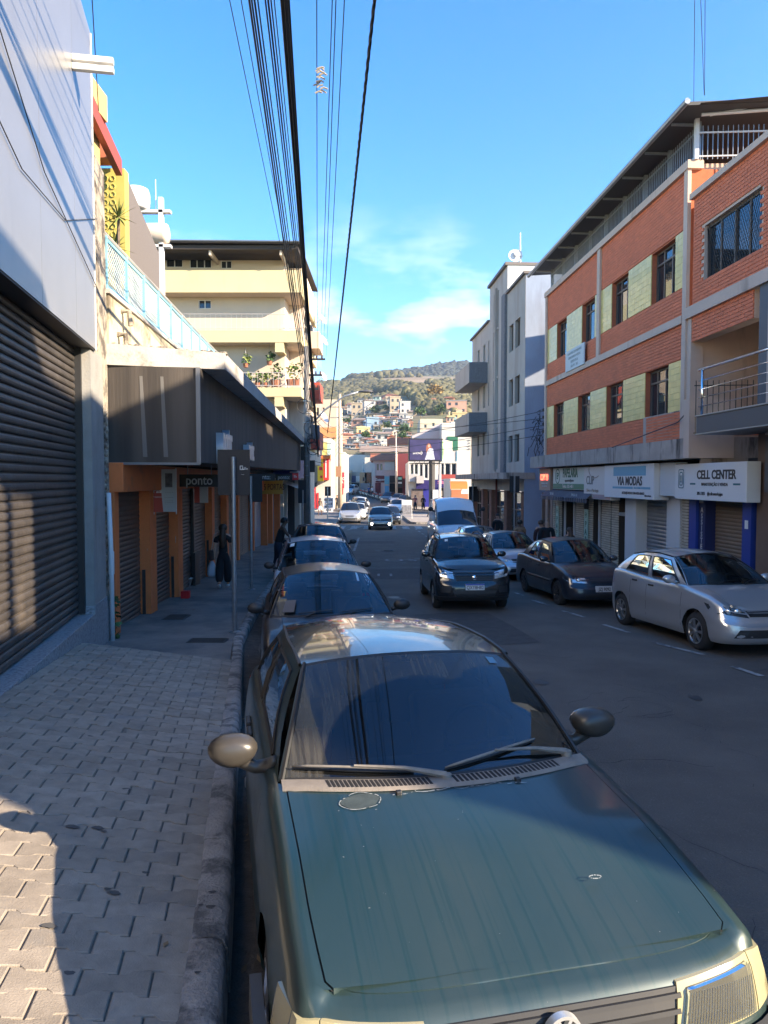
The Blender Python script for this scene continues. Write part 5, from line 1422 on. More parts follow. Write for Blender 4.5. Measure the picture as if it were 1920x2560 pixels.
def hang(name, label, u0, u1, v0, v1, y, m, txt=None, tm=None, sx=1, thick=.06, size=.8, cat='sign', bold=.01, group=None, dy=0):
    x0, x1 = (u0 - 960) / FPX * y, (u1 - 960) / FPX * y; z1, z0 = (1200 - v0) / FPX * y, (1200 - v1) / FPX * y
    F = Frame((x0, y, 0), (x1 - x0, dy)); w = math.hypot(x1 - x0, dy)
    t = thing(name, F.P(w / 2, z0, 0).to_tuple(), label, cat, group)
    b = MB(); b.box(F, 0, w, z0, z1, -thick, 0); b.build('board', m, t)
    if txt: text(txt, (z1 - z0) * size, tm, t, F.M(w / 2, (z0 + z1) / 2, .004), ext=.004, bold=bold, sx=sx)
    return t, F, z0, z1, w
M_signdark = mat('dark_sign', (.02, .019, .019), .6)
M_greylet = mat('grey_letters', (.42, .42, .42), .5)
t, F, z0, z1, w = hang('hanging_sign', 'black hanging board with grey lettering nearest the camera under the fascia', 449, 548, 1186, 1217, 15.2, M_signdark, 'ponto', M_greylet, .85, size=1.05)
b = MB(); [b.tube([F.P(w * k_, z1, -.03), F.P(w * k_, .33, -.03)], .01, 5) for k_ in (.2, .8)]; b.build('hanger', M_steel, t)
hang('hanging_sign', 'black hanging board with grey lettering half hidden by the street sign backs', 632, 687, 1184, 1202, 21.5, M_signdark, 'ponto:', M_greylet, .75, size=.95)
hang('hanging_sign', 'furthest black hanging board with grey lettering beside a red square', 689, 731, 1186, 1201, 27.5, M_signdark, 'ponto:', M_greylet, .8, size=.95)
hang('hanging_sign', 'small red square sign with white script under the fascia end', 731, 746, 1183, 1200, 28, M_red, 'Ela', M_white, .8, size=.5)
t, F, z0, z1, w = hang('shop_banner', 'red and white fabric banner hanging above the first dark shutters', 384, 436, 1173, 1280, 14.3, mat('banner_white', (.42, .44, .45), .8), None, dy=.12)
b = MB(); b.prism(F, [(0, z0), (w * .42, z0), (w * .34, z0 + (z1 - z0) * .5), (w * .36, z1), (0, z1)], .001, .004); b.build('red_field', mat('banner_red', (.42, .07, .05), .8), t)
b = MB(); b.box(F, w * .52, w * .84, z1 - .36, z1 - .08, .001, .004); b.build('picture', mat('banner_picture', (.10, .10, .11), .8, var=.5, vscale=14), t)
for q, s_ in ((.30, 'PROMO'), (.20, 'novo celular'), (.10, 'confira aqui'), (.06, 'na loja'),): pass
text('Pais', .13, M_white, t, F.M(w * .17, z0 + .42, .006), ext=.001, sx=.8, bold=.02); text('Presente', .05, M_white, t, F.M(w * .16, z0 + .30, .006), ext=.001)
for q in (.46, .34, .26, .22): text('mmm nnn mm' if 0 else '~ ~ ~ ~', .05, M_black, t, F.M(w * .68, z0 + q * (z1 - z0), .006), ext=.001)
b = MB(); b.tube([F.P(0, z0 - .05, -.02), F.P(0, z1 + .02, -.02)], .012, 6); b.tube([F.P(w, z0 - .05, -.02), F.P(w, z1 + .02, -.02)], .012, 6); b.build('banner_pole', M_white, t)
t, F, z0, z1, w = hang('shop_banner', 'small faded red and cream banner further along the dark shutters', 486, 519, 1216, 1257, 17.6, mat('banner_cream', (.45, .40, .36), .8))
b = MB(); b.box(F, 0, w * .4, z0, z1, .001, .004); b.build('red_field', MATS['banner_red'], t)
t, F, z0, z1, w = hang('shop_sign', 'ochre sign board with brown lettering above the frosted doors', 655, 707, 1201, 1235, 33.5, mat('ochre_sign', (.55, .33, .06), .6), 'M5 PORTAS', mat('brown_letters', (.14, .04, .02), .6), .55, size=.62, bold=.02)
# bucket and box on the pavement
def at_ground(u, v):
    y = 15.
    for _ in range(40): y = .5 * y + .5 * (-sz((u - 960) / FPX * y, y) / ((v - 1200) / FPX))
    return (u - 960) / FPX * y, y
x, y = at_ground(466, 1466); b = MB(); b.lathe(Matrix.Translation((x, y, SW(y) + .11)) @ Matrix.Rotation(R(8), 4, 'Y'), [(.001, -.11), (.085, -.11), (.125, .10), (.135, .10), (.135, .115), (.118, .11), (.08, -.09)], 18)
props(b.build('bucket', M_whiteplast, None, smooth=True), 'white plastic bucket standing by the orange pillar', 'bucket')
x, y = at_ground(461, 1497); b = MB(); b.xyz(x - .09, x + .09, y - .08, y + .08, SW(y), SW(y) + .165); props(b.build('box', mat('bright_red', (.55, .01, .015), .5), None, bevel=.01), 'small bright red box on the pavement in front of the bucket', 'box')

# ---- terrace wall and pale blue railing over the shop
M_bluer = mat('pale_blue_paint', (.22, .47, .58), .6, var=.1, vscale=6)
tw = thing('terrace_wall', FS.P(20, 2.1, -.5).to_tuple(), 'stained cream parapet wall above the canopy', 'wall')
b = MB(); b.box(FS, 11.85, 40, 2.0, 3.02, -.20, -.05); b.build('parapet', mat('stained_cream', (.50, .44, .30), .9, var=.15, vscale=2, bump=.4, bscale=15, col2=(.16, .13, .09), c2scale=1.5, c2lo=.5, c2hi=.66), tw)
b = MB(); b.box(FS, 11.8, 39.9, 3.02, 3.09, -.24, -.01); b.build('coping', M_slab, tw)
for p, q in ((12.3, 2.45), (12.55, 2.9)):
    b = MB(); b.tube([FS.P(p, q, -.05), FS.P(p, q, .08), FS.P(p, q - .25, .10)], .045, 8); b.build('spout', M_old, tw)
rl = thing('terrace_railing', FS.P(20, 3.09, -.5).to_tuple(), 'pale blue mesh railing along the terrace above the dark fascia', 'railing')
p = 11.95
while p < 39.5:
    b = MB(); b.box(FS, p - .03, p + .03, 3.09, 3.98, -.15, -.09); b.build('post', M_bluer, rl)
    L_ = 1.15; b = MB(); b.box(FS, p + .03, p + L_ - .03, 3.16, 3.20, -.14, -.10); b.box(FS, p + .03, p + L_ - .03, 3.90, 3.95, -.14, -.10)
    b.box(FS, p + .05, p + .075, 3.2, 3.9, -.13, -.11); b.box(FS, p + L_ - .075, p + L_ - .05, 3.2, 3.9, -.13, -.11); b.build('panel_frame', M_bluer, rl)
    b = MB(); st_ = .085 if p < 22 else .17
    w = L_ - .15; x0 = p + .075; k_ = int((w + .7) / st_)
    for s_ in (1, -1):
        for i in range(k_ + 1):
            a = -.7 + i * st_
            lo = max(0, a); hi = min(w, a + .7)
            if hi - lo < .02: continue
            q0_, q1_ = (lo - a), (hi - a)
            if s_ < 0: A_, B_ = (w - lo, q0_), (w - hi, q1_)
            else: A_, B_ = (lo, q0_), (hi, q1_)
            b.tube([FS.P(x0 + A_[0], 3.2 + A_[1], -.12), FS.P(x0 + B_[0], 3.2 + B_[1], -.12)], .0055, 3, cap=False)
    b.build('mesh_infill', mat('pale_mesh', (.50, .60, .62), .6), rl)
    p += L_
b = MB(); b.tube([FS.P(11.9, 4.0, -.12), FS.P(39.5, 4.0, -.12)], .035, 6); b.build('top_rail', mat('grey_rail', (.35, .34, .32), .7), rl)

# ---- things standing on the terrace
M_ytile = mat('yellow_relief_tile', (.46, .38, .09), .7, var=.1, vscale=3)
yb = thing('tiled_house', (-6, 16, 2), 'yellow house wall with round relief tiles behind the pale blue railing', 'building')
FYb = Frame((-5.75, 14.5, 0), (1, 0))
b = MB(); b.box(FYb, 0, .62, 2, 6.15, -.24, 0); b.build('wall', M_ytile, yb)
for i in range(4):
    for j in range(10):
        if i == 3: continue
        b = MB(); c = FYb.M(.10 + i * .145, 4.55 + j * .155, .002); b.lathe(c, [(.062, 0), (.055, .018), (.045, .018), (.04, .004)], 10); b.build('relief_tile', M_ytile, yb)
FYs = Frame((-5.13, 14.5, 0), (-.18, 1))
gs = mat('grey_mosaic', (.15, .13, .115), .8, var=.12, vscale=30)
b = MB(); wall_open(b, FYs, 0.12, 5.3, 2, 6.1, -.25, 0, [(0.9, 1.9, 3.1, 4.3), (3.6, 4.6, 3.0, 4.2)]); b.build('side_wall', gs, yb)
window(FYs, .9, 1.9, 3.1, 4.3, 0, yb, M_black); window(FYs, 3.6, 4.6, 3.0, 4.2, 0, yb, M_black)
rh = thing('roof_canopy', (-5.2, 13, 5.5), 'sloping red timber roof edge with orange end box behind the silver front', 'roof')
b = MB(); b.add([Vector(v) for v in [(-4.78, 11.85, 6.42), (-5.10, 14.3, 6.22), (-5.10, 14.3, 5.92), (-4.78, 11.85, 6.10), (-4.90, 11.85, 6.42), (-5.22, 14.3, 6.22), (-5.22, 14.3, 5.92), (-4.90, 11.85, 6.10)]], [(0, 1, 2, 3), (7, 6, 5, 4), (0, 4, 5, 1), (3, 2, 6, 7), (0, 3, 7, 4), (1, 5, 6, 2)]); b.build('fascia_board', mat('red_timber', (.30, .06, .045), .7), rh, fix=True)
b = MB(); b.xyz(-5.62, -5.24, 14.05, 14.42, 6.16, 6.46); b.build('end_box', mat('burnt_orange', (.45, .13, .05), .6), rh)
b = MB(); b.xyz(-5.1, -4.88, 11.9, 13.0, 6.3, 6.75); b.xyz(-5.2, -5.1, 12.2, 13.2, 4.9, 6.2); b.build('gable', mat('ochre_wall', (.55, .38, .14), .85), rh)
# spiky terrace plant
def spiky(name, loc, h, heads, label, m, ll=.36, n=34, seed=1):
    rr = random.Random(seed); t = thing(name, loc, label, 'plant'); l0 = Vector(loc)
    b = MB()
    for (dx, dy, dz) in heads: b.tube([l0, l0 + Vector((dx * .4, dy * .4, dz * .6)), l0 + Vector((dx, dy, dz))], [.035, .03, .025], 6)
    b.build('stem', mat('bark', (.16, .12, .08), .9), t)
    for (dx, dy, dz) in heads:
        c = l0 + Vector((dx, dy, dz)); b = MB()
        for i in range(n):
            a = rr.uniform(0, 6.283); el = rr.uniform(-.7, 1.2); d = Vector((math.cos(a) * math.cos(el), math.sin(a) * math.cos(el), math.sin(el))); l_ = ll * rr.uniform(.7, 1.15)
            s_ = d.cross(Vector((0, 0, 1))).normalized() * .016; q = c + d * l_ * .55; e_ = c + d * l_ + Vector((0, 0, -.05 * l_))
            b.add([c - s_, c + s_, q + s_, q - s_, e_], [(0, 1, 2, 3), (3, 2, 4)])
        b.build('leaf_head', m, t)
    return t
spiky('yucca', (-4.95, 13.6, 3.1), 2, [(.02, 0, 1.78), (-.10, .1, 1.25), (.04, -.1, .75)], 'spiky yellow green yucca rising over the pale blue railing', M_leafy)
wt_ = thing('water_tank', (-7.35, 22, 5.5), 'white round water tank on a steel stand with a spare tank below', 'water tank')
b = MB(); b.lathe(Matrix.Translation((-7.43, 22, 8.1)), [(.001, 0), (.36, 0), (.40, .1), (.40, .45), (.36, .6), (.2, .66), (.001, .67)], 20); b.build('tank', M_whiteplast, wt_, smooth=True)
b = MB(); b.lathe(Matrix.Translation((-6.85, 22, 7.4)) @ Matrix.Rotation(R(90), 4, 'Y'), [(.001, -.35), (.27, -.35), (.30, -.25), (.30, .25), (.27, .35), (.001, .35)], 18); b.build('lower_tank', M_cream, wt_, smooth=True)
b = MB(); b.xyz(-7.9, -6.4, 21.9, 22.1, 8.0, 8.08); b.xyz(-7.9, -6.4, 21.9, 22.1, 6.98, 7.06); b.xyz(-6.82, -6.70, 21.9, 22.05, 5.5, 8.5) if 0 else b.xyz(-6.85 + .1, -6.62, 21.9, 22.05, 5.2, 8.45); b.tube([(-6.85, 22, 8.0), (-6.85, 22, 9.0)], .012, 4); b.build('stand', M_white, wt_)

# ---- yellow apartment block facing the camera
M_yel = mat('yellow_render', (.56, .47, .27), .85, var=.05, vscale=.6, col2=(.50, .40, .2), c2scale=.5, c2lo=.55, c2hi=.8, streak=True)
M_pink = mat('pale_peach_render', (.54, .45, .35), .85, var=.05, vscale=.7)
M_redb = mat('red_balcony', (.42, .07, .04), .7)
FY = Frame((0, 42, 0), (1, 0))
ap = thing('apartment_block', (-10, 48, -3.4), 'yellow banded four storey block with balconies closing the left row', 'building')
b = MB(); hl_ = [(-12.9, -11.9, 10.85 + 1.85, 11.4 + 1.85)]
w4 = [((u0 - 960) / FPX * 43.2, (u1 - 960) / FPX * 43.2, (1200 - v1) / FPX * 43.2, (1200 - v0) / FPX * 43.2) for u0, u1, v0, v1 in [(422, 464, 653, 676), (480, 535, 653, 678), (557, 585, 659, 679), (501, 533, 755, 777)]]
wall_open(b, FY, -18, -6.15, -3.4, 13.2, -1.5, -1.2, w4); b.build('gable_wall', M_pink, ap)
for i, w in enumerate(w4): window(FY, *w, -1.2, ap, M_white, cols=3 if i == 1 else 2, fw=.05)
b = MB(); b.box(FY, -6.15, -5.9, -3.4, 13.2, -6, -1.2); b.box(FY, -5.9, -5.0, -3.4, 13.1, -9.8, -3.2); b.box(FY, -18, -6.2, -3.4, 13, -9.8, -1.6); b.build('inner_wall', M_cream, ap)
for (z0, z1) in ((10.8, 12.06), (7.95, 8.62), (4.83, 5.36), (1.75, 2.3)):
    b = MB(); b.box(FY, -18, -4.80, z0, z1, -.15, 0); b.box(FY, -4.95, -4.80, z0, z1, -9.8, -.15); b.build('balcony_band', M_yel, ap)
    b = MB(); b.box(FY, -18, -4.95, z0 + .02, z0 + .2, -9.6, -.15); b.build('floor_slab', M_pink, ap)
for x, z in ((-6.3, 7.94), (-6.35, 4.82)): b = MB(); b.box(FY, x, x + .5, z - .55, z, -1.2, -.02); b.build('bracket', M_yel, ap)
for x in (-5.35, -8.25): b = MB(); b.box(FY, x, x + .4, -3.3, 1.75, -.7, -.3); b.build('column', M_cream, ap)
b = MB(); b.add([(-18, 40.9, 13.42), (-4.72, 40.9, 13.30), (-4.72, 52, 13.5), (-18, 52, 14.5), (-18, 40.9, 13.34), (-4.72, 40.9, 13.22), (-4.72, 52, 13.4), (-18, 52, 14.4)], [(0, 1, 2, 3), (7, 6, 5, 4), (0, 4, 5, 1), (1, 5, 6, 2)]); b.build('roof', mat('eaves_shade', (.045, .035, .03), .8), ap, fix=True)
b = MB(); b.box(FY, -18, -4.85, 12.98, 13.2, -1.2, .85); b.build('eaves', MATS['eaves_shade'], ap)  # dark colour stands in for the shaded underside of the overhang
for x in (-13.1, -9.9, -5.9): b = MB(); b.box(FY, x, x + .12, 12.7, 12.97, -1.2, .7); b.build('rafter', M_cream, ap)
b = MB(); b.tube([(-18, 40.88, 13.44), (-4.72, 40.88, 13.32)], .05, 6); b.build('gutter', M_steel, ap)
M_rail = mat('thin_white_rail', (.55, .50, .46), .6)
for z0, z1 in ((8.62, 9.55), (5.36, 6.2)):
    b = MB()
    for z in (z0 + .1, z1): b.tube([(-18, 41.95, z), (-4.85, 41.95, z)], .018, 4)
    for i in range(44): x = -17.8 + i * .3; b.tube([(x, 41.95, z0), (x, 41.95, z1)], .010, 3, cap=False)
    for i in range(15):
        x = -4.88; y = 42.2 + i; b.tube([(x, y, z0), (x, y, z1)], .014, 3, cap=False)
    b.tube([(-4.88, 42, z1), (-4.88, 51.6, z1)], .018, 4)
    b.build('balcony_railing', M_rail, ap)
# street side: windows, red balcony fronts, dishes
for z0, z1 in ((8.9, 10.5), (5.6, 7.4), (2.4, 4.4)):
    for y0 in (45.8, 49.2):
        F = Frame((-5.0, 0, 0), (0, 1)); window(F, y0, y0 + 1.3, z0, z1, .05, ap, M_black, deep=.03)
    for y0 in (47.2, ):
        b = MB(); b.xyz(-4.78, -4.2, y0, y0 + 2.8, z0 - .35, z0 + .75); b.build('red_balcony_front', M_redb if z0 < 6 else M_pink, ap)
for i, (y, z, s_) in enumerate([(50, 11.0, .42), (51.4, 9.8, .42), (51, 7.2, .35), (51.5, 4.4, .45)]):
    b = MB(); b.lathe(Matrix.Translation((-4.35, y, z)) @ Matrix.Rotation(R(60), 4, 'Y') @ Matrix.Rotation(R(20), 4, 'X'), [(.001, 0), (s_ * .6, .05), (s_, .16)], 16); b.tube([(-4.8, y, z - .3), (-4.35, y, z)], .025, 5); b.tube([(-4.35, y, z), (-3.95, y, z + .15)], .012, 4); o = b.build('satellite_dish', M_whiteplast, ap)
b = MB(); F = Frame((-4.8, 0, 0), (0, 1)); b.box(F, 42.2, 51.5, -3.4, 1.75, -3, -.45); b.build('shop_front', mat('shop_dark', (.07, .06, .06), .7), ap)
b = MB(); b.box(F, 42.2, 51.5, 1.0, 1.74, -.45, .3); b.build('shop_canopy', M_cream, ap)
# planters and hanging baskets on the balconies
def potted(x, y, z, lab, seed, hang=False, s_=1.0):
    t = thing('potted_plant', (x, y, z), lab, 'plant', 'pots on the yellow block balconies')
    b = MB(); b.lathe(Matrix.Translation((x, y, z)), [(.001, 0), (.13 * s_, 0), (.17 * s_, .22 * s_), (.001, .2 * s_)], 12); b.build('pot', mat('clay_pot', (.28, .11, .06), .8), t)
    leafy([((x, y, z + .42 * s_), .26 * s_), ((x + .1, y, z + .65 * s_), .2 * s_)], 90, .17, M_leaf if seed % 2 else M_leafy, 'foliage', t, seed=seed, droop=.5 if hang else 0)
    if hang: b = MB(); b.tube([(x, y, z + .2), (x, y, z + 1.2)], .01, 4); b.build('hanger', M_steel, t)
for i, (u, v, h_, lab) in enumerate([(617, 921, 1, 'hanging basket in the middle of the second balcony'), (676, 915, 1, 'hanging basket near the right end of the second balcony'), (622, 968, 0, 'leftmost pot on the lower balcony'), (646, 968, 0, 'pot second from the left on the lower balcony'), (665, 968, 0, 'pot third from the left on the lower balcony'), (690, 968, 0, 'large bushy pot on the lower balcony'), (728, 966, 0, 'bushy plant by the lower balcony corner'), (742, 966, 0, 'plant nearest the post on the lower balcony corner')]):
    q = pix(u, v, 42.4); potted(q.x, q.y, q.z - (0 if h_ else .0), lab, 10 + i, bool(h_), 1.0 if i < 5 else 1.6)

# ---- next shop with blue sign between the orange shop and the yellow block corner
F3 = Frame((-5.5, 38.3, 0), (.3, 8))
bs = thing('shop_building', (-6.5, 42, -3.4), 'low shop with navy striped sign and pale awning past the orange shop', 'building')
b = MB(); b.box(F3, 0, 3.6, -3.5, 1.9, -3, -.5); b.build('wall', M_dark, bs)
b = MB(); b.box(F3, 0, 3.6, .1, 1.2, -.4, .9); b.build('sign_box', mat('navy_sign', (.015, .04, .20), .5), bs)
for i in range(5): b = MB(); b.box(Frame((-5.35, 38.25, 0), (1, 0)), .35, .85, .2 + i * .17, .28 + i * .17, .0, .02); b.build('stripe', M_white, bs)
b = MB(); b.add([F3.P(0, -.05, -.2), F3.P(3.4, -.05, -.2), F3.P(3.4, -.5, 1.1), F3.P(0, -.5, 1.1)], [(0, 1, 2, 3)]); b.add([F3.P(0, -.5, 1.1), F3.P(3.4, -.5, 1.1), F3.P(3.4, -.68, 1.1), F3.P(0, -.68, 1.1)], [(0, 1, 2, 3)]); b.build('awning', mat('awning_cloth', (.55, .50, .44), .8), bs)
for a in (.3, 1.4, 2.6): b = MB(); b.box(F3, a, a + .12, -3.4, .1, -.4, -.1); b.build('door_post', M_white, bs)
for a in (.45, 1.55): b = MB(); b.box(F3, a, a + 1.0, -3.3, -.2, -.34, -.30); b.build('shop_window', M_glassw, bs)
# ================================================================== RIGHT SIDE
FR = Frame((8.5, 0, 0), (0.0556, -1))     # p = -y (approx)
def ry(y): return -y * math.hypot(0.0556, 1)
def rbox(mb, y0, y1, z0, z1, n0, n1): mb.box(FR, ry(y1), ry(y0), z0, z1, n0, n1)
M_brick = mat('orange_brick', (.64, .165, .07), .75, isl=.07, var=.07, vscale=1.2, bump=.12, bscale=60)
M_mort = mat('brick_mortar', (.46, .13, .06), .95, var=.1, vscale=8)
M_gt = mat('yellow_green_glazed_tile', (.68, .53, .18), .35, isl=.10, coat=.15)
M_creamr = mat('pinkish_cream_render', (.56, .42, .33), .85, var=.08, vscale=1.0, col2=(.26, .19, .15), c2scale=1.1, c2lo=.56, c2hi=.74, streak=True)
M_lip = mat('stained_marquee', (.40, .33, .28), .9, var=.14, vscale=2, bump=.25, bscale=25, col2=(.08, .065, .055), c2scale=2.2, c2lo=.53, c2hi=.66, streak=True)
M_brownf = mat('bronze_window_frame', (.14, .11, .09), .5, metal=.4)
bb = thing('brick_building', FR.P(ry(24), -3, -4).to_tuple(), 'orange brick and yellow tile building with roof terrace over the shops', 'building')
wins_l = [(29.3, 27.97), (26.3, 24.96), (23.46, 22.04), (20.45, 18.98)]
wins_u = [(28.97, 27.7), (25.95, 24.62), (23.1, 21.75), (20.15, 18.7)]
holes = [(ry(a), ry(c), 1.74, 3.02) for a, c in wins_l] + [(ry(a), ry(c), 4.83, 6.2) for a, c in wins_u]
b = MB(); wall_open(b, FR, ry(30.4), ry(18.0), .5, 7.6, -.3, -.02, holes)
rbox(b, 18.0, 30.4, -3.4, 7.4, -12, -1.2); rbox(b, 30.2, 30.4, .5, 7.6, -12, -.3); rbox(b, 18.0, 18.2, 4, 7.62, -12, -.3)
b.build('wall', M_mort, bb)
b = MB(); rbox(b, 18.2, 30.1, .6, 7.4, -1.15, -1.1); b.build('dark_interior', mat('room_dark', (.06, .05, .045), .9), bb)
# bands of brick: (y0,y1,z0,z1)
fields = [(18.05, 30.3, .97, 1.72), (18.05, 30.3, 3.04, 3.90), (18.05, 30.3, 4.10, 4.80), (18.05, 24.0, 6.24, 7.60), (24.3, 30.3, 6.24, 7.60)]
bricks = []
BH, BL = .083, .245
def brick_field(F, a, c, z0, z1, n0=-.02, n1=.006, skip=None):
    rows = max(1, round((z1 - z0) / BH)); h = (z1 - z0) / rows
    for r_ in range(rows):
        x = a - (BL / 2 if r_ % 2 else 0)
        while x < c:
            x0, x1 = max(x, a), min(x + BL, c)
            if x1 - x0 > .03 and not (skip and skip((x0 + x1) / 2, z0 + (r_ + .5) * h)): bricks.append((F, x0 + .005, x1 - .005, z0 + r_ * h + .005, z0 + (r_ + 1) * h - .005, n0, n1 + rnd.uniform(-.002, .002)))
            x += BL
for (y0, y1, z0, z1) in fields: brick_field(FR, ry(y1), ry(y0), z0, z1)
# right-hand section with loggia and big window
bigw = (ry(17.25), ry(14.9), 4.72, 5.98)
brick_field(FR, ry(17.75), ry(14.3), 4.22, 6.78, skip=lambda p, q: bigw[0] - .02 < p < bigw[1] + .02 and bigw[2] - .02 < q < bigw[3] + .02)
brick_field(FR, ry(17.75), ry(15.1), 3.36, 3.95)
brick_field(FR, ry(20.2), ry(16.75), 1.0, 1.72, -.02, .06)
Fend = Frame(FR.P(ry(16.62), 0, .30), (1, -.06))
brick_field(Fend, .1, 1.3, 1.02, 1.62)
pieces(bricks, 'brick', M_brick, bb)
# glazed tiles between the windows
tiles = []
def tile_field(a, c, z0, z1):
    rows = max(1, round((z1 - z0) / .155)); h = (z1 - z0) / rows; n_ = max(1, round((c - a) / .155)); w = (c - a) / n_
    for i in range(n_):
        for j in range(rows): tiles.append((FR, a + i * w + .003, a + (i + 1) * w - .003, z0 + j * h + .003, z0 + (j + 1) * h - .003, -.02, .004 + rnd.uniform(-.0015, .0015)))
def between(ws, z0, z1, lo, hi):
    e = hi
    for a, c in sorted(ws, reverse=True):
        tile_field(ry(e), ry(a), z0, z1); e = c
    tile_field(ry(e), ry(lo), z0, z1)
between(wins_l, 1.74, 3.02, 18.05, 30.3); between(wins_u, 4.82, 6.22, 18.05, 30.3)
pieces(tiles, 'glazed_tile', M_gt, bb)
for (a, c) in wins_l: window(FR, ry(a), ry(c), 1.74, 3.02, 0, bb, M_brownf, cols=3, transom=.34, deep=.2, fw=.05)
for (a, c) in wins_u: window(FR, ry(a), ry(c), 4.83, 6.2, 0, bb, M_brownf, cols=3, transom=.34, deep=.2, fw=.05)
# curtains inside
for i, (a, c) in enumerate(wins_l + wins_u):
    z0, z1 = (1.8, 2.9) if i < 4 else (4.9, 6.1); w = a - c
    b = MB(); g = [[FR.P(ry(a) + .06 + w * .38 * t, z, -.42 + .03 * math.sin(t * 30)) for t in lin(0, 1, 12)] for z in (z0, z1)]; b.grid(g); b.build('curtain', mat('pale_curtain', (.42, .40, .36), .9), bb)
b = MB()
for y0, y1, z0, z1 in [(30.25, 30.45, .5, 7.8), (17.95, 18.15, .97, 7.8), (24.02, 24.28, 4.1, 7.6)]: rbox(b, y0, y1, z0, z1, -.02, .07)
rbox(b, 18.15, 30.25, 3.90, 4.10, -.02, .09); rbox(b, 17.9, 30.5, 7.60, 7.80, -.3, .10)
b.build('pilasters_and_bands', M_creamr, bb)
b = MB(); rbox(b, 14.1, 17.95, 3.95, 4.22, -.3, .09); rbox(b, 14.0, 17.8, 6.78, 6.92, -.3, .10); rbox(b, 14.25, 14.5, .9, 3.95, -.3, .05); rbox(b, 14.05, 14.3, 4.22, 6.78, -.3, .08); rbox(b, 17.75, 17.95, 1.0, 3.95, -.3, .02)
wall_open(b, FR, ry(17.75), ry(14.3), 4.22, 6.78, -.3, -.02, [bigw]); rbox(b, 15.1, 17.75, 3.36, 3.95, -.3, -.02)
rbox(b, 14.1, 18, 3.95, 4.0, -3, -.3); rbox(b, 14.1, 18, 6.7, 6.78, -6, -.3); rbox(b, 14.1, 18, 1.0, 3.95, -3.2, -3); rbox(b, 17.8, 17.95, 1, 3.95, -3, -.3)
b.build('right_bay', M_creamr, bb)
w = window(FR, *bigw, 0, bb, M_brownf, cols=4, deep=.16, fw=.06)
b = MB()
for i in range(26):
    x = bigw[0] + .05 + i * .09
    for s_ in (1, -1):
        x1 = x + s_ * .6; 
        b.tube([FR.P(min(max(x, bigw[0]), bigw[1]), bigw[2] + .03, -.09), FR.P(min(max(x1, bigw[0]), bigw[1]), bigw[3] - .03, -.09)], .004, 3, cap=False)
b.build('safety_net', M_black, w)
# parapet ledge over the marquee and the marquee itself
b = MB(); rbox(b, 16.7, 20.4, .97, 1.75, -.3, .055); rbox(b, 16.62, 30.55, .50, .97, -.4, .62); b.add([], []); b.build('marquee', M_lip, bb)
b = MB(); rbox(b, 16.45, 16.72, .5, 1.85, -.4, .66); b.build('marquee_end', M_creamr, bb)
b = MB(); b.box(Fend, 0, 1.6, .38, .98, -.05, .03); b.build('end_beam', M_lip, bb)
b = MB(); b.tube([FR.P(ry(21.2), .95, .64), FR.P(ry(18.2), 1.45, .10), FR.P(ry(16.5), 1.75, .5)], .014, 5); b.build('slack_cable', M_black, bb)
# roof terrace: sheet roof, posts, railing bars one by one
b = MB(); b.add([FR.P(ry(31.2), 8.72, .50), FR.P(ry(17.2), 8.72, .50), FR.P(ry(17.2), 9.35, -9), FR.P(ry(31.2), 9.35, -9)] + [FR.P(ry(31.2), 8.80, .50), FR.P(ry(17.2), 8.80, .50), FR.P(ry(17.2), 9.43, -9), FR.P(ry(31.2), 9.43, -9)], [(0, 1, 2, 3), (7, 6, 5, 4), (0, 4, 5, 1), (1, 5, 6, 2), (3, 7, 4, 0)]); b.build('terrace_roof', mat('dark_sheet_roof', (.05, .05, .052), .6, metal=.3), bb, fix=True)
b = MB(); b.tube([FR.P(ry(31.3), 8.72, .57), FR.P(ry(17.0), 8.72, .57)], .07, 8); b.build('gutter', M_steel, bb)
for i in range(9):
    y = 30.4 - i * 1.55; b = MB(); rbox(b, y - .04, y + .04, 7.8, 8.75, -.25, -.15); b.box(FR, ry(y) - .03, ry(y) + .03, 8.64, 8.69, -.2, .48); b.build('roof_post', M_steel, bb)
b = MB(); rbox(b, 17.95, 30.3, 8.44, 8.475, -.12, -.09); rbox(b, 17.95, 30.3, 7.88, 7.91, -.12, -.09); b.build('railing_rail', M_steel, bb)
bars = []
for i in range(108): y = 18.0 + i * .114; bars.append((FR, ry(y) - .009, ry(y) + .009, 7.80, 8.60, -.115, -.097))
Fr2 = Frame(FR.P(ry(17.9), 0, -.1), (1, -.0556))
for i in range(34): bars.append((Fr2, .02 + i * .12, .038 + i * .12, 7.0 if i > 6 else 7.8, 8.60, -.01, .01))
pieces(bars, 'railing_bar', M_steel, bb)
b = MB(); b.box(Fr2, 0, 4.2, 8.42, 8.455, -.015, .015); b.box(Fr2, 0, 4.2, 7.86, 7.89, -.015, .015); b.box(Fr2, -.05, .05, 7.8, 8.8, -.05, .05); b.tube([Fr2.P(0, 8.72, .3), Fr2.P(5, 8.95, .3)], .04, 6); b.tube([Fr2.P(.2, 8.7, .3), Fr2.P(2.4, 9.1, .3)], .03, 5); b.build('end_railing', M_whiteplast, bb)
b = MB(); b.add([Fr2.P(-.2, 8.75, .8), Fr2.P(8, 9.3, .8), Fr2.P(8, 9.3, -4), Fr2.P(-.2, 8.75, -4)], [(0, 1, 2, 3)]); b.build('end_roof_sheet', MATS['dark_sheet_roof'], bb)
b = MB(); b.box(Fr2, .1, 9, 6.92, 7.78, -.3, -.2); b.build('end_parapet', M_creamr, bb)
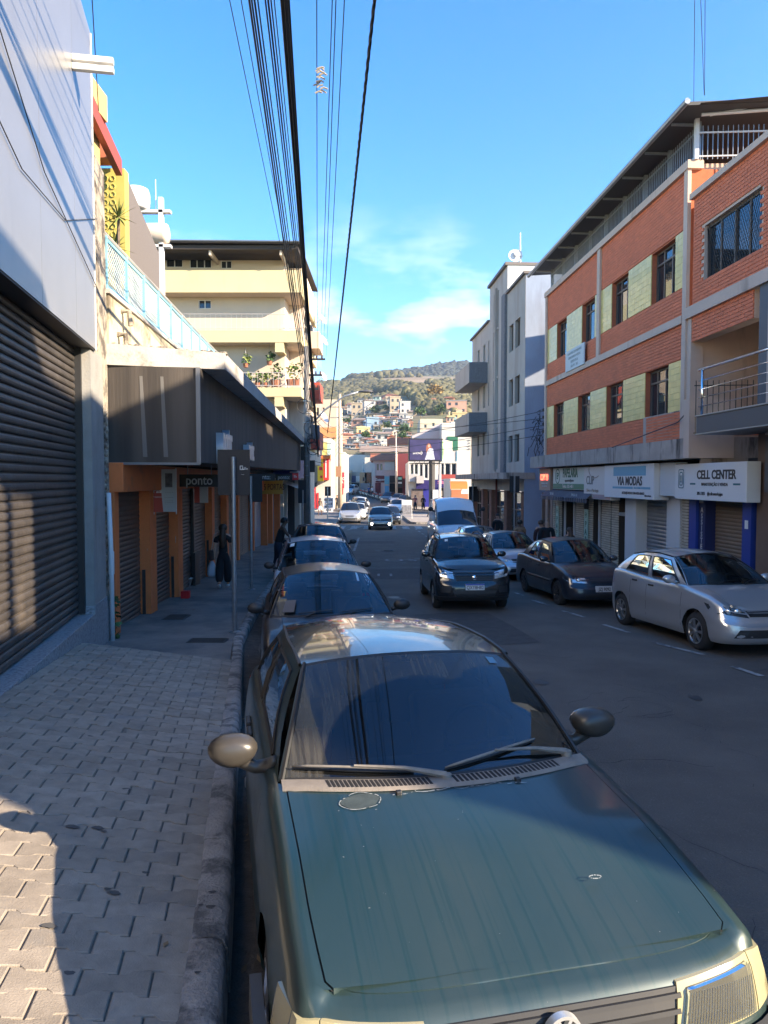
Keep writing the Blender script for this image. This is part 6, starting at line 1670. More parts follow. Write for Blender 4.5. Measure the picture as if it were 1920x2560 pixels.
# antenna panel, wall plaque
b = MB(); q = pix(1427, 592, 30); b.xyz(q.x - .06, q.x + .1, q.y - .05, q.y + .05, q.z - .22, q.z + .22); b.tube([(q.x, q.y + .06, q.z - .6), (q.x, q.y + .06, q.z + .2)], .02, 5); b.build('antenna_panel', M_whiteplast, bb)
b = MB(); b.box(FR, ry(27.4), ry(25.3), 4.05, 4.80, .09, .13); pl = b.build('plaque', mat('pale_plaque', (.50, .55, .56), .6), bb)
for i, s_ in enumerate(['AUDITORIA CONTABILIDADE', 'DEPARTAMENTO PESSOAL', 'ESCRITA FISCAL', 'SALA 201    3851']): text(s_, .13, mat('grey_print', (.2, .25, .26), .6), pl, FR.M(ry(26.35), 4.66 - i * .16, .133), ext=.001, sx=.9)

# ---- ground-floor shops under the marquee
M_wbrick = mat('pale_strip_brick', (.50, .42, .32), .8, isl=.12, bump=.15, bscale=60)
gf = thing('shop_row', FR.P(ry(23), -3, -.5).to_tuple(), 'row of small ground floor shops under the brick building', 'building')
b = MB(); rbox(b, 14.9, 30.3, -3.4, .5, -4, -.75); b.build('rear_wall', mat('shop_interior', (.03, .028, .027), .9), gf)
for a, c in ((20.95, 21.75), (18.2, 18.95)): b = MB(); rbox(b, a, c, -3.3, -.40, -.75, -.0); b.build('white_pier', M_whiteplast, gf)
b = MB(); corrug(b, FR, ry(20.95), ry(18.95), -3.1, -.40, -.35, .105, .018); b.build('steel_shutter', mat('zinc_shutter', (.30, .31, .33), .4, metal=.6, var=.1, vscale=5), gf)
b = MB(); corrug(b, FR, ry(17.0), ry(15.35), -2.95, -.35, -.30, .085, .012); b.build('brown_shutter', mat('tan_shutter', (.19, .135, .09), .6), gf)
M_royal = mat('royal_blue_paint', (.015, .045, .28), .45)
for a, c in ((17.35, 17.7), (15.0, 15.33)): b = MB(); rbox(b, a, c, -3.1, -.35, -.5, .01); b.build('blue_jamb', M_royal, gf)
b = MB(); rbox(b, 17.02, 17.33, -3.1, -.30, -.4, -.05); o = b.build('blue_banner', mat('navy_banner', (.01, .02, .10), .5), gf)
F_ = FR
for i, ch in enumerate('ASSISTENCIA T'):
    text(ch, .17, M_white, o, FR.M(ry(17.17), -.72 - i * .145, -.045), ext=.002, bold=.015, name='letter')
b = MB(); b.box(Frame(FR.P(ry(17.2), -.45, 0), (.0556, -1)), -.08, .1, -.1, .02, -.04, -.03); b.build('phone_picture', M_greylet, o)
b = MB(); b.box(FR, ry(15.2), ry(15.08), -1.03, -.85, .021, .03); b.build('meter_plate', M_plate, gf)
strips = []
def sb(y0, y1, n1=0.0, z0=-3.2, z1=-.35):
    z = z0; r_ = 0
    while z < z1:
        x = ry(y1) - (.11 if r_ % 2 else 0)
        while x < ry(y0):
            a, c = max(x, ry(y1)), min(x + .22, ry(y0))
            if c - a > .03: strips.append((FR, a + .005, c - .005, z + .006, z + .066, n1 - .03, n1 + rnd.uniform(-.003, .003)))
            x += .22
        z += .075; r_ += 1
for y0, y1 in ((29.0, 29.25), (28.1, 28.9), (25.55, 26.4), (24.6, 25.0), (22.95, 23.75), (22.3, 22.85), (18.0, 18.15), (17.75, 17.98)): sb(y0, y1)
pieces(strips, 'strip_brick', M_wbrick, gf)
for y0, y1 in ((28.1, 29.25), (24.6, 26.4), (22.3, 23.75), (17.75, 18.15)): b = MB(); rbox(b, y0, y1, -3.3, -.33, -.5, -.03); b.build('strip_brick_backing', mat('dark_joint', (.05, .04, .035), .95), gf)
b = MB(); [rbox(b, y - .01, y + .01, -2.9, -.4, -.22, -.20) for y in lin(17.55, 18.1, 8)]; b.build('iron_gate', MATS['rusty_iron'], gf)
b = MB(); rbox(b, 21.8, 22.25, -3.2, -1.1, -.30, -.26); b.build('metal_door', mat('olive_metal_door', (.34, .30, .17), .4, metal=.3), gf)
b = MB(); rbox(b, 21.8, 22.3, -1.1, -1.0, -.35, -.02); rbox(b, 21.8, 22.25, -1.0, -.4, -.3, -.28); b.build('door_transom', M_steel, gf)
for a, c in ((29.3, 29.6), (30.0, 30.35)): b = MB(); rbox(b, a, c, -3.3, -.3, -.5, .01); b.build('copy_shop_jamb', mat('taupe_panel', (.30, .21, .17), .6), gf)
b = MB(); rbox(b, 29.55, 30.0, -3.3, -.4, -.3, -.26); b.build('copy_shop_door', mat('grey_blue_door', (.22, .26, .29), .3), gf)
b = MB(); rbox(b, 29.85, 30.0, -3.3, -.4, -.25, -.2); b.build('navy_panel', mat('navy_panel', (.012, .02, .09), .5), gf)
for a, c in ((26.4, 28.1), (23.75, 25.55)):
    for x in (a + .02, a + .45, c - .1): b = MB(); rbox(b, x, x + .06, -3.2, -.5, -.15, -.08); b.build('door_frame', M_whiteplast, gf)
    b = MB(); rbox(b, a + .55, c - .15, -3.1, -1.4, -.6, -.5); b.build('display_shelves', mat('shop_goods', (.12, .10, .09), .7, var=.8, vscale=9), gf)
for y, lab in ((28.5, 'left'), (25.1, 'right')):
    t = thing('banner_sign', FR.P(ry(y), -3.1, .06).to_tuple(), 'narrow vertical stationer banner with green letters, %s of the two by the doors' % lab, 'sign', 'vertical stationer banners')
    b = MB(); rbox(b, y - .19, y + .19, -3.05, -1.02, .03, .06); b.build('board', mat('mint_board', (.36, .50, .42), .5), t)
    for i, ch in enumerate('PAPELA'): text(ch, .30, mat('green_letters', (.01, .11, .06), .5), t, FR.M(ry(y), -1.55 - i * .27, .062), ext=.003, bold=.025, name='letter')
    b = MB(); b.lathe(FR.M(ry(y), -1.22, .062), [(.10, 0), (.10, .004), (.085, .004), (.085, 0)], 20); b.build('logo_ring', MATS['green_letters'], t); text('EP', .10, MATS['green_letters'], t, FR.M(ry(y), -1.22, .062), ext=.003, name='logo')
aw = thing('awning', FR.P(ry(26.2), -.5, .6).to_tuple(), 'faded dark scalloped awning over the stationer doors', 'awning')
M_awn = mat('faded_awning', (.11, .10, .12), .9, var=.25, vscale=2)
b = MB(); g = [[FR.P(x, q, n_) for x in lin(ry(28.9), ry(23.5), 26)] for q, n_ in ((-.28, .02), (-.46, .42), (-.62, .62))]; b.grid(g); b.build('canopy_cloth', M_awn, aw, smooth=True)
b = MB()
for i in range(26): x = ry(28.9) + i * 5.55 / 26; b.quad(FR.P(x, -.62, .621), FR.P(x + .155, -.62, .621), FR.P(x + .155, -.76, .621), FR.P(x, -.76, .621))
b.build('scallops', M_awn, aw)
text('TRELAR', .16, M_greylet, aw, FR.M(ry(27.6), -.53, .55), ext=.002, sx=.9); text('EMBALAR', .16, M_greylet, aw, FR.M(ry(24.9), -.53, .55), ext=.002)

def shopsign(label, y0, y1, z0, z1, m, n=.32, cat='sign', thick=.30):
    t = thing('shop_sign', FR.P(ry((y0 + y1) / 2), z0, n).to_tuple(), label, cat)
    b = MB(); rbox(b, y0, y1, z0, z1, n - thick, n); b.build('board', m, t, bevel=.01); return t
def stext(t, s_, y, z, size, m, n=.32, sx=1, bold=0.0, align='CENTER'): return text(s_, size, m, t, FR.M(ry(y), z, n + .003), ext=.004, bold=bold, sx=sx, align=align)
# copy shop
t = shopsign('taupe copy shop sign with glowing red letters', 28.6, 30.2, -.42, .47, mat('taupe_sign', (.42, .27, .20), .6))
stext(t, 'COPY 93', 29.45, .10, .34, mat('red_glow_letters', (.8, .08, .04), .4, emit=(1, .12, .06), estr=1.6), sx=.85, bold=.02); stext(t, 'IMPRESSÕES E CÓPIAS', 29.4, -.14, .09, M_white); stext(t, 'xerox e encadernação', 29.4, -.24, .08, M_white)
# stationer
t = shopsign('white and green stationer sign with EP monogram', 24.3, 28.2, -.35, .45, mat('mint_sign', (.52, .58, .52), .5))
b = MB(); rbox(b, 24.32, 28.18, -.33, -.14, .32, .326); b.build('green_band', mat('dark_green', (.01, .16, .10), .5), t)
b = MB(); b.lathe(FR.M(ry(27.6), .14, .32), [(.29, 0), (.29, .006), (.25, .006), (.25, 0)], 32); b.build('monogram_ring', MATS['green_letters'], t)
stext(t, 'EP', 27.6, .14, .34, MATS['green_letters'], bold=.02, sx=.8); stext(t, 'PAPELARIA', 26.95, .24, .44, MATS['green_letters'], bold=.035, sx=.80, align='LEFT'); stext(t, 'eppapelaria@yahoo', 26.7, -.02, .13, M_black, align='LEFT'); stext(t, 'Telefax: 3851-4811', 27.0, -.235, .17, M_white, bold=.01, align='LEFT')
# clinic
t = shopsign('pale clinic sign with CLIP lettering and brown curve', 21.9, 24.35, -.62, .43, mat('pale_clinic', (.60, .57, .54), .5), n=.40)
stext(t, 'CLIP', 24.1, -.02, .40, mat('grey_clip', (.10, .09, .09), .5), n=.40, align='LEFT', sx=.95); stext(t, 'Clínica e Psicologia', 24.1, -.34, .15, mat('tan_letters', (.36, .26, .2), .5), n=.40, align='LEFT')
b = MB(); rbox(b, 21.95, 24.33, -.60, -.46, .40, .405); b.build('mauve_band', mat('mauve_band', (.36, .26, .27), .6), t); stext(t, '(31) 3851-6251', 24.1, -.53, .11, M_white, n=.405, align='LEFT')
b = MB(); c = FR; b.tube([FR.P(ry(23.3) + .55 * math.cos(a), .35 + .28 * math.sin(a), .405) for a in lin(2.2, 5.4, 16)], .012, 4); b.build('curve', MATS['tan_letters'], t)
# fashion shop
t = shopsign('white fashion shop sign with blue bars reading VIA MODAS', 18.75, 22.3, -.52, .44, mat('white_sign', (.64, .65, .66), .45), n=.45, thick=.42)
b = MB(); rbox(b, 19.25, 21.55, .12, .38, .45, .455); rbox(b, 20.1, 21.6, -.25, -.19, .45, .455); rbox(b, 18.95, 19.45, -.25, -.19, .45, .455); b.build('blue_bar', mat('sky_blue_sign', (.12, .34, .48), .5), t)
stext(t, 'VIA MODAS', 20.35, -.04, .34, mat('charcoal_letters', (.03, .03, .035), .5), n=.45, bold=.03, sx=.98); stext(t, 'MULTI MARCAS', 19.75, -.22, .08, MATS['sky_blue_sign'], n=.45, bold=.01); stext(t, 'ACESS-BIJÚ-BOLSAS-CAMA-MESA-BANHO', 20.1, -.37, .10, MATS['charcoal_letters'], n=.45, sx=.85, bold=.01); stext(t, '@viamodasjm', 18.9, -.42, .07, MATS['charcoal_letters'], n=.45, align='RIGHT')
b = MB(); rbox(b, 17.85, 18.73, -.40, .44, .0, .30); b.build('return_panel', M_whiteplast, t)
# phone shop
t = shopsign('white phone repair sign reading CELL CENTER', 14.62, 17.78, -.46, .38, mat('phone_sign', (.66, .67, .68), .45), n=.34, thick=.30)
stext(t, 'CELL CENTER', 15.85, .11, .275, M_black, n=.34, bold=.03, sx=.98); stext(t, 'MANUTENÇÃO E VENDA', 15.9, -.10, .10, M_black, n=.34, bold=.01); stext(t, '3851.7835    @cellcenterlojajm', 16.1, -.31, .105, M_black, n=.34, sx=.85, bold=.006)
M_grad = mat('teal_navy', (.01, .13, .18), .5)
b = MB(); rbox(b, 14.85, 15.12, -.11, -.07, .34, .345); rbox(b, 16.75, 17.0, -.11, -.07, .34, .345); b.build('dash', M_grad, t)
def rr_loop(cx, cy, w, h, r_, n_=5):
    P = []
    for (sx, sy, a0) in ((1, 1, 0), (-1, 1, 90), (-1, -1, 180), (1, -1, 270)):
        for i in range(n_ + 1): a = R(a0 + 90 * i / n_); P.append((cx + sx * (w - r_) + r_ * math.cos(a), cy + sy * (h - r_) + r_ * math.sin(a)))
    return P
b = MB()
for (w, h) in ((.14, .23), (.085, .165)):
    A = rr_loop(ry(17.45), .03, w, h, .05); B = rr_loop(ry(17.45), .03, w - .022, h - .022, .04)
    b.grid([[FR.P(*p_, .346) for p_ in A + A[:1]], [FR.P(*p_, .346) for p_ in B + B[:1]]])
b.tube([FR.P(ry(17.45), .11, .346), FR.P(ry(17.45), -.06, .346)], .014, 4); b.build('phone_logo', M_grad, t)

# ---- far-right gym shop at the picture edge
gy = thing('gym_building', FR.P(ry(13), -3, -1).to_tuple(), 'brown shop front with dark sign, balcony slab and steel railing at the right edge', 'building')
b = MB(); rbox(b, 9, 14.85, -3.2, .95, -5, -.02); b.build('wall', mat('brown_render', (.15, .10, .075), .85, var=.15, vscale=2), gy)
b = MB(); rbox(b, 9, 14.3, -.24, .85, -.02, .16); o = b.build('sign_board', mat('dark_grey_sign', (.075, .075, .08), .6), gy)
M_fig = mat('white_figure', (.62, .60, .56), .6)
# lifting figure emblem: head ring, bar-bell discs and limbs
fy, fz = 14.02, .42
b = MB(); b.lathe(FR.M(ry(fy), fz + .11, .162), [(.075, 0), (.075, .006), (.045, .006), (.045, 0)], 20); b.lathe(FR.M(ry(fy), fz + .11, .162), [(.02, 0), (.02, .006), (.001, .006)], 12); b.lathe(FR.M(ry(fy) - .10, fz + .13, .162), [(.06, 0), (.06, .006), (.001, .006)], 16); b.lathe(FR.M(ry(fy) + .12, fz + .12, .162), [(.06, 0), (.06, .006), (.001, .006)], 16)
b.tube([FR.P(ry(fy), fz + .03, .165), FR.P(ry(fy) + .02, fz - .16, .165), FR.P(ry(fy) - .07, fz - .24, .165), FR.P(ry(fy) - .05, fz - .42, .165)], .03, 6); b.tube([FR.P(ry(fy) + .02, fz - .16, .165), FR.P(ry(fy) + .13, fz - .26, .165), FR.P(ry(fy) + .2, fz - .24, .165)], .028, 6); b.build('lifter_emblem', M_fig, o)
b = MB(); rbox(b, 12.6, 14.22, -3.0, -.36, -.02, .06); o = b.build('store_window', mat('slate_window', (.06, .075, .10), .25, coat=.6), gy)
b = MB(); rbox(b, 14.17, 14.22, -3.0, -.34, .06, .075); rbox(b, 12.6, 14.22, -.36, -.31, .02, .075); b.build('window_frame', M_whiteplast, gy)
for i, ch in enumerate('STORE'): text(ch, .22, M_fig, o, FR.M(ry(13.97), -1.02 - i * .25, .064), ext=.002, bold=.005, name='letter')
text('R3', .14, mat('faint_letters', (.25, .27, .3), .5), o, FR.M(ry(13.97), -.78, .064), ext=.002, name='letter')
b = MB(); b.tube([FR.P(ry(13.97) + .05 * math.cos(a), -.5 + .05 * math.sin(a), .066) for a in lin(0, 6.28, 12)], .012, 4); b.tube([FR.P(ry(13.97) - .02, -.55, .066), FR.P(ry(13.97) + .05, -.66, .066)], .014, 4); b.build('small_emblem', M_fig, o)
b = MB(); rbox(b, 8.5, 15.35, .98, 1.33, -3, 1.05); b.build('balcony_slab', mat('charcoal_slab', (.085, .085, .09), .6), gy, bevel=.01)
b = MB(); rbox(b, 8.5, 15.36, 1.335, 1.36, -3, 1.07); rbox(b, 8.5, 15.36, .955, .978, -.1, 1.06); b.build('slab_trim', M_steel, gy)
rg = thing('steel_railing', FR.P(ry(14), 1.36, 1).to_tuple(), 'polished steel tube railing on the dark balcony slab at right', 'railing')
b = MB(); [b.tube([FR.P(ry(y), 1.36, .98), FR.P(ry(y), 2.30, .98)], .028, 10) for y in (15.25, 12.8, 10.2)]; b.build('post', M_chrome, rg, smooth=True)
for z in (1.55, 1.73, 1.91, 2.09): b = MB(); b.tube([FR.P(ry(15.4), z, .98), FR.P(ry(8.6), z, .98)], .012, 8); b.build('tube_rail', M_chrome, rg, smooth=True)
b = MB(); b.tube([FR.P(ry(15.4), 2.32, .98), FR.P(ry(8.6), 2.32, .98)], .03, 10); b.build('hand_rail', M_chrome, rg, smooth=True)
fn = thing('iron_fence', FR.P(ry(16), 1.3, .2).to_tuple(), 'black iron picket fence closing the loggia behind the steel railing', 'fence')
Ff = Frame(FR.P(ry(15.9), 0, .35), (1, -.1))
for i in range(11): b = MB(); b.box(Ff, -.42 + i * .12, -.405 + i * .12, 1.0, 2.18, -.008, .008); b.build('picket', M_black, fn)
b = MB(); b.box(Ff, -.45, .95, 2.06, 2.08, -.01, .01); b.box(Ff, -.45, .95, 1.02, 1.045, -.01, .01); b.build('fence_rail', M_black, fn)
b = MB(); rbox(b, 14.3, 14.85, 1.34, 4.0, -.3, .02); b.build('slate_column', mat('slate_blue_column', (.05, .062, .085), .5), gy)
b = MB(); rbox(b, 9, 14.1, 1.5, 4.3, -.3, -.15); o = b.build('green_panel', mat('green_panel', (.045, .13, .06), .5), gy)
text('genuine', .22, M_white, o, FR.M(ry(13.95), 1.95, -.148), ext=.002, align='LEFT'); text('@', .16, M_white, o, FR.M(ry(13.8), 1.68, -.148), ext=.002, align='LEFT')
b = MB(); b.box(FR, ry(14.0), ry(13.9), 1.63, 1.73, -.15, -.146); b.build('app_icon', mat('pale_yellow', (.6, .6, .3), .5), o)
b = MB(); rbox(b, 9, 14.05, 4.32, 9.0, -5, -.1); b.build('upper_wall', mat('slate_upper', (.16, .17, .19), .7), gy)
spiky('palm_plant', FR.P(ry(13.0), 1.36, .3).to_tuple(), 2, [(0, 0, 1.95), (.1, .1, 1.45)], 'spiky green palm leaning in from the right edge above the railing', M_leaf, ll=.75, n=46, seed=9)

# ---- pale blue grey art deco block
M_deco = mat('pale_grey_render', (.42, .385, .345), .88, var=.08, vscale=.7, col2=(.30, .25, .21), c2scale=.8, c2lo=.5, c2hi=.75, streak=True)
M_bluew = mat('pale_blue_render', (.30, .35, .44), .88, var=.08, vscale=.8, col2=(.22, .24, .29), c2scale=1.0, c2lo=.5, c2hi=.75, streak=True)
M_terr = mat('grey_pebbledash', (.17, .17, .18), .9, var=.45, vscale=26)
dc = thing('art_deco_building', FR.P(ry(41), -3.4, -5).to_tuple(), 'pale four storey art deco block with two stacked corner balconies', 'building')
dh = []
for z0 in (.9, 3.75, 6.5):
    for a, c in ((35.0, 36.0), (36.4, 37.3)): dh.append((ry(c), ry(a), z0, z0 + 1.35))
for z0 in (1.5, 4.35, 6.8):
    for a, c in ((43.6, 44.2), (45.4, 46.0), (42.4, 42.65)): dh.append((ry(c), ry(a), z0, z0 + 1.35))
dtop = [(34.0, 37.8, 9.6), (37.8, 42.3, 11.1), (42.3, 48.0, 9.2)]
for a, c, zt in dtop:
    b = MB(); wall_open(b, FR, ry(c), ry(a), .35, zt, -.25, 0, [h for h in dh if ry(c) < h[0] and h[1] < ry(a)] + ([(ry(41.2), ry(40.7), .6, zt - .7), (ry(40.2), ry(39.9), .6, zt - .7)] if a == 37.8 else [])); b.build('wall', M_deco, dc)
for h in dh: window(FR, *h, 0, dc, M_brownf, cols=2 if h[1] - h[0] > .4 else 1, deep=.2, fw=.06, mglass=mat('dull_glass', (.12, .10, .09), .3))
b = MB(); rbox(b, 39.85, 41.3, .5, 10.5, -.24, -.2); rbox(b, 37.8, 38.6, .4, 9.7, 0, .14); b.build('pebbledash_strip', M_terr, dc)
b = MB(); [rbox(b, 39.88, 41.22, z, z + .12, -.2, .02) for z in (2.9, 5.6, 8.3)]; rbox(b, 40.3, 40.55, .5, 10.6, -.2, .1); rbox(b, 39.6, 41.5, .25, .42, -.1, .22); b.build('fin', M_deco, dc)
Fdc = Frame(FR.P(ry(34.0), 0, 0), (1, -.0556))
b = MB(); b.box(Fdc, 0.01, 12, -3.4, 9.55, -.3, 0); b.build('side_wall', M_bluew, dc)
b = MB(); rbox(b, 34.3, 37.7, -3.4, 9.4, -10, -1.0); rbox(b, 37.9, 42.2, .3, 10.9, -10, -.9); rbox(b, 42.3, 48.0, .3, 9.1, -10, -1.0); b.build('core', M_deco, dc)
b = MB(); rbox(b, 37.75, 37.8, 9.6, 11.1, -9, 0); b.build('step_wall', M_white, dc)
b = MB(); rbox(b, 33.9, 37.7, 9.6, 9.72, -10, .12); rbox(b, 37.7, 42.4, 11.1, 11.25, -10, .14); rbox(b, 42.4, 48.3, 9.2, 9.32, -10, .12); b.build('coping', mat('dark_coping', (.16, .14, .13), .8), dc)
for z0, z1 in ((5.75, 6.95), (2.85, 4.0)):
    b = MB(); rbox(b, 42.9, 48.2, z0, z1, 0, 1.1); bo = b.build('balcony', M_deco, dc, bevel=.02)
    b = MB(); rbox(b, 42.86, 42.9, z0, z1, 0.01, 1.08); b.build('balcony_end', M_terr, bo)
b = MB(); rbox(b, 33.9, 48.6, .05, .35, -.5, 1.0); b.build('marquee', M_lip, dc)
b = MB(); rbox(b, 34, 48.2, -.55, .05, -.5, -.02); b.build('shop_band', M_cream, dc)
for y0, y1 in ((34.1, 34.5), (37.6, 38.2), (41.5, 42.2), (44.0, 44.6), (47.4, 48.2)):
    b = MB(); rbox(b, y0, y1, -3.4, -.55, -.5, 0); b.build('brick_pier', mat('dull_brick', (.22, .11, .08), .85, isl=.1, var=.2, vscale=9), dc)
for y0, y1 in ((34.5, 37.6), (38.2, 41.5), (42.2, 44), (44.6, 47.4)):
    window(FR, ry(y1) + .1, ry(y0) - .1, -3.3, -.6, 0, dc, M_brownf, cols=3, rows=3, deep=.3, fw=.07)
b = MB(); b.tube([FR.P(ry(39.9), -3.2, .06), FR.P(ry(39.9), .2, .06)], .06, 6); b.build('rust_pipe', mat('rust_red', (.18, .05, .035), .7), dc)
q = pix(1295, 640, 38)
b = MB(); b.tube([(q.x, q.y, 11.2), (q.x, q.y, q.z + 1.0)], [.06, .03], 6); b.tube([(q.x - .12, q.y, q.z - .8), (q.x - .12, q.y, q.z)], .02, 4); b.lathe(Matrix.Translation((q.x - .12, q.y - .1, q.z - .1)) @ Matrix.Rotation(R(70), 4, 'X'), [(.001, 0), (.14, .02), (.2, .07)], 14); b.build('antenna_mast', M_whiteplast, dc)
b = MB(); q = pix(1283, 660, 38); b.lathe(Matrix.Translation((q.x, q.y, 11.6)) @ Matrix.Rotation(R(75), 4, 'X'), [(.001, 0), (.25, .04), (.36, .12)], 18); b.build('roof_dish', M_whiteplast, dc)
b = MB()   # plywood hoarding in the gap
b.xyz(6.95, 8.4, 31.6, 31.7, -3.2, -.55); props(b.build('hoarding', mat('brown_hoarding', (.22, .16, .12), .85, var=.1, vscale=2), None), 'plain brown hoarding filling the gap beside the copy shop', 'hoarding')

# ---- unseen buildings added on the right, heights and gaps shaped to shade the street
def plain_block(name, label, y0, y1, z1, m, roof_open=None, win=True, x0=8.6):
    t = thing(name, (x0 + 4, (y0 + y1) / 2, -2), label, 'building'); F = Frame((x0, 0, 0), (0, -1))
    b = MB(); b.box(F, -y1, -y0, -3, z1, -9, 0); b.build('wall', m, t)
    if roof_open:
        a, c, z2 = roof_open; b = MB(); b.box(F, -c, -a, z2, z2 + 1.5, -1.2, .2); b.build('roof', m, t); b = MB(); [b.box(F, -y - .06, -y + .06, z1, z2, -1.15, -1.05) for y in (a + .2, c - .2)]; b.build('post', M_white, t)  # thin roof over an open gap, shaped to cut the sun patch
    if win:
        z = -.5
        while z + 2.2 < z1:
            z += 1.2 if z > 0 else 1.0; y = y0 + .8
            while y + 1.3 < y1: window(F, -y - 1.3, -y, z, z + 1.3, .04, t, M_brownf, deep=.05); y += 2.6
            z += 1.9
    return t
plain_block('unseen_shade_block', 'unseen low block added behind the camera on the right, letting sun over it', -14, -1.35, 1.3, M_cream, win=False)
plain_block('unseen_shade_block', 'unseen two storey block added past the right edge, its terrace gap shaped to pass sun', -1.3, 1.75, 4.6, M_deco, roof_open=(.35, 1.75, 6.6))
plain_block('unseen_shade_block', 'unseen four storey block added past the right edge to shade the street', 1.8, 8.7, 7.55, M_creamr)
# ================================================================== FAR END OF THE STREET
def rect(u0, u1, v0, v1, y): return ((u0 - 960) / FPX * y, (u1 - 960) / FPX * y, (1200 - v1) / FPX * y, (1200 - v0) / FPX * y)
def block(name, label, u0, u1, v0, y, depth, m, wins=(), base=None, cat='building', mw=None, skew=0.0, group=None, top=None):
    """camera-facing building at distance y; wins as pixel rectangles"""
    x0, x1, z1, _ = rect(u0, u1, 1200, v0, y); z0 = (far_z((x0 + x1) / 2, y) - 2) if base is None else base
    F = Frame((x0, y, 0), (1, skew)); w = (x1 - x0)
    t = thing(name, (x0 + w / 2, y, z0 + 1.5), label, cat, group)
    H = []
    for (a, c, d, e_) in wins:
        r = rect(a, c, d, e_, y); H.append((r[0] - x0, r[1] - x0, r[2], r[3]))
    b = MB(); wall_open(b, F, 0, w, z0, z1, -.3, 0, H); b.box(F, 0, w, z0, z1 - .02, -depth, -.31 - .25) if H else b.box(F, 0, w, z0, z1 - .02, -depth, -.31)
    b.build('wall', m, t)
    for h in H: window(F, *h, 0, t, mw or M_brownf, cols=max(1, int((h[1] - h[0]) / 1.1 + .5)), fw=.08, deep=.25)
    return t, F, x0, w, z0, z1
def fpanel(t, F, x0, u0, u1, v0, v1, y, m, nm='sign_board', n0=.02, n1=.14):
    r = rect(u0, u1, v0, v1, y); b = MB(); b.box(F, r[0] - x0, r[1] - x0, r[2], r[3], n0, n1); return b.build(nm, m, t)
def ftext(t, F, x0, s_, u, v, y, size, m, n=.145, sx=1): return text(s_, size, m, t, F.M((u - 960) / FPX * y - x0, (1200 - v) / FPX * y, n), ext=.01, sx=sx, bold=.02)
M_wh = mat('sunlit_white', (.50, .47, .42), .85, var=.05, vscale=.5)
M_beige = mat('beige_wall', (.50, .42, .31), .85, var=.08, vscale=.5)
M_lpink = mat('light_pink_wall', (.58, .42, .38), .85, var=.06, vscale=.5)
M_maroon = mat('maroon_wall', (.13, .02, .025), .7, var=.1, vscale=.6)
M_navy = mat('navy_shop', (.02, .012, .10), .5)
M_lblue = mat('light_blue_sign', (.18, .42, .50), .6)
M_purp = mat('violet_screen', (.045, .04, .11), .4, var=.3, vscale=1.5)
M_tile = mat('clay_roof_tile', (.34, .12, .06), .85, var=.2, vscale=1.2, isl=.15)
M_tileg = mat('weathered_roof_tile', (.30, .22, .17), .85, var=.2, vscale=1.2)
M_or = mat('orange_awning', (.62, .16, .03), .7)
M_green = mat('dark_green_panel', (.015, .11, .06), .6)
def tiled_roof(t, F, w, z, depth, rise, m, over=.5, ridge='x'):
    """ridge roof with rows of tile courses"""
    b = MB(); n = 7
    for s_ in (0, 1):
        for i in range(n):
            a, c = i / n, (i + 1) / n
            def P(x, k, up): d = over + (-k) * (depth / 2 + over); return F.P(x, z + rise * k + up, d if s_ == 0 else -depth - d)
            b.add([P(-over, a, .05), P(w + over, a, .05), P(w + over, c, .0), P(-over, c, .0), P(-over, a, -.05), P(w + over, a, -.05)], [(0, 1, 2, 3), (4, 5, 1, 0)])
    b.build('roof', m, t)
    b = MB(); [b.add([F.P(x, z, 0), F.P(x, z, -depth), F.P(x, z + rise * .93, -depth / 2)], [(0, 1, 2)]) for x in (0, w)]; b.build('gable', M_wh, t)
# left block beyond the cross street
t, F, x0, w, z0, z1 = block('corner_building', 'left corner building beyond the crossing with yellow and red signs and posters', 752, 828, 1096, 78, 12, M_wh, base=-4)
fpanel(t, F, x0, 781, 790, 1218, 1271, 78, M_red, 'red_door'); fpanel(t, F, x0, 793, 797, 1232, 1272, 78, M_red, 'red_door')
fpanel(t, F, x0, 796, 810, 1140, 1203, 78, mat('yellow_board', (.80, .50, .02), .6), n1=.9); fpanel(t, F, x0, 800, 808, 1168, 1176, 78, M_red, 'sign_mark', .9, .95); fpanel(t, F, x0, 803, 808, 1189, 1195, 78, M_red, 'sign_mark', .9, .95)
fpanel(t, F, x0, 811, 823, 1148, 1200, 78, M_red, n1=.8); fpanel(t, F, x0, 815, 818, 1150, 1194, 78, M_white, 'white_stripe', .8, .84)
fpanel(t, F, x0, 780, 795, 1150, 1205, 78, mat('grey_board', (.20, .19, .17), .7), n1=.5); fpanel(t, F, x0, 779, 794, 1206, 1216, 78, M_black, 'awning', n1=1.0)
fpanel(t, F, x0, 806, 818, 1106, 1140, 78, mat('yellow_green_poster', (.55, .50, .16), .7, var=.5, vscale=2), 'poster'); fpanel(t, F, x0, 818.5, 828, 1110, 1146, 78, mat('turquoise_poster', (.35, .50, .42), .7, var=.5, vscale=2), 'poster')
fpanel(t, F, x0, 800, 828, 1139, 1148, 78, M_or, 'orange_canopy', n1=1.3)
t, F, x0, w, z0, z1 = block('corner_building', 'orange banded balcony building rising behind the posters on the left', 785, 842, 1000, 84, 12, M_beige, wins=[(792, 798, 1020, 1040), (806, 812, 1020, 1040), (800, 808, 1100, 1116)])
fpanel(t, F, x0, 798, 842, 1071, 1096, 84, mat('orange_band', (.50, .22, .08), .7), 'balcony_band', n1=1.2)
b = MB(); b.add([F.P((802 - 960) / FPX * 84 - x0, (1200 - 1008) / FPX * 84, 1.0), F.P((832 - 960) / FPX * 84 - x0, (1200 - 1071) / FPX * 84, 1.0), F.P((802 - 960) / FPX * 84 - x0, (1200 - 1071) / FPX * 84, 1.0)], [(0, 1, 2)]); b.build('slanted_screen', M_creamr, t)
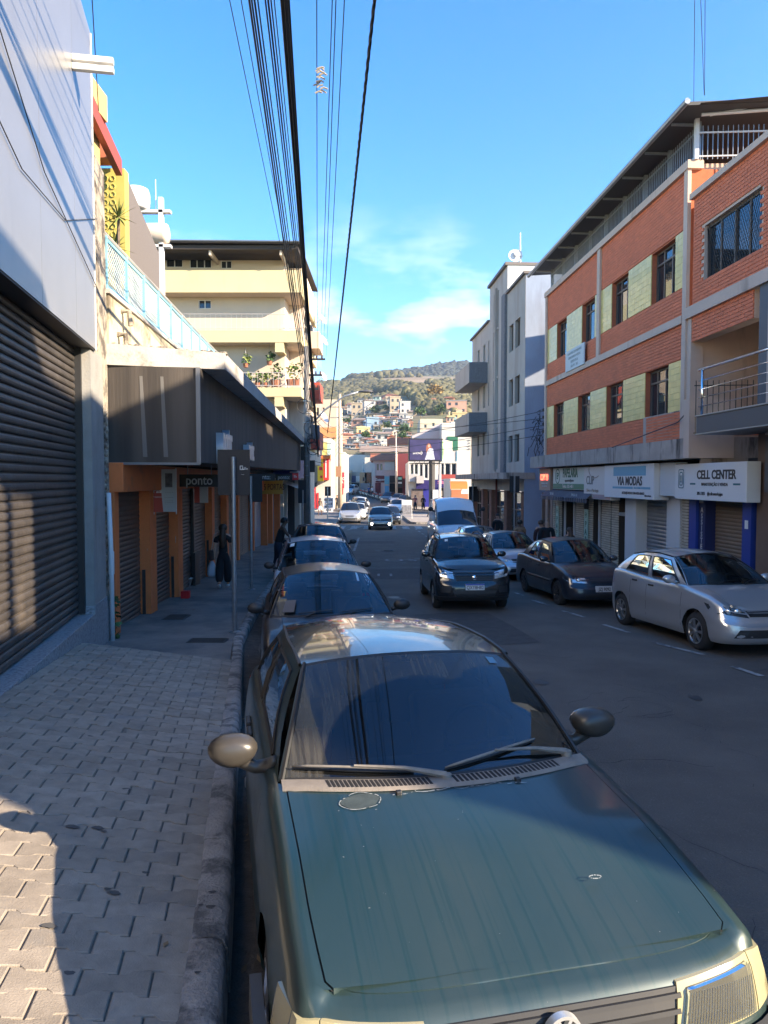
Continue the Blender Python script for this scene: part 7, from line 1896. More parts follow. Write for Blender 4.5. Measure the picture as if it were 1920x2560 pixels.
t, F, x0, w, z0, z1 = block('shop_building', 'narrow building with big red children clothes banner on the left', 829, 862, 1130, 88, 10, M_wh, wins=[(836, 842, 1150, 1166)])
fpanel(t, F, x0, 831, 861, 1181, 1220, 88, mat('crimson_banner', (.60, .03, .05), .7), n1=.5); ftext(t, F, x0, 'MODA', 842, 1187, 88, .40, M_white, .51); ftext(t, F, x0, 'INFANTO', 844, 1197, 88, .42, M_white, .51); ftext(t, F, x0, 'JUVENIL', 844, 1205, 88, .42, M_white, .51)
fpanel(t, F, x0, 834, 858, 1221, 1236, 88, M_red, 'red_shop_front')
# far row facing us
t, F, x0, w, z0, z1 = block('shop_building', 'far grey shop with dull sign at the left of the bend', 858, 878, 1176, 134, 8, M_beige); fpanel(t, F, x0, 860, 876, 1183, 1203, 134, mat('olive_sign', (.16, .15, .10), .7)); fpanel(t, F, x0, 862, 875, 1206, 1222, 134, M_dark, 'shop_front')
t, F, x0, w, z0, z1 = block('shop_building', 'far white shop with blue grey signs at the bend', 876, 901, 1180, 136, 8, M_wh); fpanel(t, F, x0, 878, 890, 1189, 1206, 136, mat('blue_grey_sign', (.10, .13, .26), .6)); fpanel(t, F, x0, 890, 899, 1190, 1204, 136, M_plate); fpanel(t, F, x0, 878, 898, 1208, 1224, 136, M_dark, 'shop_front')
t, F, x0, w, z0, z1 = block('shop_building', 'tan box fronted shop with one small dark window at the bend', 899, 929, 1181, 126, 8, mat('tan_front', (.36, .25, .15), .8), wins=[(907, 913, 1193, 1203)]); fpanel(t, F, x0, 901, 926, 1208, 1229, 126, mat('grey_front', (.2, .2, .21), .7), 'shop_front'); fpanel(t, F, x0, 917, 927, 1181, 1207, 126, mat('brown_side', (.18, .09, .05), .8), 'side_panel')
block('white_hall', 'broad blank white wall rising behind the tan shop', 858, 946, 1137, 150, 20, M_wh)
t, F, x0, w, z0, z1 = block('garage_building', 'white building with ribbed shutter front behind the tan shop', 905, 932, 1150, 140, 8, M_whiteplast)
b = MB(); corrug(b, F, .3, w - .3, -1, z1 - .3, .05, .45, .06); b.build('shutter', M_whiteplast, t)
t, F, x0, w, z0, z1 = block('house', 'two storey pinkish house with gable roof above the maroon shop', 933, 992, 1152, 112, 10, M_lpink, wins=[(942, 947, 1160, 1176), (951, 956, 1160, 1176)])
tiled_roof(t, F, w, z1, 10, 1.3, M_tile); fpanel(t, F, x0, 962, 986, 1154, 1176, 112, M_wh, 'bright_wall')
fpanel(t, F, x0, 939, 961, 1189, 1206, 112, M_maroon); ftext(t, F, x0, 'Zupper', 950, 1199, 112, .5, M_white); fpanel(t, F, x0, 938, 952, 1207, 1236, 112, M_maroon, 'shop_front')
fpanel(t, F, x0, 961.5, 973, 1191, 1211, 112, M_lblue); fpanel(t, F, x0, 962, 972, 1214, 1236, 112, mat('sky_blue_door', (.10, .32, .52), .6), 'shop_front'); fpanel(t, F, x0, 974, 990, 1189, 1207, 112, M_black); fpanel(t, F, x0, 974, 988, 1208, 1236, 112, M_dark, 'shop_front'); fpanel(t, F, x0, 929, 938, 1160, 1190, 112, M_wh, 'side_strip')
t, F, x0, w, z0, z1 = block('warehouse', 'long white building with pale tiled roof in the middle distance', 912, 1023, 1130, 126, 14, M_wh, wins=[(946, 956, 1134, 1146), (960, 975, 1134, 1146)])
tiled_roof(t, F, w, z1, 12, 1.3, M_tileg, over=.9)
t, F, x0, w, z0, z1 = block('house', 'white house with bright orange tile roof behind the red building', 974, 1030, 1112, 150, 10, M_wh, wins=[(984, 988, 1116, 1122), (992, 996, 1116, 1122)]); tiled_roof(t, F, w, z1, 10, 1.8, mat('bright_roof_tile', (.50, .15, .06), .85, var=.15, vscale=1))
t, F, x0, w, z0, z1 = block('red_building', 'dark red building beside the billboard with black sign', 994, 1026, 1134, 100, 12, M_maroon)
fpanel(t, F, x0, 994, 1006, 1190, 1218, 100, M_black, n1=.7); b = MB(); fpanel(t, F, x0, 995, 1004, 1193, 1199, 100, mat('mint_logo', (.2, .5, .4), .5), 'sign_mark', .7, .74); fpanel(t, F, x0, 995, 1004, 1205, 1209, 100, M_white, 'sign_mark', .7, .74); fpanel(t, F, x0, 995, 1006, 1220, 1240, 100, M_dark, 'shop_front'); fpanel(t, F, x0, 990, 994, 1130, 1240, 99, M_cream, 'corner_strip')
# blue corner shop
wn_ = [(1026, 1034, 1160, 1186), (1036, 1045, 1160, 1186), (1049, 1057, 1160, 1196), (1061, 1070, 1160, 1196), (1097, 1110, 1158, 1198), (1112, 1126, 1158, 1198), (1128, 1141, 1158, 1198)]
t, F, x0, w, z0, z1 = block('corner_shop', 'corner building with indigo shop front and glazed upper floor behind the billboard post', 1021, 1146, 1154, 86, 12, M_wh, wins=wn_, base=-4, mw=M_white)
fpanel(t, F, x0, 1086, 1143, 1199, 1219, 86, M_navy, n1=.5); fpanel(t, F, x0, 1040, 1074, 1200, 1222, 86, M_navy, n1=.4); ftext(t, F, x0, 'S B', 1100, 1206, 86, .5, mat('pink_letters', (.6, .2, .3), .5), .51); ftext(t, F, x0, 'Shopping', 1122, 1207, 86, .45, MATS['pink_letters'], .51)
fpanel(t, F, x0, 1084, 1097, 1219, 1272, 86, mat('royal_shop', (.02, .02, .20), .5), 'blue_pier'); fpanel(t, F, x0, 1058, 1074, 1219, 1268, 86, MATS['royal_shop'], 'blue_pier')
fpanel(t, F, x0, 1098, 1140, 1220, 1268, 86, M_dark, 'shop_entrance'); fpanel(t, F, x0, 1028, 1057, 1222, 1264, 86, mat('brown_shop_front', (.12, .09, .08), .7, var=.5, vscale=1.2), 'shop_front'); fpanel(t, F, x0, 1096, 1141, 1186, 1198, 86, mat('brick_red_panel', (.30, .05, .04), .7), 'red_panel', .0, .03)
for (u0, u1, v0, v1, n1) in [(1021, 1038, 1187, 1204, 1.0), (1040, 1058, 1190, 1208, 1.4)]: fpanel(t, F, x0, u0, u1, v0, v1, 86, mat('pale_unit', (.38, .35, .33), .6), 'air_conditioner', .1, n1)
for u in (1101, 1113, 1123, 1131): fpanel(t, F, x0, u, u + 5, 1227, 1240, 86, mat('dim_goods', (.20, .16, .13), .7, var=.6, vscale=3), 'display', .14, .2)
t, F, x0, w, z0, z1 = block('white_building', 'tall bright white building with green panel behind the billboard', 1104, 1176, 1058, 104, 14, M_wh, base=-4)
fpanel(t, F, x0, 1118, 1144, 1092, 1126, 104, M_green, 'green_panel'); fpanel(t, F, x0, 1141, 1143, 1128, 1155, 104, M_lblue, 'blue_strip')
for i in range(4): fpanel(t, F, x0, 1171, 1173, 1100 + i * 7, 1103 + i * 7, 104, M_black, 'vent')
t, F, x0, w, z0, z1 = block('hall_building', 'pale wall with sloping roof line left of the tall white building', 1030, 1104, 1090, 108, 14, mat('lilac_grey_wall', (.45, .40, .40), .85))
b = MB(); b.prism(F, [(0, z1), (w, z1), (w, z1 + 1.95)], -14, 0); b.build('sloping_top', MATS['lilac_grey_wall'], t)
block('beige_house', 'beige blocks stepping up above the sloping roof hall', 1050, 1106, 1048, 140, 12, M_beige, wins=[(1060, 1066, 1062, 1070), (1080, 1086, 1058, 1066)])
# side street shops at right, behind the van
t, F, x0, w, z0, z1 = block('side_street_shop', 'low side street shop with orange awning right of the blue shop', 1126, 1190, 1196, 70, 8, M_wh, base=-4)
b = MB(); rr_ = [rect(1123, 1165, 1203, 1222, 70)]; r = rr_[0]
b.grid([[F.P(x - x0, z, n_) for x in lin(r[0], r[1], 8)] for z, n_ in ((r[3], .2), (r[3] - .1, .9), (r[3] - .4, 1.3), (r[2], 1.4))]); b.build('awning', M_or, t, smooth=True)
fpanel(t, F, x0, 1150, 1172, 1218, 1234, 70, M_white, 'white_sign', 1.0, 1.1); fpanel(t, F, x0, 1128, 1170, 1224, 1262, 70, mat('terracotta_front', (.36, .15, .08), .8), 'shop_front')

# ---- billboard on its post
y = 66.; bl = thing('billboard', (4.3, y, -3.5), 'violet advertising billboard with a woman on a thick black post', 'billboard')
r = rect(1023.5, 1104, 1099, 1150, y); F = Frame((r[0], y, 0), (1, .05)); w = r[1] - r[0]
b = MB(); b.box(F, -.1, w + .1, r[2] - .12, r[3] + .08, -.35, 0); b.build('frame', M_black, bl)
b = MB(); b.box(F, .02, w - .1, r[2], r[3] - .02, .0, .03); sc_ = b.build('poster', M_purp, bl)
b = MB(); F2 = Frame((r[1] + .05, y, 0), (.55, 1)); b.box(F2, .05, 2.3, r[2] - .1, r[3] - .05, -.2, .0); b.build('side_face', mat('grey_board_back', (.42, .38, .34), .7), bl)
b = MB(); b.box(F2, .02, .35, r[2] + .1, r[3] - .15, 0, .02); b.build('colour_strip', mat('strip_multicolour', (.3, .45, .2), .6, var=.9, vscale=3), bl)
def blob(cx, cz, rx, rz, m, nm, n_=.035): 
    b = MB(); b.prism(F, [(cx + rx * math.cos(a), cz + rz * math.sin(a)) for a in [6.283 * i / 14 for i in range(14)]], .03, n_); b.build(nm, m, sc_)
mx = w * .60; mz = (r[2] + r[3]) / 2
blob(mx, mz + .05, .26, .55, mat('auburn_print', (.28, .10, .06), .6), 'printed_hair', .034); blob(mx + .02, mz + .35, .10, .15, mat('skin_print', (.55, .33, .25), .6), 'printed_face', .038)
b = MB(); b.prism(F, [(mx - .35, r[2] + .03), (mx + .55, r[2] + .03), (mx + .38, mz + .1), (mx + .05, mz + .12), (mx - .12, mz - .1)], .03, .042); b.build('printed_blouse', mat('blouse_print', (.45, .47, .55), .6, var=.6, vscale=6), sc_)
text('SHOW', .26, M_white, sc_, F.M(w * .24, mz - .33, .036), ext=.002, bold=.02); b = MB(); b.tube([F.P(w * .34 + .16 * math.cos(a), mz - .30 + .16 * math.sin(a), .036) for a in lin(-1.4, 1.4, 10)], .025, 4); b.build('printed_moon', M_white, sc_)
b = MB(); b.tube([F.P(.5, r[2] - .3, -.2), F.P(w - .2, r[2] - .3, -.2)], .06, 5); [b.tube([F.P(x, r[2] - .5, .25), F.P(x + .3, r[2] - .15, -.1)], .03, 4) for x in lin(.2, w - .5, 6)]; b.box(F, 0, w, r[2] - .34, r[2] - .28, -.5, .3); b.build('catwalk', M_black, bl)
px_ = (1080 - 960) / FPX * y
b = MB(); b.tube([(px_, y + .1, -3.6), (px_, y + .1, r[2] - .1)], [.30, .28], 10); b.build('post', mat('post_dark', (.05, .045, .042), .6), bl)
b = MB(); b.tube([(px_ + .75, y + .5, -3.6), (px_ + .75, y + .5, 3.0)], .12, 8); b.build('white_pipe', M_white, bl)
b = MB(); b.xyz(px_ + .05, px_ + .55, y - .38, y - .18, -1.9, -.9); b.build('notice_box', M_plate, bl)
b = MB(); [b.tube([(px_ + dx, y - .1, -3.6), (px_ + dx * .4, y, -2.6)], .05, 5) for dx in (-.5, -.2, .3, .55)]; b.build('brace', M_black, bl)
ab = thing('sandwich_board', (2.2, 67, -3.45), 'white topped folding board standing at the plaza kerb', 'sign')
q = pix(1017, 1262, 63); b = MB(); b.xyz(q.x - .42, q.x + .42, q.y, q.y + .05, q.z - .02, q.z + .42); b.build('panel', M_plate, ab); b = MB(); b.xyz(q.x - .38, q.x + .38, q.y, q.y + .05, q.z - .85, q.z - .03); b.build('lower_panel', mat('dim_print', (.2, .2, .22), .6, var=.5, vscale=5), ab); b = MB(); [b.tube([(q.x + s_ * .42, q.y, q.z + .4), (q.x + s_ * .45, q.y + .1, Rz(63) + .16)], .025, 4) for s_ in (-1, 1)]; b.build('leg', M_white, ab)
# big white board on the left pavement and sign posts
t = thing('advert_board', (pix(821, 1278, 70).x, 70, Rz(70)), 'tall white advertising board with black lettering on the left pavement', 'sign')
r = rect(809, 833, 1244, 1280, 70); F = Frame((r[0], 70, 0), (1, 0)); b = MB(); b.box(F, 0, r[1] - r[0], r[2], r[3], -.05, 0); b.build('panel', mat('grey_white_board', (.55, .54, .56), .6), t)
for s_, q in (('RELUZIR', .84), ('AZUL18', .56), ('90 m ->', .36), ('AQUI', .14)): text(s_, .30, M_black, t, F.M((r[1] - r[0]) / 2, r[2] + q * (r[3] - r[2]), .004), ext=.004, bold=.03, sx=.72)
M_signback = mat('sign_back', (.014, .015, .019), .6)
def signpost(u_pole, v_base, v_top, u0, u1, v0, v1, label, group=None, yy=None, r_=.038, extra=None):
    y = yy or at_ground(u_pole, v_base)[1]; x = (u_pole - 960) / FPX * y; zb = SW(y); zt = (1200 - v_top) / FPX * y
    t = thing('street_sign', (x, y, zb), label, 'street sign', group)
    b = MB(); b.tube([(x, y, zb - .1), (x, y, zt)], r_, 12); b.lathe(Matrix.Translation((x, y, zb)), [(.10, 0), (.10, .012), (r_, .02)], 12); b.build('pole', M_steel, t, smooth=False, autos=40)
    a = rect(u0, u1, v0, v1, y); b = MB(); F = Frame((a[0], y + .05, 0), (1, 0)); b.box(F, 0, a[1] - a[0], a[2], a[3], -.004, 0); b.build('sign_plate', M_signback, t, bevel=.002)
    return t, F, a
t, F, a = signpost(584, 1583, 1142, 543, 624, 1124, 1238, 'nearest street sign seen from behind with small white maker mark', 'sign backs on the left pavement')
b = MB(); b.tube([F.P(.17, z, .02) if 0 else Vector(((584 - 960) / FPX * a[0] / a[0] * 0 + F.o.x + .10, F.o.y - .03, z)) for z in (a[2] + .1, a[2] + .1001)], .001, 3) if 0 else None
# the maker mark: bracketed square and thin lines
k = 12.6 / 1800; q = lambda u, v: ((u - 960) / FPX * F.o.y - F.o.x, (1200 - v) / FPX * F.o.y)
b = MB()
for (u0, u1, v0, v1) in [(600, 608, 1164, 1166), (600, 602, 1164, 1174), (600, 612, 1172.5, 1174.5), (606.5, 608, 1164, 1173), (610, 616, 1168, 1169), (610, 620, 1171, 1172), (613, 620, 1173.5, 1174.2), (604, 611, 1186, 1186.6)]:
    p0 = q(u0, v1); p1 = q(u1, v0); b.box(F, p0[0], p1[0], p0[1], p1[1], .0, .002)
b.build('maker_mark', M_white, t)
t, F, a = signpost(627, 1475, 1190, 621, 655, 1184, 1255, 'second street sign back, partly behind the nearest one', 'sign backs on the left pavement')
t2 = signpost(757, 1340, 1225, 745, 765, 1200, 1258, 'third dark sign back just left of the utility pole', 'sign backs on the left pavement', yy=36)
t3 = signpost(819, 1304, 1218, 812, 827, 1216, 1240, 'slate sign back in front of the white advertising board', 'sign backs on the left pavement', yy=58, r_=.05)
q_ = at_ground(1286, 1360)
y = 33.5; x = (1286 - 960) / FPX * y
t = thing('street_sign', (x, y, SR(y)), 'dark sign back on the right pavement by the pale art deco block', 'street sign'); b = MB(); b.tube([(x, y, -3.2), (x, y, (1200 - 1190) / FPX * y)], .04, 8); b.build('pole', M_steel, t)
a = rect(1274, 1299, 1190, 1231, y); b = MB(); b.box(WF, a[0], a[1], a[2], a[3], -y - .06, -y - .05); b.build('sign_plate', M_signback, t)
y = 46; x = (1182 - 960) / FPX * y; t = thing('street_sign', (x, y, SR(y)), 'dark sign back by the side street corner', 'street sign'); b = MB(); b.tube([(x, y, -3.3), (x, y, -.2)], .05, 8); b.build('pole', M_steel, t); a = rect(1172, 1195, 1216, 1254, y); b = MB(); b.box(WF, a[0], a[1], a[2], a[3], -y - .06, -y - .05); b.build('sign_plate', M_signback, t)

# ================================================================== POLES AND WIRES
M_pole = mat('concrete_pole', (.22, .20, .18), .85, var=.2, vscale=3)
M_wire = mat('black_cable', (.012, .012, .013), .6)
def pole(x, y, h, label, r0=.19, m=None, lean=0):
    zb = SW(min(y, 100)); t = thing('utility_pole', (x, y, zb), label, 'utility pole')
    b = MB(); b.tube([(x, y, zb - .2), (x + lean, y, zb + h)], [r0, r0 * .62], 14); b.build('shaft', m or M_pole, t, smooth=True)
    return t, zb
px, py = (768 - 960) / FPX * 37, 37.0
t, zb = pole(px, py, 10.0, 'weathered concrete utility pole with transformer and cables beside the left kerb')
for z, l_ in ((6.1, .95), (5.3, .8), (4.6, .6)):
    b = MB(); b.xyz(px + (-.1 if z > 5 else -.2), px + l_, py - .06, py + .04, z, z + .09); b.build('crossarm', M_black, t)
    for i in range(3):
        b = MB(); b.lathe(Matrix.Translation((px + .25 + i * .28 * l_, py, z + .09)), [(.03, 0), (.055, .04), (.03, .07), (.055, .10), (.03, .15), (.001, .17)], 8); b.build('insulator', mat('brown_ceramic', (.10, .05, .035), .3), t)
b = MB(); b.lathe(Matrix.Translation((px + .42, py, 2.1)), [(.001, 0), (.22, 0), (.24, .08), (.24, .62), (.22, .7), (.001, .72)], 14); b.build('transformer', mat('transformer_grey', (.10, .10, .11), .6), t)
for i, z in enumerate([.2, .7, 1.2, 1.7, 2.9, 3.4, 4.0]):
    b = MB(); b.lathe(Matrix.Translation((px, py, z)), [(.205, 0), (.205, .04)], 12); b.build('pole_band', M_steel, t)
b = MB(); b.tube([(px + .14, py - .16, -3.2), (px + .12, py - .17, 1.6)], .035, 8); b.build('conduit', M_steel, t)
b = MB(); b.xyz(px - .3, px - .12, py - .25, py - .05, 1.0, 1.7); b.xyz(px + .16, px + .42, py - .2, py, .4, 1.0); b.build('junction_box', M_black, t)
# coiled spare cables
for i in range(5):
    b = MB(); c = Vector((px + rnd.uniform(-.25, .35), py - .2, rnd.uniform(1.6, 4.2))); r_ = rnd.uniform(.18, .34)
    b.tube([c + Vector((r_ * math.cos(a), rnd.uniform(-.03, .03), r_ * 1.1 * math.sin(a))) for a in lin(0, 6.28, 16)], .018, 4, cap=False); b.build('cable_coil', M_wire, t)
# street lamp on its curved arm
lt = thing('street_lamp', (px, py, 4.0), 'street lamp on a long curved arm reaching over the road from the pole', 'street lamp')
b = MB(); A = [(px + .05, 36.9, 2.6), (px + .9, 36.9, 3.55), (px + 1.9, 36.9, 4.25), (px + 2.7, 36.9, 4.50)]; b.tube([Vector(p) for p in A], .045, 8); b.build('arm', M_steel, lt, smooth=True)
b = MB(); b.lathe(Matrix.Translation((px + 3.05, 36.9, 4.50)) @ Matrix.Rotation(R(90), 4, 'Y') @ Matrix.Diagonal((.5, 1, 1, 1)), [(.001, -.42), (.09, -.35), (.15, 0), (.12, .28), (.001, .36)], 12); b.build('lamp_head', mat('lamp_grey', (.09, .09, .10), .5), lt, smooth=True)
# second and third poles
p2x, p2y = (850 - 960) / FPX * 76, 76.0
t, zb2 = pole(p2x, p2y, 12.4, 'pale sunlit utility pole further down on the left with brown notice box', r0=.24, m=mat('sunlit_pole', (.45, .34, .24), .85, var=.1, vscale=2))
r = rect(840, 853, 1166, 1192, 75.6); b = MB(); b.box(WF, r[0], r[1], r[2], r[3], -75.7, -75.4); b.build('brown_box', mat('brown_box', (.34, .17, .09), .7), t)
for z in (6.5, 7.6): b = MB(); b.xyz(p2x - 1, p2x + 1, p2y - .05, p2y + .05, z, z + .1); b.build('crossarm', M_pole, t)
p3x, p3y = (990 - 960) / FPX * 99, 99.
b = MB()
t, _ = pole(p3x, p3y, 9.5, 'thin pale pole between the maroon shop and the red building', r0=.12, m=M_cream)
# street lamp 2
b = MB(); b.tube([(p2x, 75.9, 4.5), (p2x + 2.0, 75.9, 7.2), (p2x + 3.6, 75.9, 8.2)], .05, 6); props(b.build('street_lamp', M_steel, None), 'second street lamp arm on the sunlit pole', 'street lamp')

def wire_pts(A, Q, n=26, ext=1.0):
    """quadratic through A (far), Q (near) continuing behind the camera, with sag"""
    A, Q = Vector(A), Vector(Q); out = []
    d = Q - A; tb = 1 + 11.0 / max(1, abs(d.y))
    for i in range(n + 1):
        t = tb * i / n; p = A + d * t
        sag = 0.55 * (t * (t - 1)) * 1.0
        out.append(p + Vector((0, 0, sag)))
    return out
WG = 'cables strung along the left kerb'
def wire(u0, h, r_, z1, label, dx=0.3, y0=8.0, braid=0, dz=0, uend=None):
    """passes the top picture edge at pixel u0 at height h"""
    k = 1200 / FPX; y = h / k; Q = Vector(((u0 - 960) / FPX * y, y, h)); A = Vector((px + dx, py, z1))
    b = MB(); P = wire_pts(A, Q)
    if braid:
        P = wire_pts(A, Q, 420)
        for s_ in range(braid):
            pts = []
            acc = 0
            for i, p in enumerate(P):
                if i: acc += (p - P[i - 1]).length
                a = acc * 9.5 + s_ * 6.283 / braid
                pts.append(p + Vector((math.cos(a), 0, math.sin(a))) * r_ * 1.05)
            b.tube(pts, r_, 5, cap=False)
    else: b.tube(P, r_, 5, cap=False)
    return props(b.build('overhead_cable', M_wire, None), label, 'cable', WG)
wl_ = [(578, 5.5, .006, 4.7), (607, 5.4, .006, 4.6), (628, 5.0, .013, 2.0), (634, 5.02, .011, 2.3), (641, 5.05, .012, 2.5), (649, 5.1, .009, 2.9), (668, 5.2, .010, 3.1), (675, 5.2, .012, 3.3), (682, 5.25, .009, 3.5), (690, 5.3, .007, 3.8)]
nm_ = ['thin outermost', 'second thin', 'thick outer bundle', 'second bundle', 'third bundle', 'fourth bundle', 'fifth bundle', 'sixth bundle', 'seventh bundle', 'thin inner']
for i, (u, h, r_, z) in enumerate(wl_): wire(u, h, r_, z, '%s cable counted from the left along the left kerb' % nm_[i], dx=.25 + .03 * i)
# heavy bundle: several strands lashed together
b = MB(); k = 1200 / FPX
for i in range(7):
    u = 708 + i * 3.2; h = 4.75 + (i % 3) * .03; y = h / k; Q = Vector(((u - 960) / FPX * y, y, h)); A = Vector((px + .55 + .03 * (i % 3), py, 1.2 + .10 * (i // 3)))
    b.tube(wire_pts(A, Q), .0115, 5, cap=False)
props(b.build('overhead_cable', M_wire, None), 'heavy lashed bundle of black telecom cables over the left kerb', 'cable')
for i, (u, h, z) in enumerate([(797, 6.6, 6.30), (836, 6.5, 6.34), (845, 6.5, 6.28), (866, 6.4, 6.32)]):
    wire(u, h, .008, z, '%s of the four thin power lines right of the heavy bundle' % ['leftmost', 'second', 'third', 'rightmost'][i], dx=.55 + .15 * i)
wire(941, 5.6, .012, 2.4, 'twisted black power cable sweeping up to the picture top', dx=1.05, braid=3)
# connector cluster on the power lines
b = MB(); c = pix(805, 222, 9.6)
for i in range(14): p_ = c + Vector((rnd.uniform(-.05, .05), rnd.uniform(-.03, .03), -.16 + i * .024)); b.tube([p_ - Vector((rnd.uniform(.02, .06), 0, .02)), p_, p_ + Vector((rnd.uniform(.02, .06), 0, rnd.uniform(-.04, .04)))], .011, 5)
props(b.build('cable_clamp', mat('aged_clamp', (.40, .34, .26), .6), None), 'pale clamp cluster on the thin power lines', 'cable clamp')
# lone wires at left and right edges of the sky
b = MB(); b.tube([(-3.3, 7.4, 6.0), (-4.0, 9.6, 4.75 + .2), (-4.35, 10.9, 4.1)], .006, 4); 
b = MB(); P0, P1 = pix(248, -60, 9.0), pix(263, 300, 12.0); b.tube([P0 + (P0 - P1) * .6, P0, P1], .007, 4); props(b.build('service_cable', M_wire, None), 'single dark wire dropping past the silver front corner', 'cable')
for i, (ua, va, ub, vb) in enumerate([(1713, -40, 1716, 283), (1724, -40, 1741, 262), (1738, -40, 1742, 262)]):
    P0, P1 = pix(ua, va, 12.0), pix(ub, vb, 17.4); b = MB(); b.tube([P0 + (P0 - P1) * .9, P0, P1], .006, 4); props(b.build('roof_cable', M_wire, None), '%s of three thin wires rising from the terrace roof corner' % ['leftmost', 'middle', 'rightmost'][i], 'cable', 'wires from the terrace roof')
# wires across the street near the art deco block
wall_pt = [FR.P(ry(33.2), z, .1) for z in (2.9, 2.3, 1.9, 1.5, 2.6)]
M_ins = mat('dark_bracket', (.03, .03, .032), .6)
t = thing('service_bracket', FR.P(ry(31), 1, .1).to_tuple(), 'tangle of black service wires on the brick building corner', 'cable')
for i in range(14):
    b = MB(); c = FR.P(ry(30.9) + rnd.uniform(-.5, .4), rnd.uniform(1.4, 3.0), .15); pts = [c]
    for j in range(5): pts.append(pts[-1] + Vector((rnd.uniform(-.2, .2), rnd.uniform(-.2, .2), rnd.uniform(-.45, .25))))
    b.tube(pts, .014, 4); b.build('loose_wire', M_wire, t)
for i in range(4): b = MB(); b.xyz(6.72, 6.92, 30.6, 30.75, 2.0 + i * .3, 2.12 + i * .3); b.build('insulator', M_ins, t)
for i, (zl, z0) in enumerate([(3.3, 2.9), (2.1, 2.3), (1.6, 1.9), (4.4, 2.6)]):
    A = Vector((p2x, p2y, zl + 1.2)); B = FR.P(ry(30.6), z0, .12); b = MB()
    b.tube([A.lerp(B, t_) + Vector((0, 0, -1.6 * t_ * (1 - t_))) for t_ in lin(0, 1, 20)], .014, 4, cap=False); props(b.build('overhead_cable', M_wire, None), ['uppermost', 'second', 'lowest', 'third'][i] + ' wire crossing the street from the sunlit pole to the brick corner', 'cable', 'wires crossing the street')
for i in range(7):
    A = Vector((px + .3, py, 1.0 + i * .45)); B = Vector((p2x, p2y, 3.4 + i * .42)); b = MB()
    b.tube([A.lerp(B, t_) + Vector((0, 0, -1.3 * t_ * (1 - t_) * 2)) for t_ in lin(0, 1, 18)], .018, 4, cap=False); props(b.build('overhead_cable', M_wire, None), 'cable %s in the span between the two left poles' % ['lowest', 'second lowest', 'third from the bottom', 'middle', 'third from the top', 'second highest', 'highest'][i], 'cable', 'cables between the poles')
for i, (ya, za, xb, yb, zb_) in enumerate([(76, 6.4, 12, 72, 5.0), (76, 5.2, 14, 78, 4.4), (76, 7.0, 10, 90, 7.0), (76, 4.2, 12, 84, 3.6)]):
    A = Vector((p2x, ya, za)); B = Vector((xb, yb, zb_)); b = MB(); b.tube([A.lerp(B, t_) + Vector((0, 0, -1.8 * t_ * (1 - t_))) for t_ in lin(0, 1, 16)], .018, 4, cap=False); props(b.build('overhead_cable', M_wire, None), ['upper', 'second', 'topmost far', 'lowest'][i] + ' wire crossing in front of the billboard from the sunlit pole', 'cable', 'wires in front of the billboard')

# ================================================================== HILLSIDE TOWN
hr = random.Random(21)
HW = [mat('house_' + n, c, .85, var=.08, vscale=.4) for n, c in [('white', (.46, .44, .40)), ('cream', (.40, .32, .22)), ('blueish', (.22, .31, .40)), ('raw_brick', (.32, .15, .09)), ('salmon', (.50, .28, .20)), ('grey', (.34, .32, .30)), ('yellowish', (.52, .40, .20)), ('mint', (.34, .45, .40))]]
HWn = ['white', 'cream', 'pale blue', 'bare brick', 'salmon', 'grey', 'yellow', 'mint']
HR = [M_tile, M_tileg, mat('grey_sheet', (.25, .25, .25), .7), M_tileg, mat('dark_sheet', (.10, .095, .09), .8)]
HRn = ['red tile', 'faded tile', 'grey sheet', 'faded tile', 'dark sheet']
M_hwin = mat('far_window', (.03, .035, .045), .3)
M_win_me = cube_mesh(M_hwin)
used = set(); nh = 0
def house(u, v, y, wpx, hpx, ci, ri, lab, flat=False, wins=None):
    """far house: pixel centre of its foot, drawn as a real box with roof and windows"""
    x = (u - 960) / FPX * y; z = (1200 - v) / FPX * y; w = wpx / FPX * y; h = hpx / FPX * y; d = w * hr.uniform(.7, 1.0)
    a = hr.uniform(-.35, .35); F = Frame((x - w / 2 * math.cos(a), y, z), (math.cos(a), math.sin(a)))
    t = thing('hillside_house', (x, y, z), lab, 'house', 'houses on the hillside')
    b = MB(); b.box(F, 0, w, -12, h, -d, 0); b.build('wall', HW[ci], t)
    if flat:
        b = MB(); b.box(F, -.2, w + .2, h, h + .5, -d - .2, .2); b.build('roof', HW[ci] if hr.random() < .5 else HR[2], t)
    else:
        rs = w * hr.uniform(.12, .2); b = MB(); o = .6
        b.add([F.P(-o, h - .1, o), F.P(w + o, h - .1, o), F.P(w + o, h - .1, -d - o), F.P(-o, h - .1, -d - o), F.P(w * .25, h + rs, -d / 2), F.P(w * .75, h + rs, -d / 2)], [(0, 1, 5, 4), (2, 3, 4, 5), (1, 2, 5), (3, 0, 4), (3, 2, 1, 0)]); b.build('roof', HR[ri], t)
    fl = max(1, min(4, int(h / 3.0))); nw = max(2, min(4, int(w / 2.8)))
    me = M_win_me
    for j in range(fl):
        for i in range(nw):
            if hr.random() < .15: continue
            o = bpy.data.objects.new('window', me); COL.objects.link(o); o.parent = t
            mt = F.M((i + .5) * w / nw, h * (j + .55) / fl, 0); mt.translation -= org(t); o.matrix_basis = mt @ Matrix.Diagonal((w / nw * .38, min(1.5, h / fl * .42), .16, 1))
    return t
side_words = lambda u: 'left' if u < 930 else ('middle' if u < 1010 else 'right')
def level_words(v): return 'highest' if v < 1020 else ('upper' if v < 1045 else ('mid' if v < 1080 else ('lower' if v < 1105 else 'lowest')))
ys_of_v = lambda v: interp([(985, 560), (1010, 500), (1040, 400), (1070, 310), (1100, 240), (1130, 185)], v)
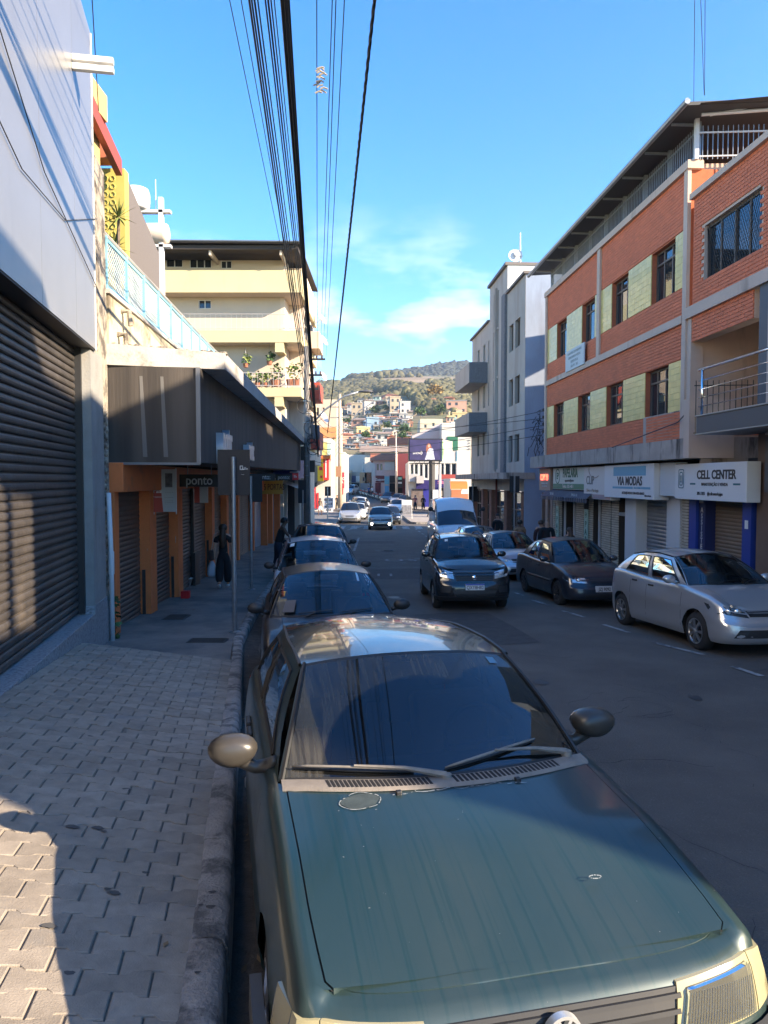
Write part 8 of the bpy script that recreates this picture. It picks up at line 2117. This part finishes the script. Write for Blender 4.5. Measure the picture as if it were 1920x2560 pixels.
def ydist(u, v):
    """depth at which the terrain is seen at that pixel"""
    k = (1200 - v) / FPX; s = (u - 960) / FPX; lo = 150.
    for y in range(150, 1200, 4):
        if far_z(s * y, y) / y >= k: return float(y)
    return 1200.
cells_ = []
for (u0, u1, v0, v1, n_) in [(850, 1005, 1000, 1030, 22), (850, 1030, 1030, 1062, 42), (850, 1030, 1060, 1092, 44), (850, 1024, 1090, 1124, 48), (905, 1030, 1115, 1140, 22), (1030, 1180, 1050, 1095, 16), (1060, 1180, 995, 1012, 6), (1070, 1170, 1020, 1050, 9), (835, 860, 1040, 1120, 14)]:
    for i in range(n_): cells_.append((hr.uniform(u0, u1), hr.uniform(v0, v1)))
if True:
    hero = [(892, 1046, 26, 36, 1, 0, 1, 'tall cream flats high on the left of the hillside'), (878, 1038, 20, 26, 0, 0, 0, 'white gabled house high on the left of the hillside'), (925, 1030, 28, 28, 0, 3, 0, 'large white house under the bare red bank'), (988, 1030, 26, 36, 1, 2, 1, 'tall beige flats on top of the hillside cluster'), (1013, 1036, 26, 30, 0, 2, 1, 'bright white block at the right end of the hillside cluster'), (932, 1076, 30, 30, 2, 2, 1, 'pale blue flats in the middle of the hillside'), (971, 1066, 24, 12, 2, 2, 1, 'low sky blue house right of the blue flats'), (908, 1092, 34, 22, 6, 1, 1, 'yellowish terrace of houses low on the hillside'), (1140, 1036, 50, 32, 4, 2, 1, 'pink flats with rows of windows at the right of the hill'), (1148, 1052, 36, 18, 6, 2, 1, 'orange yellow box house below the pink flats'), (957, 1104, 34, 20, 0, 3, 0, 'white house with red roof just above the street end'), (898, 1066, 40, 16, 4, 1, 0, 'salmon row house on the middle slope'), (868, 1110, 30, 24, 4, 0, 0, 'salmon house low at the left'), (1082, 1012, 20, 12, 4, 0, 0, 'small orange house at the forest edge'), (1120, 1010, 26, 14, 3, 0, 0, 'brick house at the forest edge')]
for (u, v, w_, h_, ci, ri, fl, lab) in hero: house(u, v, ydist(u, v) - 4, w_, h_, ci, ri, lab, bool(fl))
from collections import Counter
cnt = Counter()
ordw = ['', 'another ', 'a third ', 'a fourth ', 'a fifth ', 'a sixth ', 'a seventh ', 'an eighth ', 'a ninth ', 'a tenth ']
for (u, v) in sorted(cells_, key=lambda c: c[1]):
    y = ydist(u, v); w_ = hr.uniform(11, 22) * (1.0 if v > 1040 else .9); h_ = hr.uniform(7, 15); ci = hr.choice([0, 0, 0, 1, 1, 2, 0, 4, 5, 6, 7, 0, 3]); ri = hr.randrange(5); fl = hr.random() < .45
    lab = '%s house with %s roof on the %s slope, %s side' % (HWn[ci], 'flat' if fl else HRn[ri], level_words(v), side_words(u))
    cnt[lab] += 1
    if cnt[lab] > 1: lab = lab.replace(' house', [' house', ' two storey house', ' low narrow house', ' boxy house', ' wide house', ' squat house', ' small plain house', ' tall narrow house', ' house half hidden by its neighbours'][min(cnt[lab], 9) - 1])
    house(u, v, y, w_, h_, ci, ri, lab, fl)
# bare red bank
b = MB(); q = [pix(u, v, ydist(u, v) + 8) for u, v in [(930, 1000), (955, 990), (985, 987), (1005, 992), (1008, 1006), (975, 1010), (940, 1012)]]; c = sum(q, Vector()) / len(q) + Vector((0, -6, 3))
b.add(q + [c], [(i, (i + 1) % 7, 7) for i in range(7)]); props(b.build('earth_bank', mat('red_earth', (.36, .12, .05), .95, var=.3, vscale=.2, bump=.5, bscale=.6), None), kind='structure')

# ---- forest: thousands of crowns, one mass
def ico():
    t = (1 + 5 ** .5) / 2; v = np.array([(-1, t, 0), (1, t, 0), (-1, -t, 0), (1, -t, 0), (0, -1, t), (0, 1, t), (0, -1, -t), (0, 1, -t), (t, 0, -1), (t, 0, 1), (-t, 0, -1), (-t, 0, 1)], float); v /= np.linalg.norm(v[0])
    f = [(0, 11, 5), (0, 5, 1), (0, 1, 7), (0, 7, 10), (0, 10, 11), (1, 5, 9), (5, 11, 4), (11, 10, 2), (10, 7, 6), (7, 1, 8), (3, 9, 4), (3, 4, 2), (3, 2, 6), (3, 6, 8), (3, 8, 9), (4, 9, 5), (2, 4, 11), (6, 2, 10), (8, 6, 7), (9, 8, 1)]
    vs = [tuple(x) for x in v]; mid = {}; fs = []
    def m(a, b):
        k = (min(a, b), max(a, b))
        if k not in mid: c = (np.array(vs[a]) + np.array(vs[b])) / 2; c /= np.linalg.norm(c); vs.append(tuple(c)); mid[k] = len(vs) - 1
        return mid[k]
    for a, b_, c in f: x, y_, z = m(a, b_), m(b_, c), m(c, a); fs += [(a, x, z), (b_, y_, x), (c, z, y_), (x, y_, z)]
    return np.array(vs), np.array(fs)
IV, IF = ico(); nr = np.random.RandomState(5)
def crowns(spots, name, m):
    V = []; Fc = []; k = 0
    for (x, y, z, s) in spots:
        j = 1 + nr.uniform(-.28, .28, (len(IV), 1)); p = IV * j * np.array([s, s, s * nr.uniform(.8, 1.25)]) + np.array([x, y, z + s * .45]); V.append(p); Fc.append(IF + k); k += len(IV)
    V = np.concatenate(V); Fc = np.concatenate(Fc); me = bpy.data.meshes.new(name)
    me.vertices.add(len(V)); me.vertices.foreach_set('co', V.ravel()); me.loops.add(len(Fc) * 3); me.loops.foreach_set('vertex_index', Fc.ravel()); me.polygons.add(len(Fc)); me.polygons.foreach_set('loop_start', np.arange(0, len(Fc) * 3, 3)); me.update(calc_edges=True); me.validate()
    me.materials.append(m); o = bpy.data.objects.new(name, me); COL.objects.link(o); o['kind'] = 'stuff'; return o
M_forest = mat('forest_foliage', (.115, .105, .048), .9, isl=.26, var=.35, vscale=.02, bump=.6, bscale=.8)
M_ridge = mat('ridge_foliage', (.050, .060, .048), .9, isl=.2, var=.3, vscale=.04)
sp = []; sr = []
def wooded(x, y):
    v = 1200 - FPX * far_z(x, y) / y; u = 960 + FPX * x / y
    return u, v
for _ in range(26000):
    y = nr.uniform(330, 1340); x = nr.uniform(-.12, .17) * y; z = far_z(x, y); u, v = wooded(x, y)
    if u < 800 or u > 1240: continue
    topb = 958 + 6 * math.sin(u * .03)         # grass band lies above this line
    nn = mnoise.noise(Vector((x * .012, y * .012, 2)))
    if y < 1035:
        lowb = interp([(800, 1030), (900, 1000), (935, 984), (1000, 982), (1030, 1000), (1060, 1040), (1180, 1036), (1240, 1040)], u)
        top_ = interp([(820, 968), (950, 966), (1050, 974), (1120, 988), (1240, 996)], u)
        if v < lowb and (v > top_ or nn > .33): sp.append((x, y, z, nr.uniform(.55, 1.0) * (2.6 + 3.4 * min(1, max(0, (y - 400) / 500)))))
        elif v < 1110 and nn > .22 and nr.rand() < .25: sp.append((x, y, z, nr.uniform(2.0, 4)))
    elif y > 1150: sr.append((x, y, z, nr.uniform(3.5, 6.5)))
crowns(sp[:7500], 'forest', M_forest); crowns(sr[:5200], 'ridge_forest', M_ridge)
b = MB(); q = pix(971, 946, 1080); b.tube([q + Vector((0, 0, -8)), q + Vector((0, 0, 15))], [1.6, .35], 4); props(b.build('radio_mast', M_steel, None), 'thin lattice radio mast on the grassy ridge', 'mast')
# trees one can tell apart among the houses
def small_tree(u, v, s, lab, m, seed):
    s *= .42 if v > 1015 else .6
    y = ydist(u, v) - 3; x = (u - 960) / FPX * y; z = (1200 - v) / FPX * y; t = thing('tree', (x, y, z), lab, 'tree', 'trees among the hillside houses')
    b = MB(); b.tube([(x, y, z - 2), (x + .2, y, z + s * .9)], [.2, .1], 6); [b.tube([(x, y, z + s * .5), (x + dx, y, z + s * 1.0)], [.09, .04], 5) for dx in (-s * .4, s * .45)]; b.build('trunk', MATS['bark'], t)
    leafy([((x + dx * s, y + dy * s, z + s * (1 + dz)), s * .5) for dx, dy, dz in ((0, 0, 0), (.4, .1, -.1), (-.4, -.1, .05), (.1, .2, .35))], 320, s * .34, m, 'crown', t, seed=seed)
for i, (u, v, s, lab) in enumerate([(938, 1040, 8, 'dark bushy tree between the flats and the white house'), (966, 1032, 6, 'palm-like tree left of the beige flats'), (968, 1075, 5, 'round tree below the sky blue house'), (915, 1100, 4.5, 'tree beside the yellowish terrace'), (1050, 1046, 8, 'tall tree at the right edge of the hillside cluster'), (1100, 1040, 8, 'tree left of the pink flats'), (1085, 1000, 9, 'ochre tree at the forest edge'), (870, 1062, 6, 'tree among houses at the left slope'), (1012, 1090, 6, 'dark tree behind the billboard'), (1006, 1112, 5, 'bush by the orange tiled house')]):
    small_tree(u, v, s, lab, mat('ochre_leaf', (.26, .17, .05), .8, isl=.3) if 'ochre' in lab else M_leaf, 40 + i)
# ================================================================== PEOPLE
def skin(verts, edges, m, name, parent, root=0, sub=1):
    """one continuous surface grown round a skeleton: verts = [(point, radius)]"""
    me = bpy.data.meshes.new(name); me.from_pydata([v[0] for v in verts], edges, [])
    o = bpy.data.objects.new(name, me); COL.objects.link(o)
    md = o.modifiers.new('s', 'SKIN'); md.use_smooth_shade = True; md.branch_smoothing = .6
    for i, v in enumerate(verts):
        r = v[1]; me.skin_vertices[0].data[i].radius = r if isinstance(r, tuple) else (r, r)
        me.skin_vertices[0].data[i].use_root = (i == root)
    ms = o.modifiers.new('b', 'SUBSURF'); ms.levels = sub; ms.render_levels = sub
    dg = bpy.context.evaluated_depsgraph_get(); nm = bpy.data.meshes.new_from_object(o.evaluated_get(dg))
    bpy.data.objects.remove(o); bpy.data.meshes.remove(me)
    nm.name = name; nm.materials.clear(); nm.materials.append(m); nm.polygons.foreach_set('use_smooth', [True] * len(nm.polygons))
    return link(name, nm, parent)
def person(x, y, z, H, face, label, skinc, top, bottom, hair, shoes, stride=.16, arms=((.0, .0), (.0, .0)), lean=0.0, sleeves=.0, wide=1.0, hairlen=0.0, bald=False, fem=False, wideleg=0.0, detail=True, shorts=False, topfem=None):
    """local axes: +y is the way the person faces, x to the person's right"""
    t = thing('person', (x, y, z), label, 'person', rot=(0, 0, face))
    sk = mat('skin_%d' % int(skinc[0] * 100), skinc, .6)
    w = wide * (.92 if fem else 1)
    ly = lambda zz: lean * max(0, zz - .52) * H
    def P(px_, py_, pz): return (px_ * H, py_ * H + ly(pz), pz * H)
    V = []; E_ = []
    def v(p, r, link_=None): V.append((p, r if isinstance(r, tuple) else r * H)); i = len(V) - 1; (E_.append((link_, i)) if link_ is not None else None); return i
    pel = v(P(0, 0, .535), .068 * w); sp1 = v(P(0, .005, .62), .060 * w, pel); ch = v(P(0, .0, .73), .068 * w, sp1); nb = v(P(0, -.005, .81), .050, ch); nk = v(P(0, .0, .85), .030, nb)
    hd = v(P(0, .012, .885), .043, nk); h2 = v(P(0, .008, .935), .056, hd); ht = v(P(0, 0, .968), .042, h2)
    ns = v(P(0, .072, .912), .009, hd)
    for s_ in (-1, 1):
        a = arms[0 if s_ < 0 else 1]
        shd = v(P(s_ * .098 * w, 0, .805), .036, nb)
        el = v(P(s_ * (.128 * w + a[1] * .4), a[0] * .5, .645 + abs(a[0]) * .15), .025, shd)
        wr_ = v(P(s_ * (.132 * w + a[1] * .3), a[0] * 1.1 + .01, .50 + abs(a[0]) * .62), .017, el)
        pm = v(P(s_ * (.134 * w + a[1] * .2), a[0] * 1.25 + .015, .462 + abs(a[0]) * .72), (.013 * H, .022 * H), wr_)
        if detail:
            base = Vector(V[pm][0]); d = (base - Vector(V[wr_][0])).normalized()
            for k_, (o_, l_) in enumerate([(-.016, .036), (-.005, .042), (.006, .040), (.017, .032)]):
                v(tuple(base + d * .02 * H + Vector((0, o_ * H, 0))), .0052, pm); q_ = len(V) - 1; v(tuple(base + d * (.02 + l_) * H + Vector((-s_ * .008 * H, o_ * 1.1 * H, 0))), .0042, q_)
            v(tuple(base + Vector((-s_ * .012 * H, .024 * H, -.01 * H))), .0055, pm); q_ = len(V) - 1; v(tuple(base + Vector((-s_ * .014 * H, .034 * H, -.032 * H))), .0045, q_)
    legs = []
    for s_ in (-1, 1):
        st = stride * s_
        hp = v(P(s_ * .048 * w, 0, .49), .056 * w, pel); kn = v(P(s_ * .052, st * .45 + .012, .285), .036, hp); an = v(P(s_ * .05, st * .9 - (.03 if st < 0 else 0), .055 + (.03 if st < 0 else 0)), .023, kn); to = v(P(s_ * .055, st * .9 + .075, .022 + (.0 if st >= 0 else .0)), .02, an)
        legs.append((hp, kn, an, to))
    skin(V, E_, sk, 'body', t)
    for s_ in (-1, 1):
        b = MB(); c = Vector(P(s_ * .058, .005, .915)); b.lathe(Matrix.Translation(c) @ Matrix.Rotation(R(90), 4, 'Y') @ Matrix.Diagonal((1.3, .7, 1, 1)), [(.001, -.012 * s_), (.014 * H, -.006), (.014 * H, .006), (.001, .012)], 8); b.build('ear', sk, t, smooth=True)
        if detail:
            b = MB(); c = Vector(P(s_ * .022, .058, .925)); b.lathe(Matrix.Translation(c), [(.001, -.006), (.008, 0), (.001, .006)], 8); b.build('eye', M_black, t)
    if detail: b = MB(); c = Vector(P(0, .055, .885)); b.xyz(c.x - .024, c.x + .024, c.y - .004, c.y + .003, c.z - .004, c.z + .004); b.build('mouth', mat('lips', (.25, .08, .07), .6), t)
    # clothes
    ex = .018 * H
    tv = [P(0, 0, .50), V[sp1][0], V[ch][0], V[nb][0]]; rr_ = [.072 * w * H + ex, .064 * w * H + ex * .6, .072 * w * H + ex * .4, .052 * H + ex * .4]
    TV = list(zip(tv, rr_)); TE = [(0, 1), (1, 2), (2, 3)]
    if sleeves > 0:
        idx = [i for i, e in enumerate(V)]
        for s_ in (0, 1):
            sh_i = [e for e in E_ if e[0] == nb and e[1] > ht][s_][1] ; el_i = [e for e in E_ if e[0] == sh_i][0][1]; wr_i = [e for e in E_ if e[0] == el_i][0][1]
            TV.append((V[sh_i][0], .036 * H + ex)); TE.append((3, len(TV) - 1))
            if sleeves >= 1: TV.append((V[el_i][0], .027 * H + ex)); TE.append((len(TV) - 2, len(TV) - 1)); TV.append((tuple(Vector(V[el_i][0]).lerp(Vector(V[wr_i][0]), .88)), .02 * H + ex)); TE.append((len(TV) - 2, len(TV) - 1))
            else: TV.append((tuple(Vector(V[sh_i][0]).lerp(Vector(V[el_i][0]), .75)), .030 * H + ex)); TE.append((len(TV) - 2, len(TV) - 1))
    skin(TV, TE, top, 'shirt', t)
    BV = [(V[pel][0], .070 * w * H + ex), (P(0, 0, .60), .062 * w * H + ex * .5)]; BE = [(0, 1)]
    for (hp, kn, an, to) in legs:
        BV.append((V[hp][0], .058 * w * H + ex)); BE.append((0, len(BV) - 1)); BV.append((V[kn][0], (.040 + wideleg * .5) * H + ex)); BE.append((len(BV) - 2, len(BV) - 1))
        if not shorts: BV.append((tuple(Vector(V[an][0]) + Vector((0, 0, .012 * H))), (.026 + wideleg) * H + ex)); BE.append((len(BV) - 2, len(BV) - 1))
    skin(BV, BE, bottom, 'shorts' if shorts else 'trousers', t)
    for (hp, kn, an, to) in legs:
        a_, b_ = Vector(V[an][0]), Vector(V[to][0]); skin([(tuple(a_ - Vector((0, .02 * H, .018 * H))), .026 * H), (tuple(a_.lerp(b_, .5) - Vector((0, 0, .006))), .026 * H), (tuple(b_), .022 * H)], [(0, 1), (1, 2)], shoes, 'shoe', t)
    # hair
    if not bald:
        b = MB(); c = Vector(P(0, -.006, .932)); g = []
        for i in range(9):
            th = math.pi * i / 8 * .62; g.append([c + Vector((math.sin(th) * math.cos(a) * .066 * H, (math.sin(th) * math.sin(a) * .072 - (.004 if math.sin(a) < 0 else .016 * (i / 8) ** 2)) * H, math.cos(th) * .058 * H - (0.02 * H if math.sin(a) < -.2 else 0) * (i / 8) ** 2)) for a in [6.283 * j / 16 for j in range(16)]])
        b.grid(g, closed=True); b.build('hair', hair, t, smooth=True)
        if hairlen:
            k_ = [(P(0, -.035, .93), .05 * H), (P(0, -.055, .86), .052 * H), (P(0, -.062, .86 - hairlen * .55), .058 * H), (P(0, -.055, .86 - hairlen), .032 * H)]; skin(k_, [(0, 1), (1, 2), (2, 3)], hair, 'long_hair', t)
    return t
M_blackc = mat('black_cloth', (.012, .012, .014), .9); M_navyc = mat('dark_navy_cloth', (.02, .022, .035), .9); M_brownh = mat('brown_hair', (.045, .022, .012), .55); M_blackh = mat('black_hair', (.012, .01, .009), .5)
M_whshoe = mat('white_shoe', (.6, .6, .6), .6); M_bag = mat('carrier_bag', (.42, .47, .55), .45)
SKL, SKD = (.45, .26, .18), (.12, .06, .035)
x, y = at_ground(557, 1472)
w = person(x, y, SW(y), 1.66, R(4), 'woman in black with long brown hair walking away carrying a pale carrier bag', SKL, M_blackc, M_blackc, M_brownh, M_whshoe, stride=.10, arms=((-.06, .01), (.05, .01)), hairlen=.24, fem=True, wideleg=.018, sleeves=.4)
b = MB(); n_ = 12; bx, by, bz = x - .30, y + .02, SW(y) + .72
g = []
for z, wx, wy in ((-.02, .02, .01), (-.08, .07, .03), (-.2, .11, .05), (-.36, .12, .06), (-.42, .10, .05), (-.43, .001, .001)): g.append([Vector((bx + wx * math.cos(a) * (1 + .12 * math.sin(3 * a)), by + wy * math.sin(a), bz + z)) for a in [6.283 * i / n_ for i in range(n_)]])
b.grid(g, closed=True); b.tube([(bx, by, bz - .03), (bx + .02, by, bz + .07), (bx + .06, by, bz + .08)], .008, 5)
props(b.build('carrier_bag', M_bag, None, smooth=True), 'pale blue plastic carrier bag held by the woman in black', 'bag')
hb = thing('shoulder_bag', (x - .26, y, SW(y) + .8), 'dark shoulder bag on the left side of the woman in black', 'bag')
b = MB(); b.xyz(x - .34, x - .22, y - .16, y + .14, SW(y) + .72, SW(y) + .98); b.build('pouch', mat('dark_leather', (.04, .02, .018), .5), hb, bevel=.03)
b = MB(); b.tube([(x - .28, y - .1, SW(y) + .96), (x - .20, y - .12, SW(y) + 1.38), (x - .14, y, SW(y) + 1.42), (x - .20, y + .1, SW(y) + 1.3), (x - .28, y + .1, SW(y) + .96)], .013, 5); b.build('strap', mat('pale_strap', (.4, .3, .25), .6), hb)
yy = 21.8
person(-3.22, yy, SW(yy), 1.74, R(-75), 'man in dark sleeveless top leaning towards the fourth parked car', SKD, M_blackc, M_navyc, M_blackh, M_blackc, stride=.04, arms=((.10, .02), (.22, .02)), lean=.30)
def right(u, vh, y, H, face, lab, *a, **k):
    xx = (u - 960) / FPX * y; return person(xx, y, SR(y), H, face, lab, *a, **k)
right(1368, 1305, 24.2, 1.64, R(4), 'bald man in black jacket walking away past the copy shop door', SKL, M_blackc, M_navyc, M_blackh, M_blackc, sleeves=1, bald=True, wide=1.18)
right(1353, 1312, 25.6, 1.62, R(2), 'dark haired person half hidden behind the bald man', SKL, mat('wine_cloth', (.05, .02, .02), .9), M_navyc, M_brownh, M_blackc, sleeves=1)
right(1425, 1323, 22.0, 1.50, R(8), 'woman with pony tail and dark tee shirt by the stationer', SKL, M_navyc, M_navyc, M_brownh, M_blackc, sleeves=.5, hairlen=.17, fem=True)
right(1300, 1305, 26.5, 1.60, R(0), 'man in tan shirt walking away behind the pale saloon', SKD, mat('tan_cloth', (.24, .15, .09), .9), M_navyc, M_blackh, M_blackc, sleeves=.6)
right(1245, 1288, 33.5, 1.66, R(150), 'person in black standing by the pale block doorway', SKL, M_blackc, M_blackc, M_blackh, M_blackc, sleeves=1, stride=.03)
def farp(u, y, H, lab, top, bot, **k):
    xx = (u - 960) / FPX * y; person(xx, y, Rz(y) + .14, H, k.pop('face', R(170)), lab, k.pop('sk', SKL), top, bot, M_blackh, M_blackc, detail=False, **k)
farp(800, 69, 1.68, 'woman in pale shorts on the sunlit left pavement', mat('olive_top', (.16, .13, .08), .9), M_whshoe, shorts=True, fem=True, sk=SKD)
farp(843, 80, 1.7, 'person in dark clothes by the sunlit pole', M_navyc, M_blackc, sleeves=.5)
farp(1038, 79, 1.72, 'person in red and white vest at the far pavement corner', mat('red_vest', (.35, .10, .09), .9), M_navyc, sleeves=.5)
farp(1058, 80, 1.68, 'person in black by the indigo shop pier', M_blackc, M_blackc, sleeves=1)
farp(922, 112, 1.70, 'rider in blue shirt standing behind the parked motorcycles', mat('blue_shirt', (.05, .10, .25), .9), M_navyc, sleeves=.5)
farp(931, 111, 1.68, 'rider in pale shirt standing behind the parked motorcycles', M_whshoe, M_navyc, sleeves=.5)
# ================================================================== AIR
hz = MB(); hz.xyz(-1500, 1500, -60, 2600, -45, 340)
hzm = bpy.data.materials.new('thin_haze'); hzm.use_nodes = True; hn = hzm.node_tree; hn.nodes.clear()
ho = hn.nodes.new('ShaderNodeOutputMaterial'); hv = hn.nodes.new('ShaderNodeVolumePrincipled'); hv.inputs['Color'].default_value = (.78, .84, .95, 1); hv.inputs['Density'].default_value = 0.0002; hv.inputs['Anisotropy'].default_value = .3
hn.links.new(hv.outputs[0], ho.inputs['Volume'])
hzo = hz.build('haze', hzm, None, kind='stuff')
print('objects', len(bpy.data.objects))
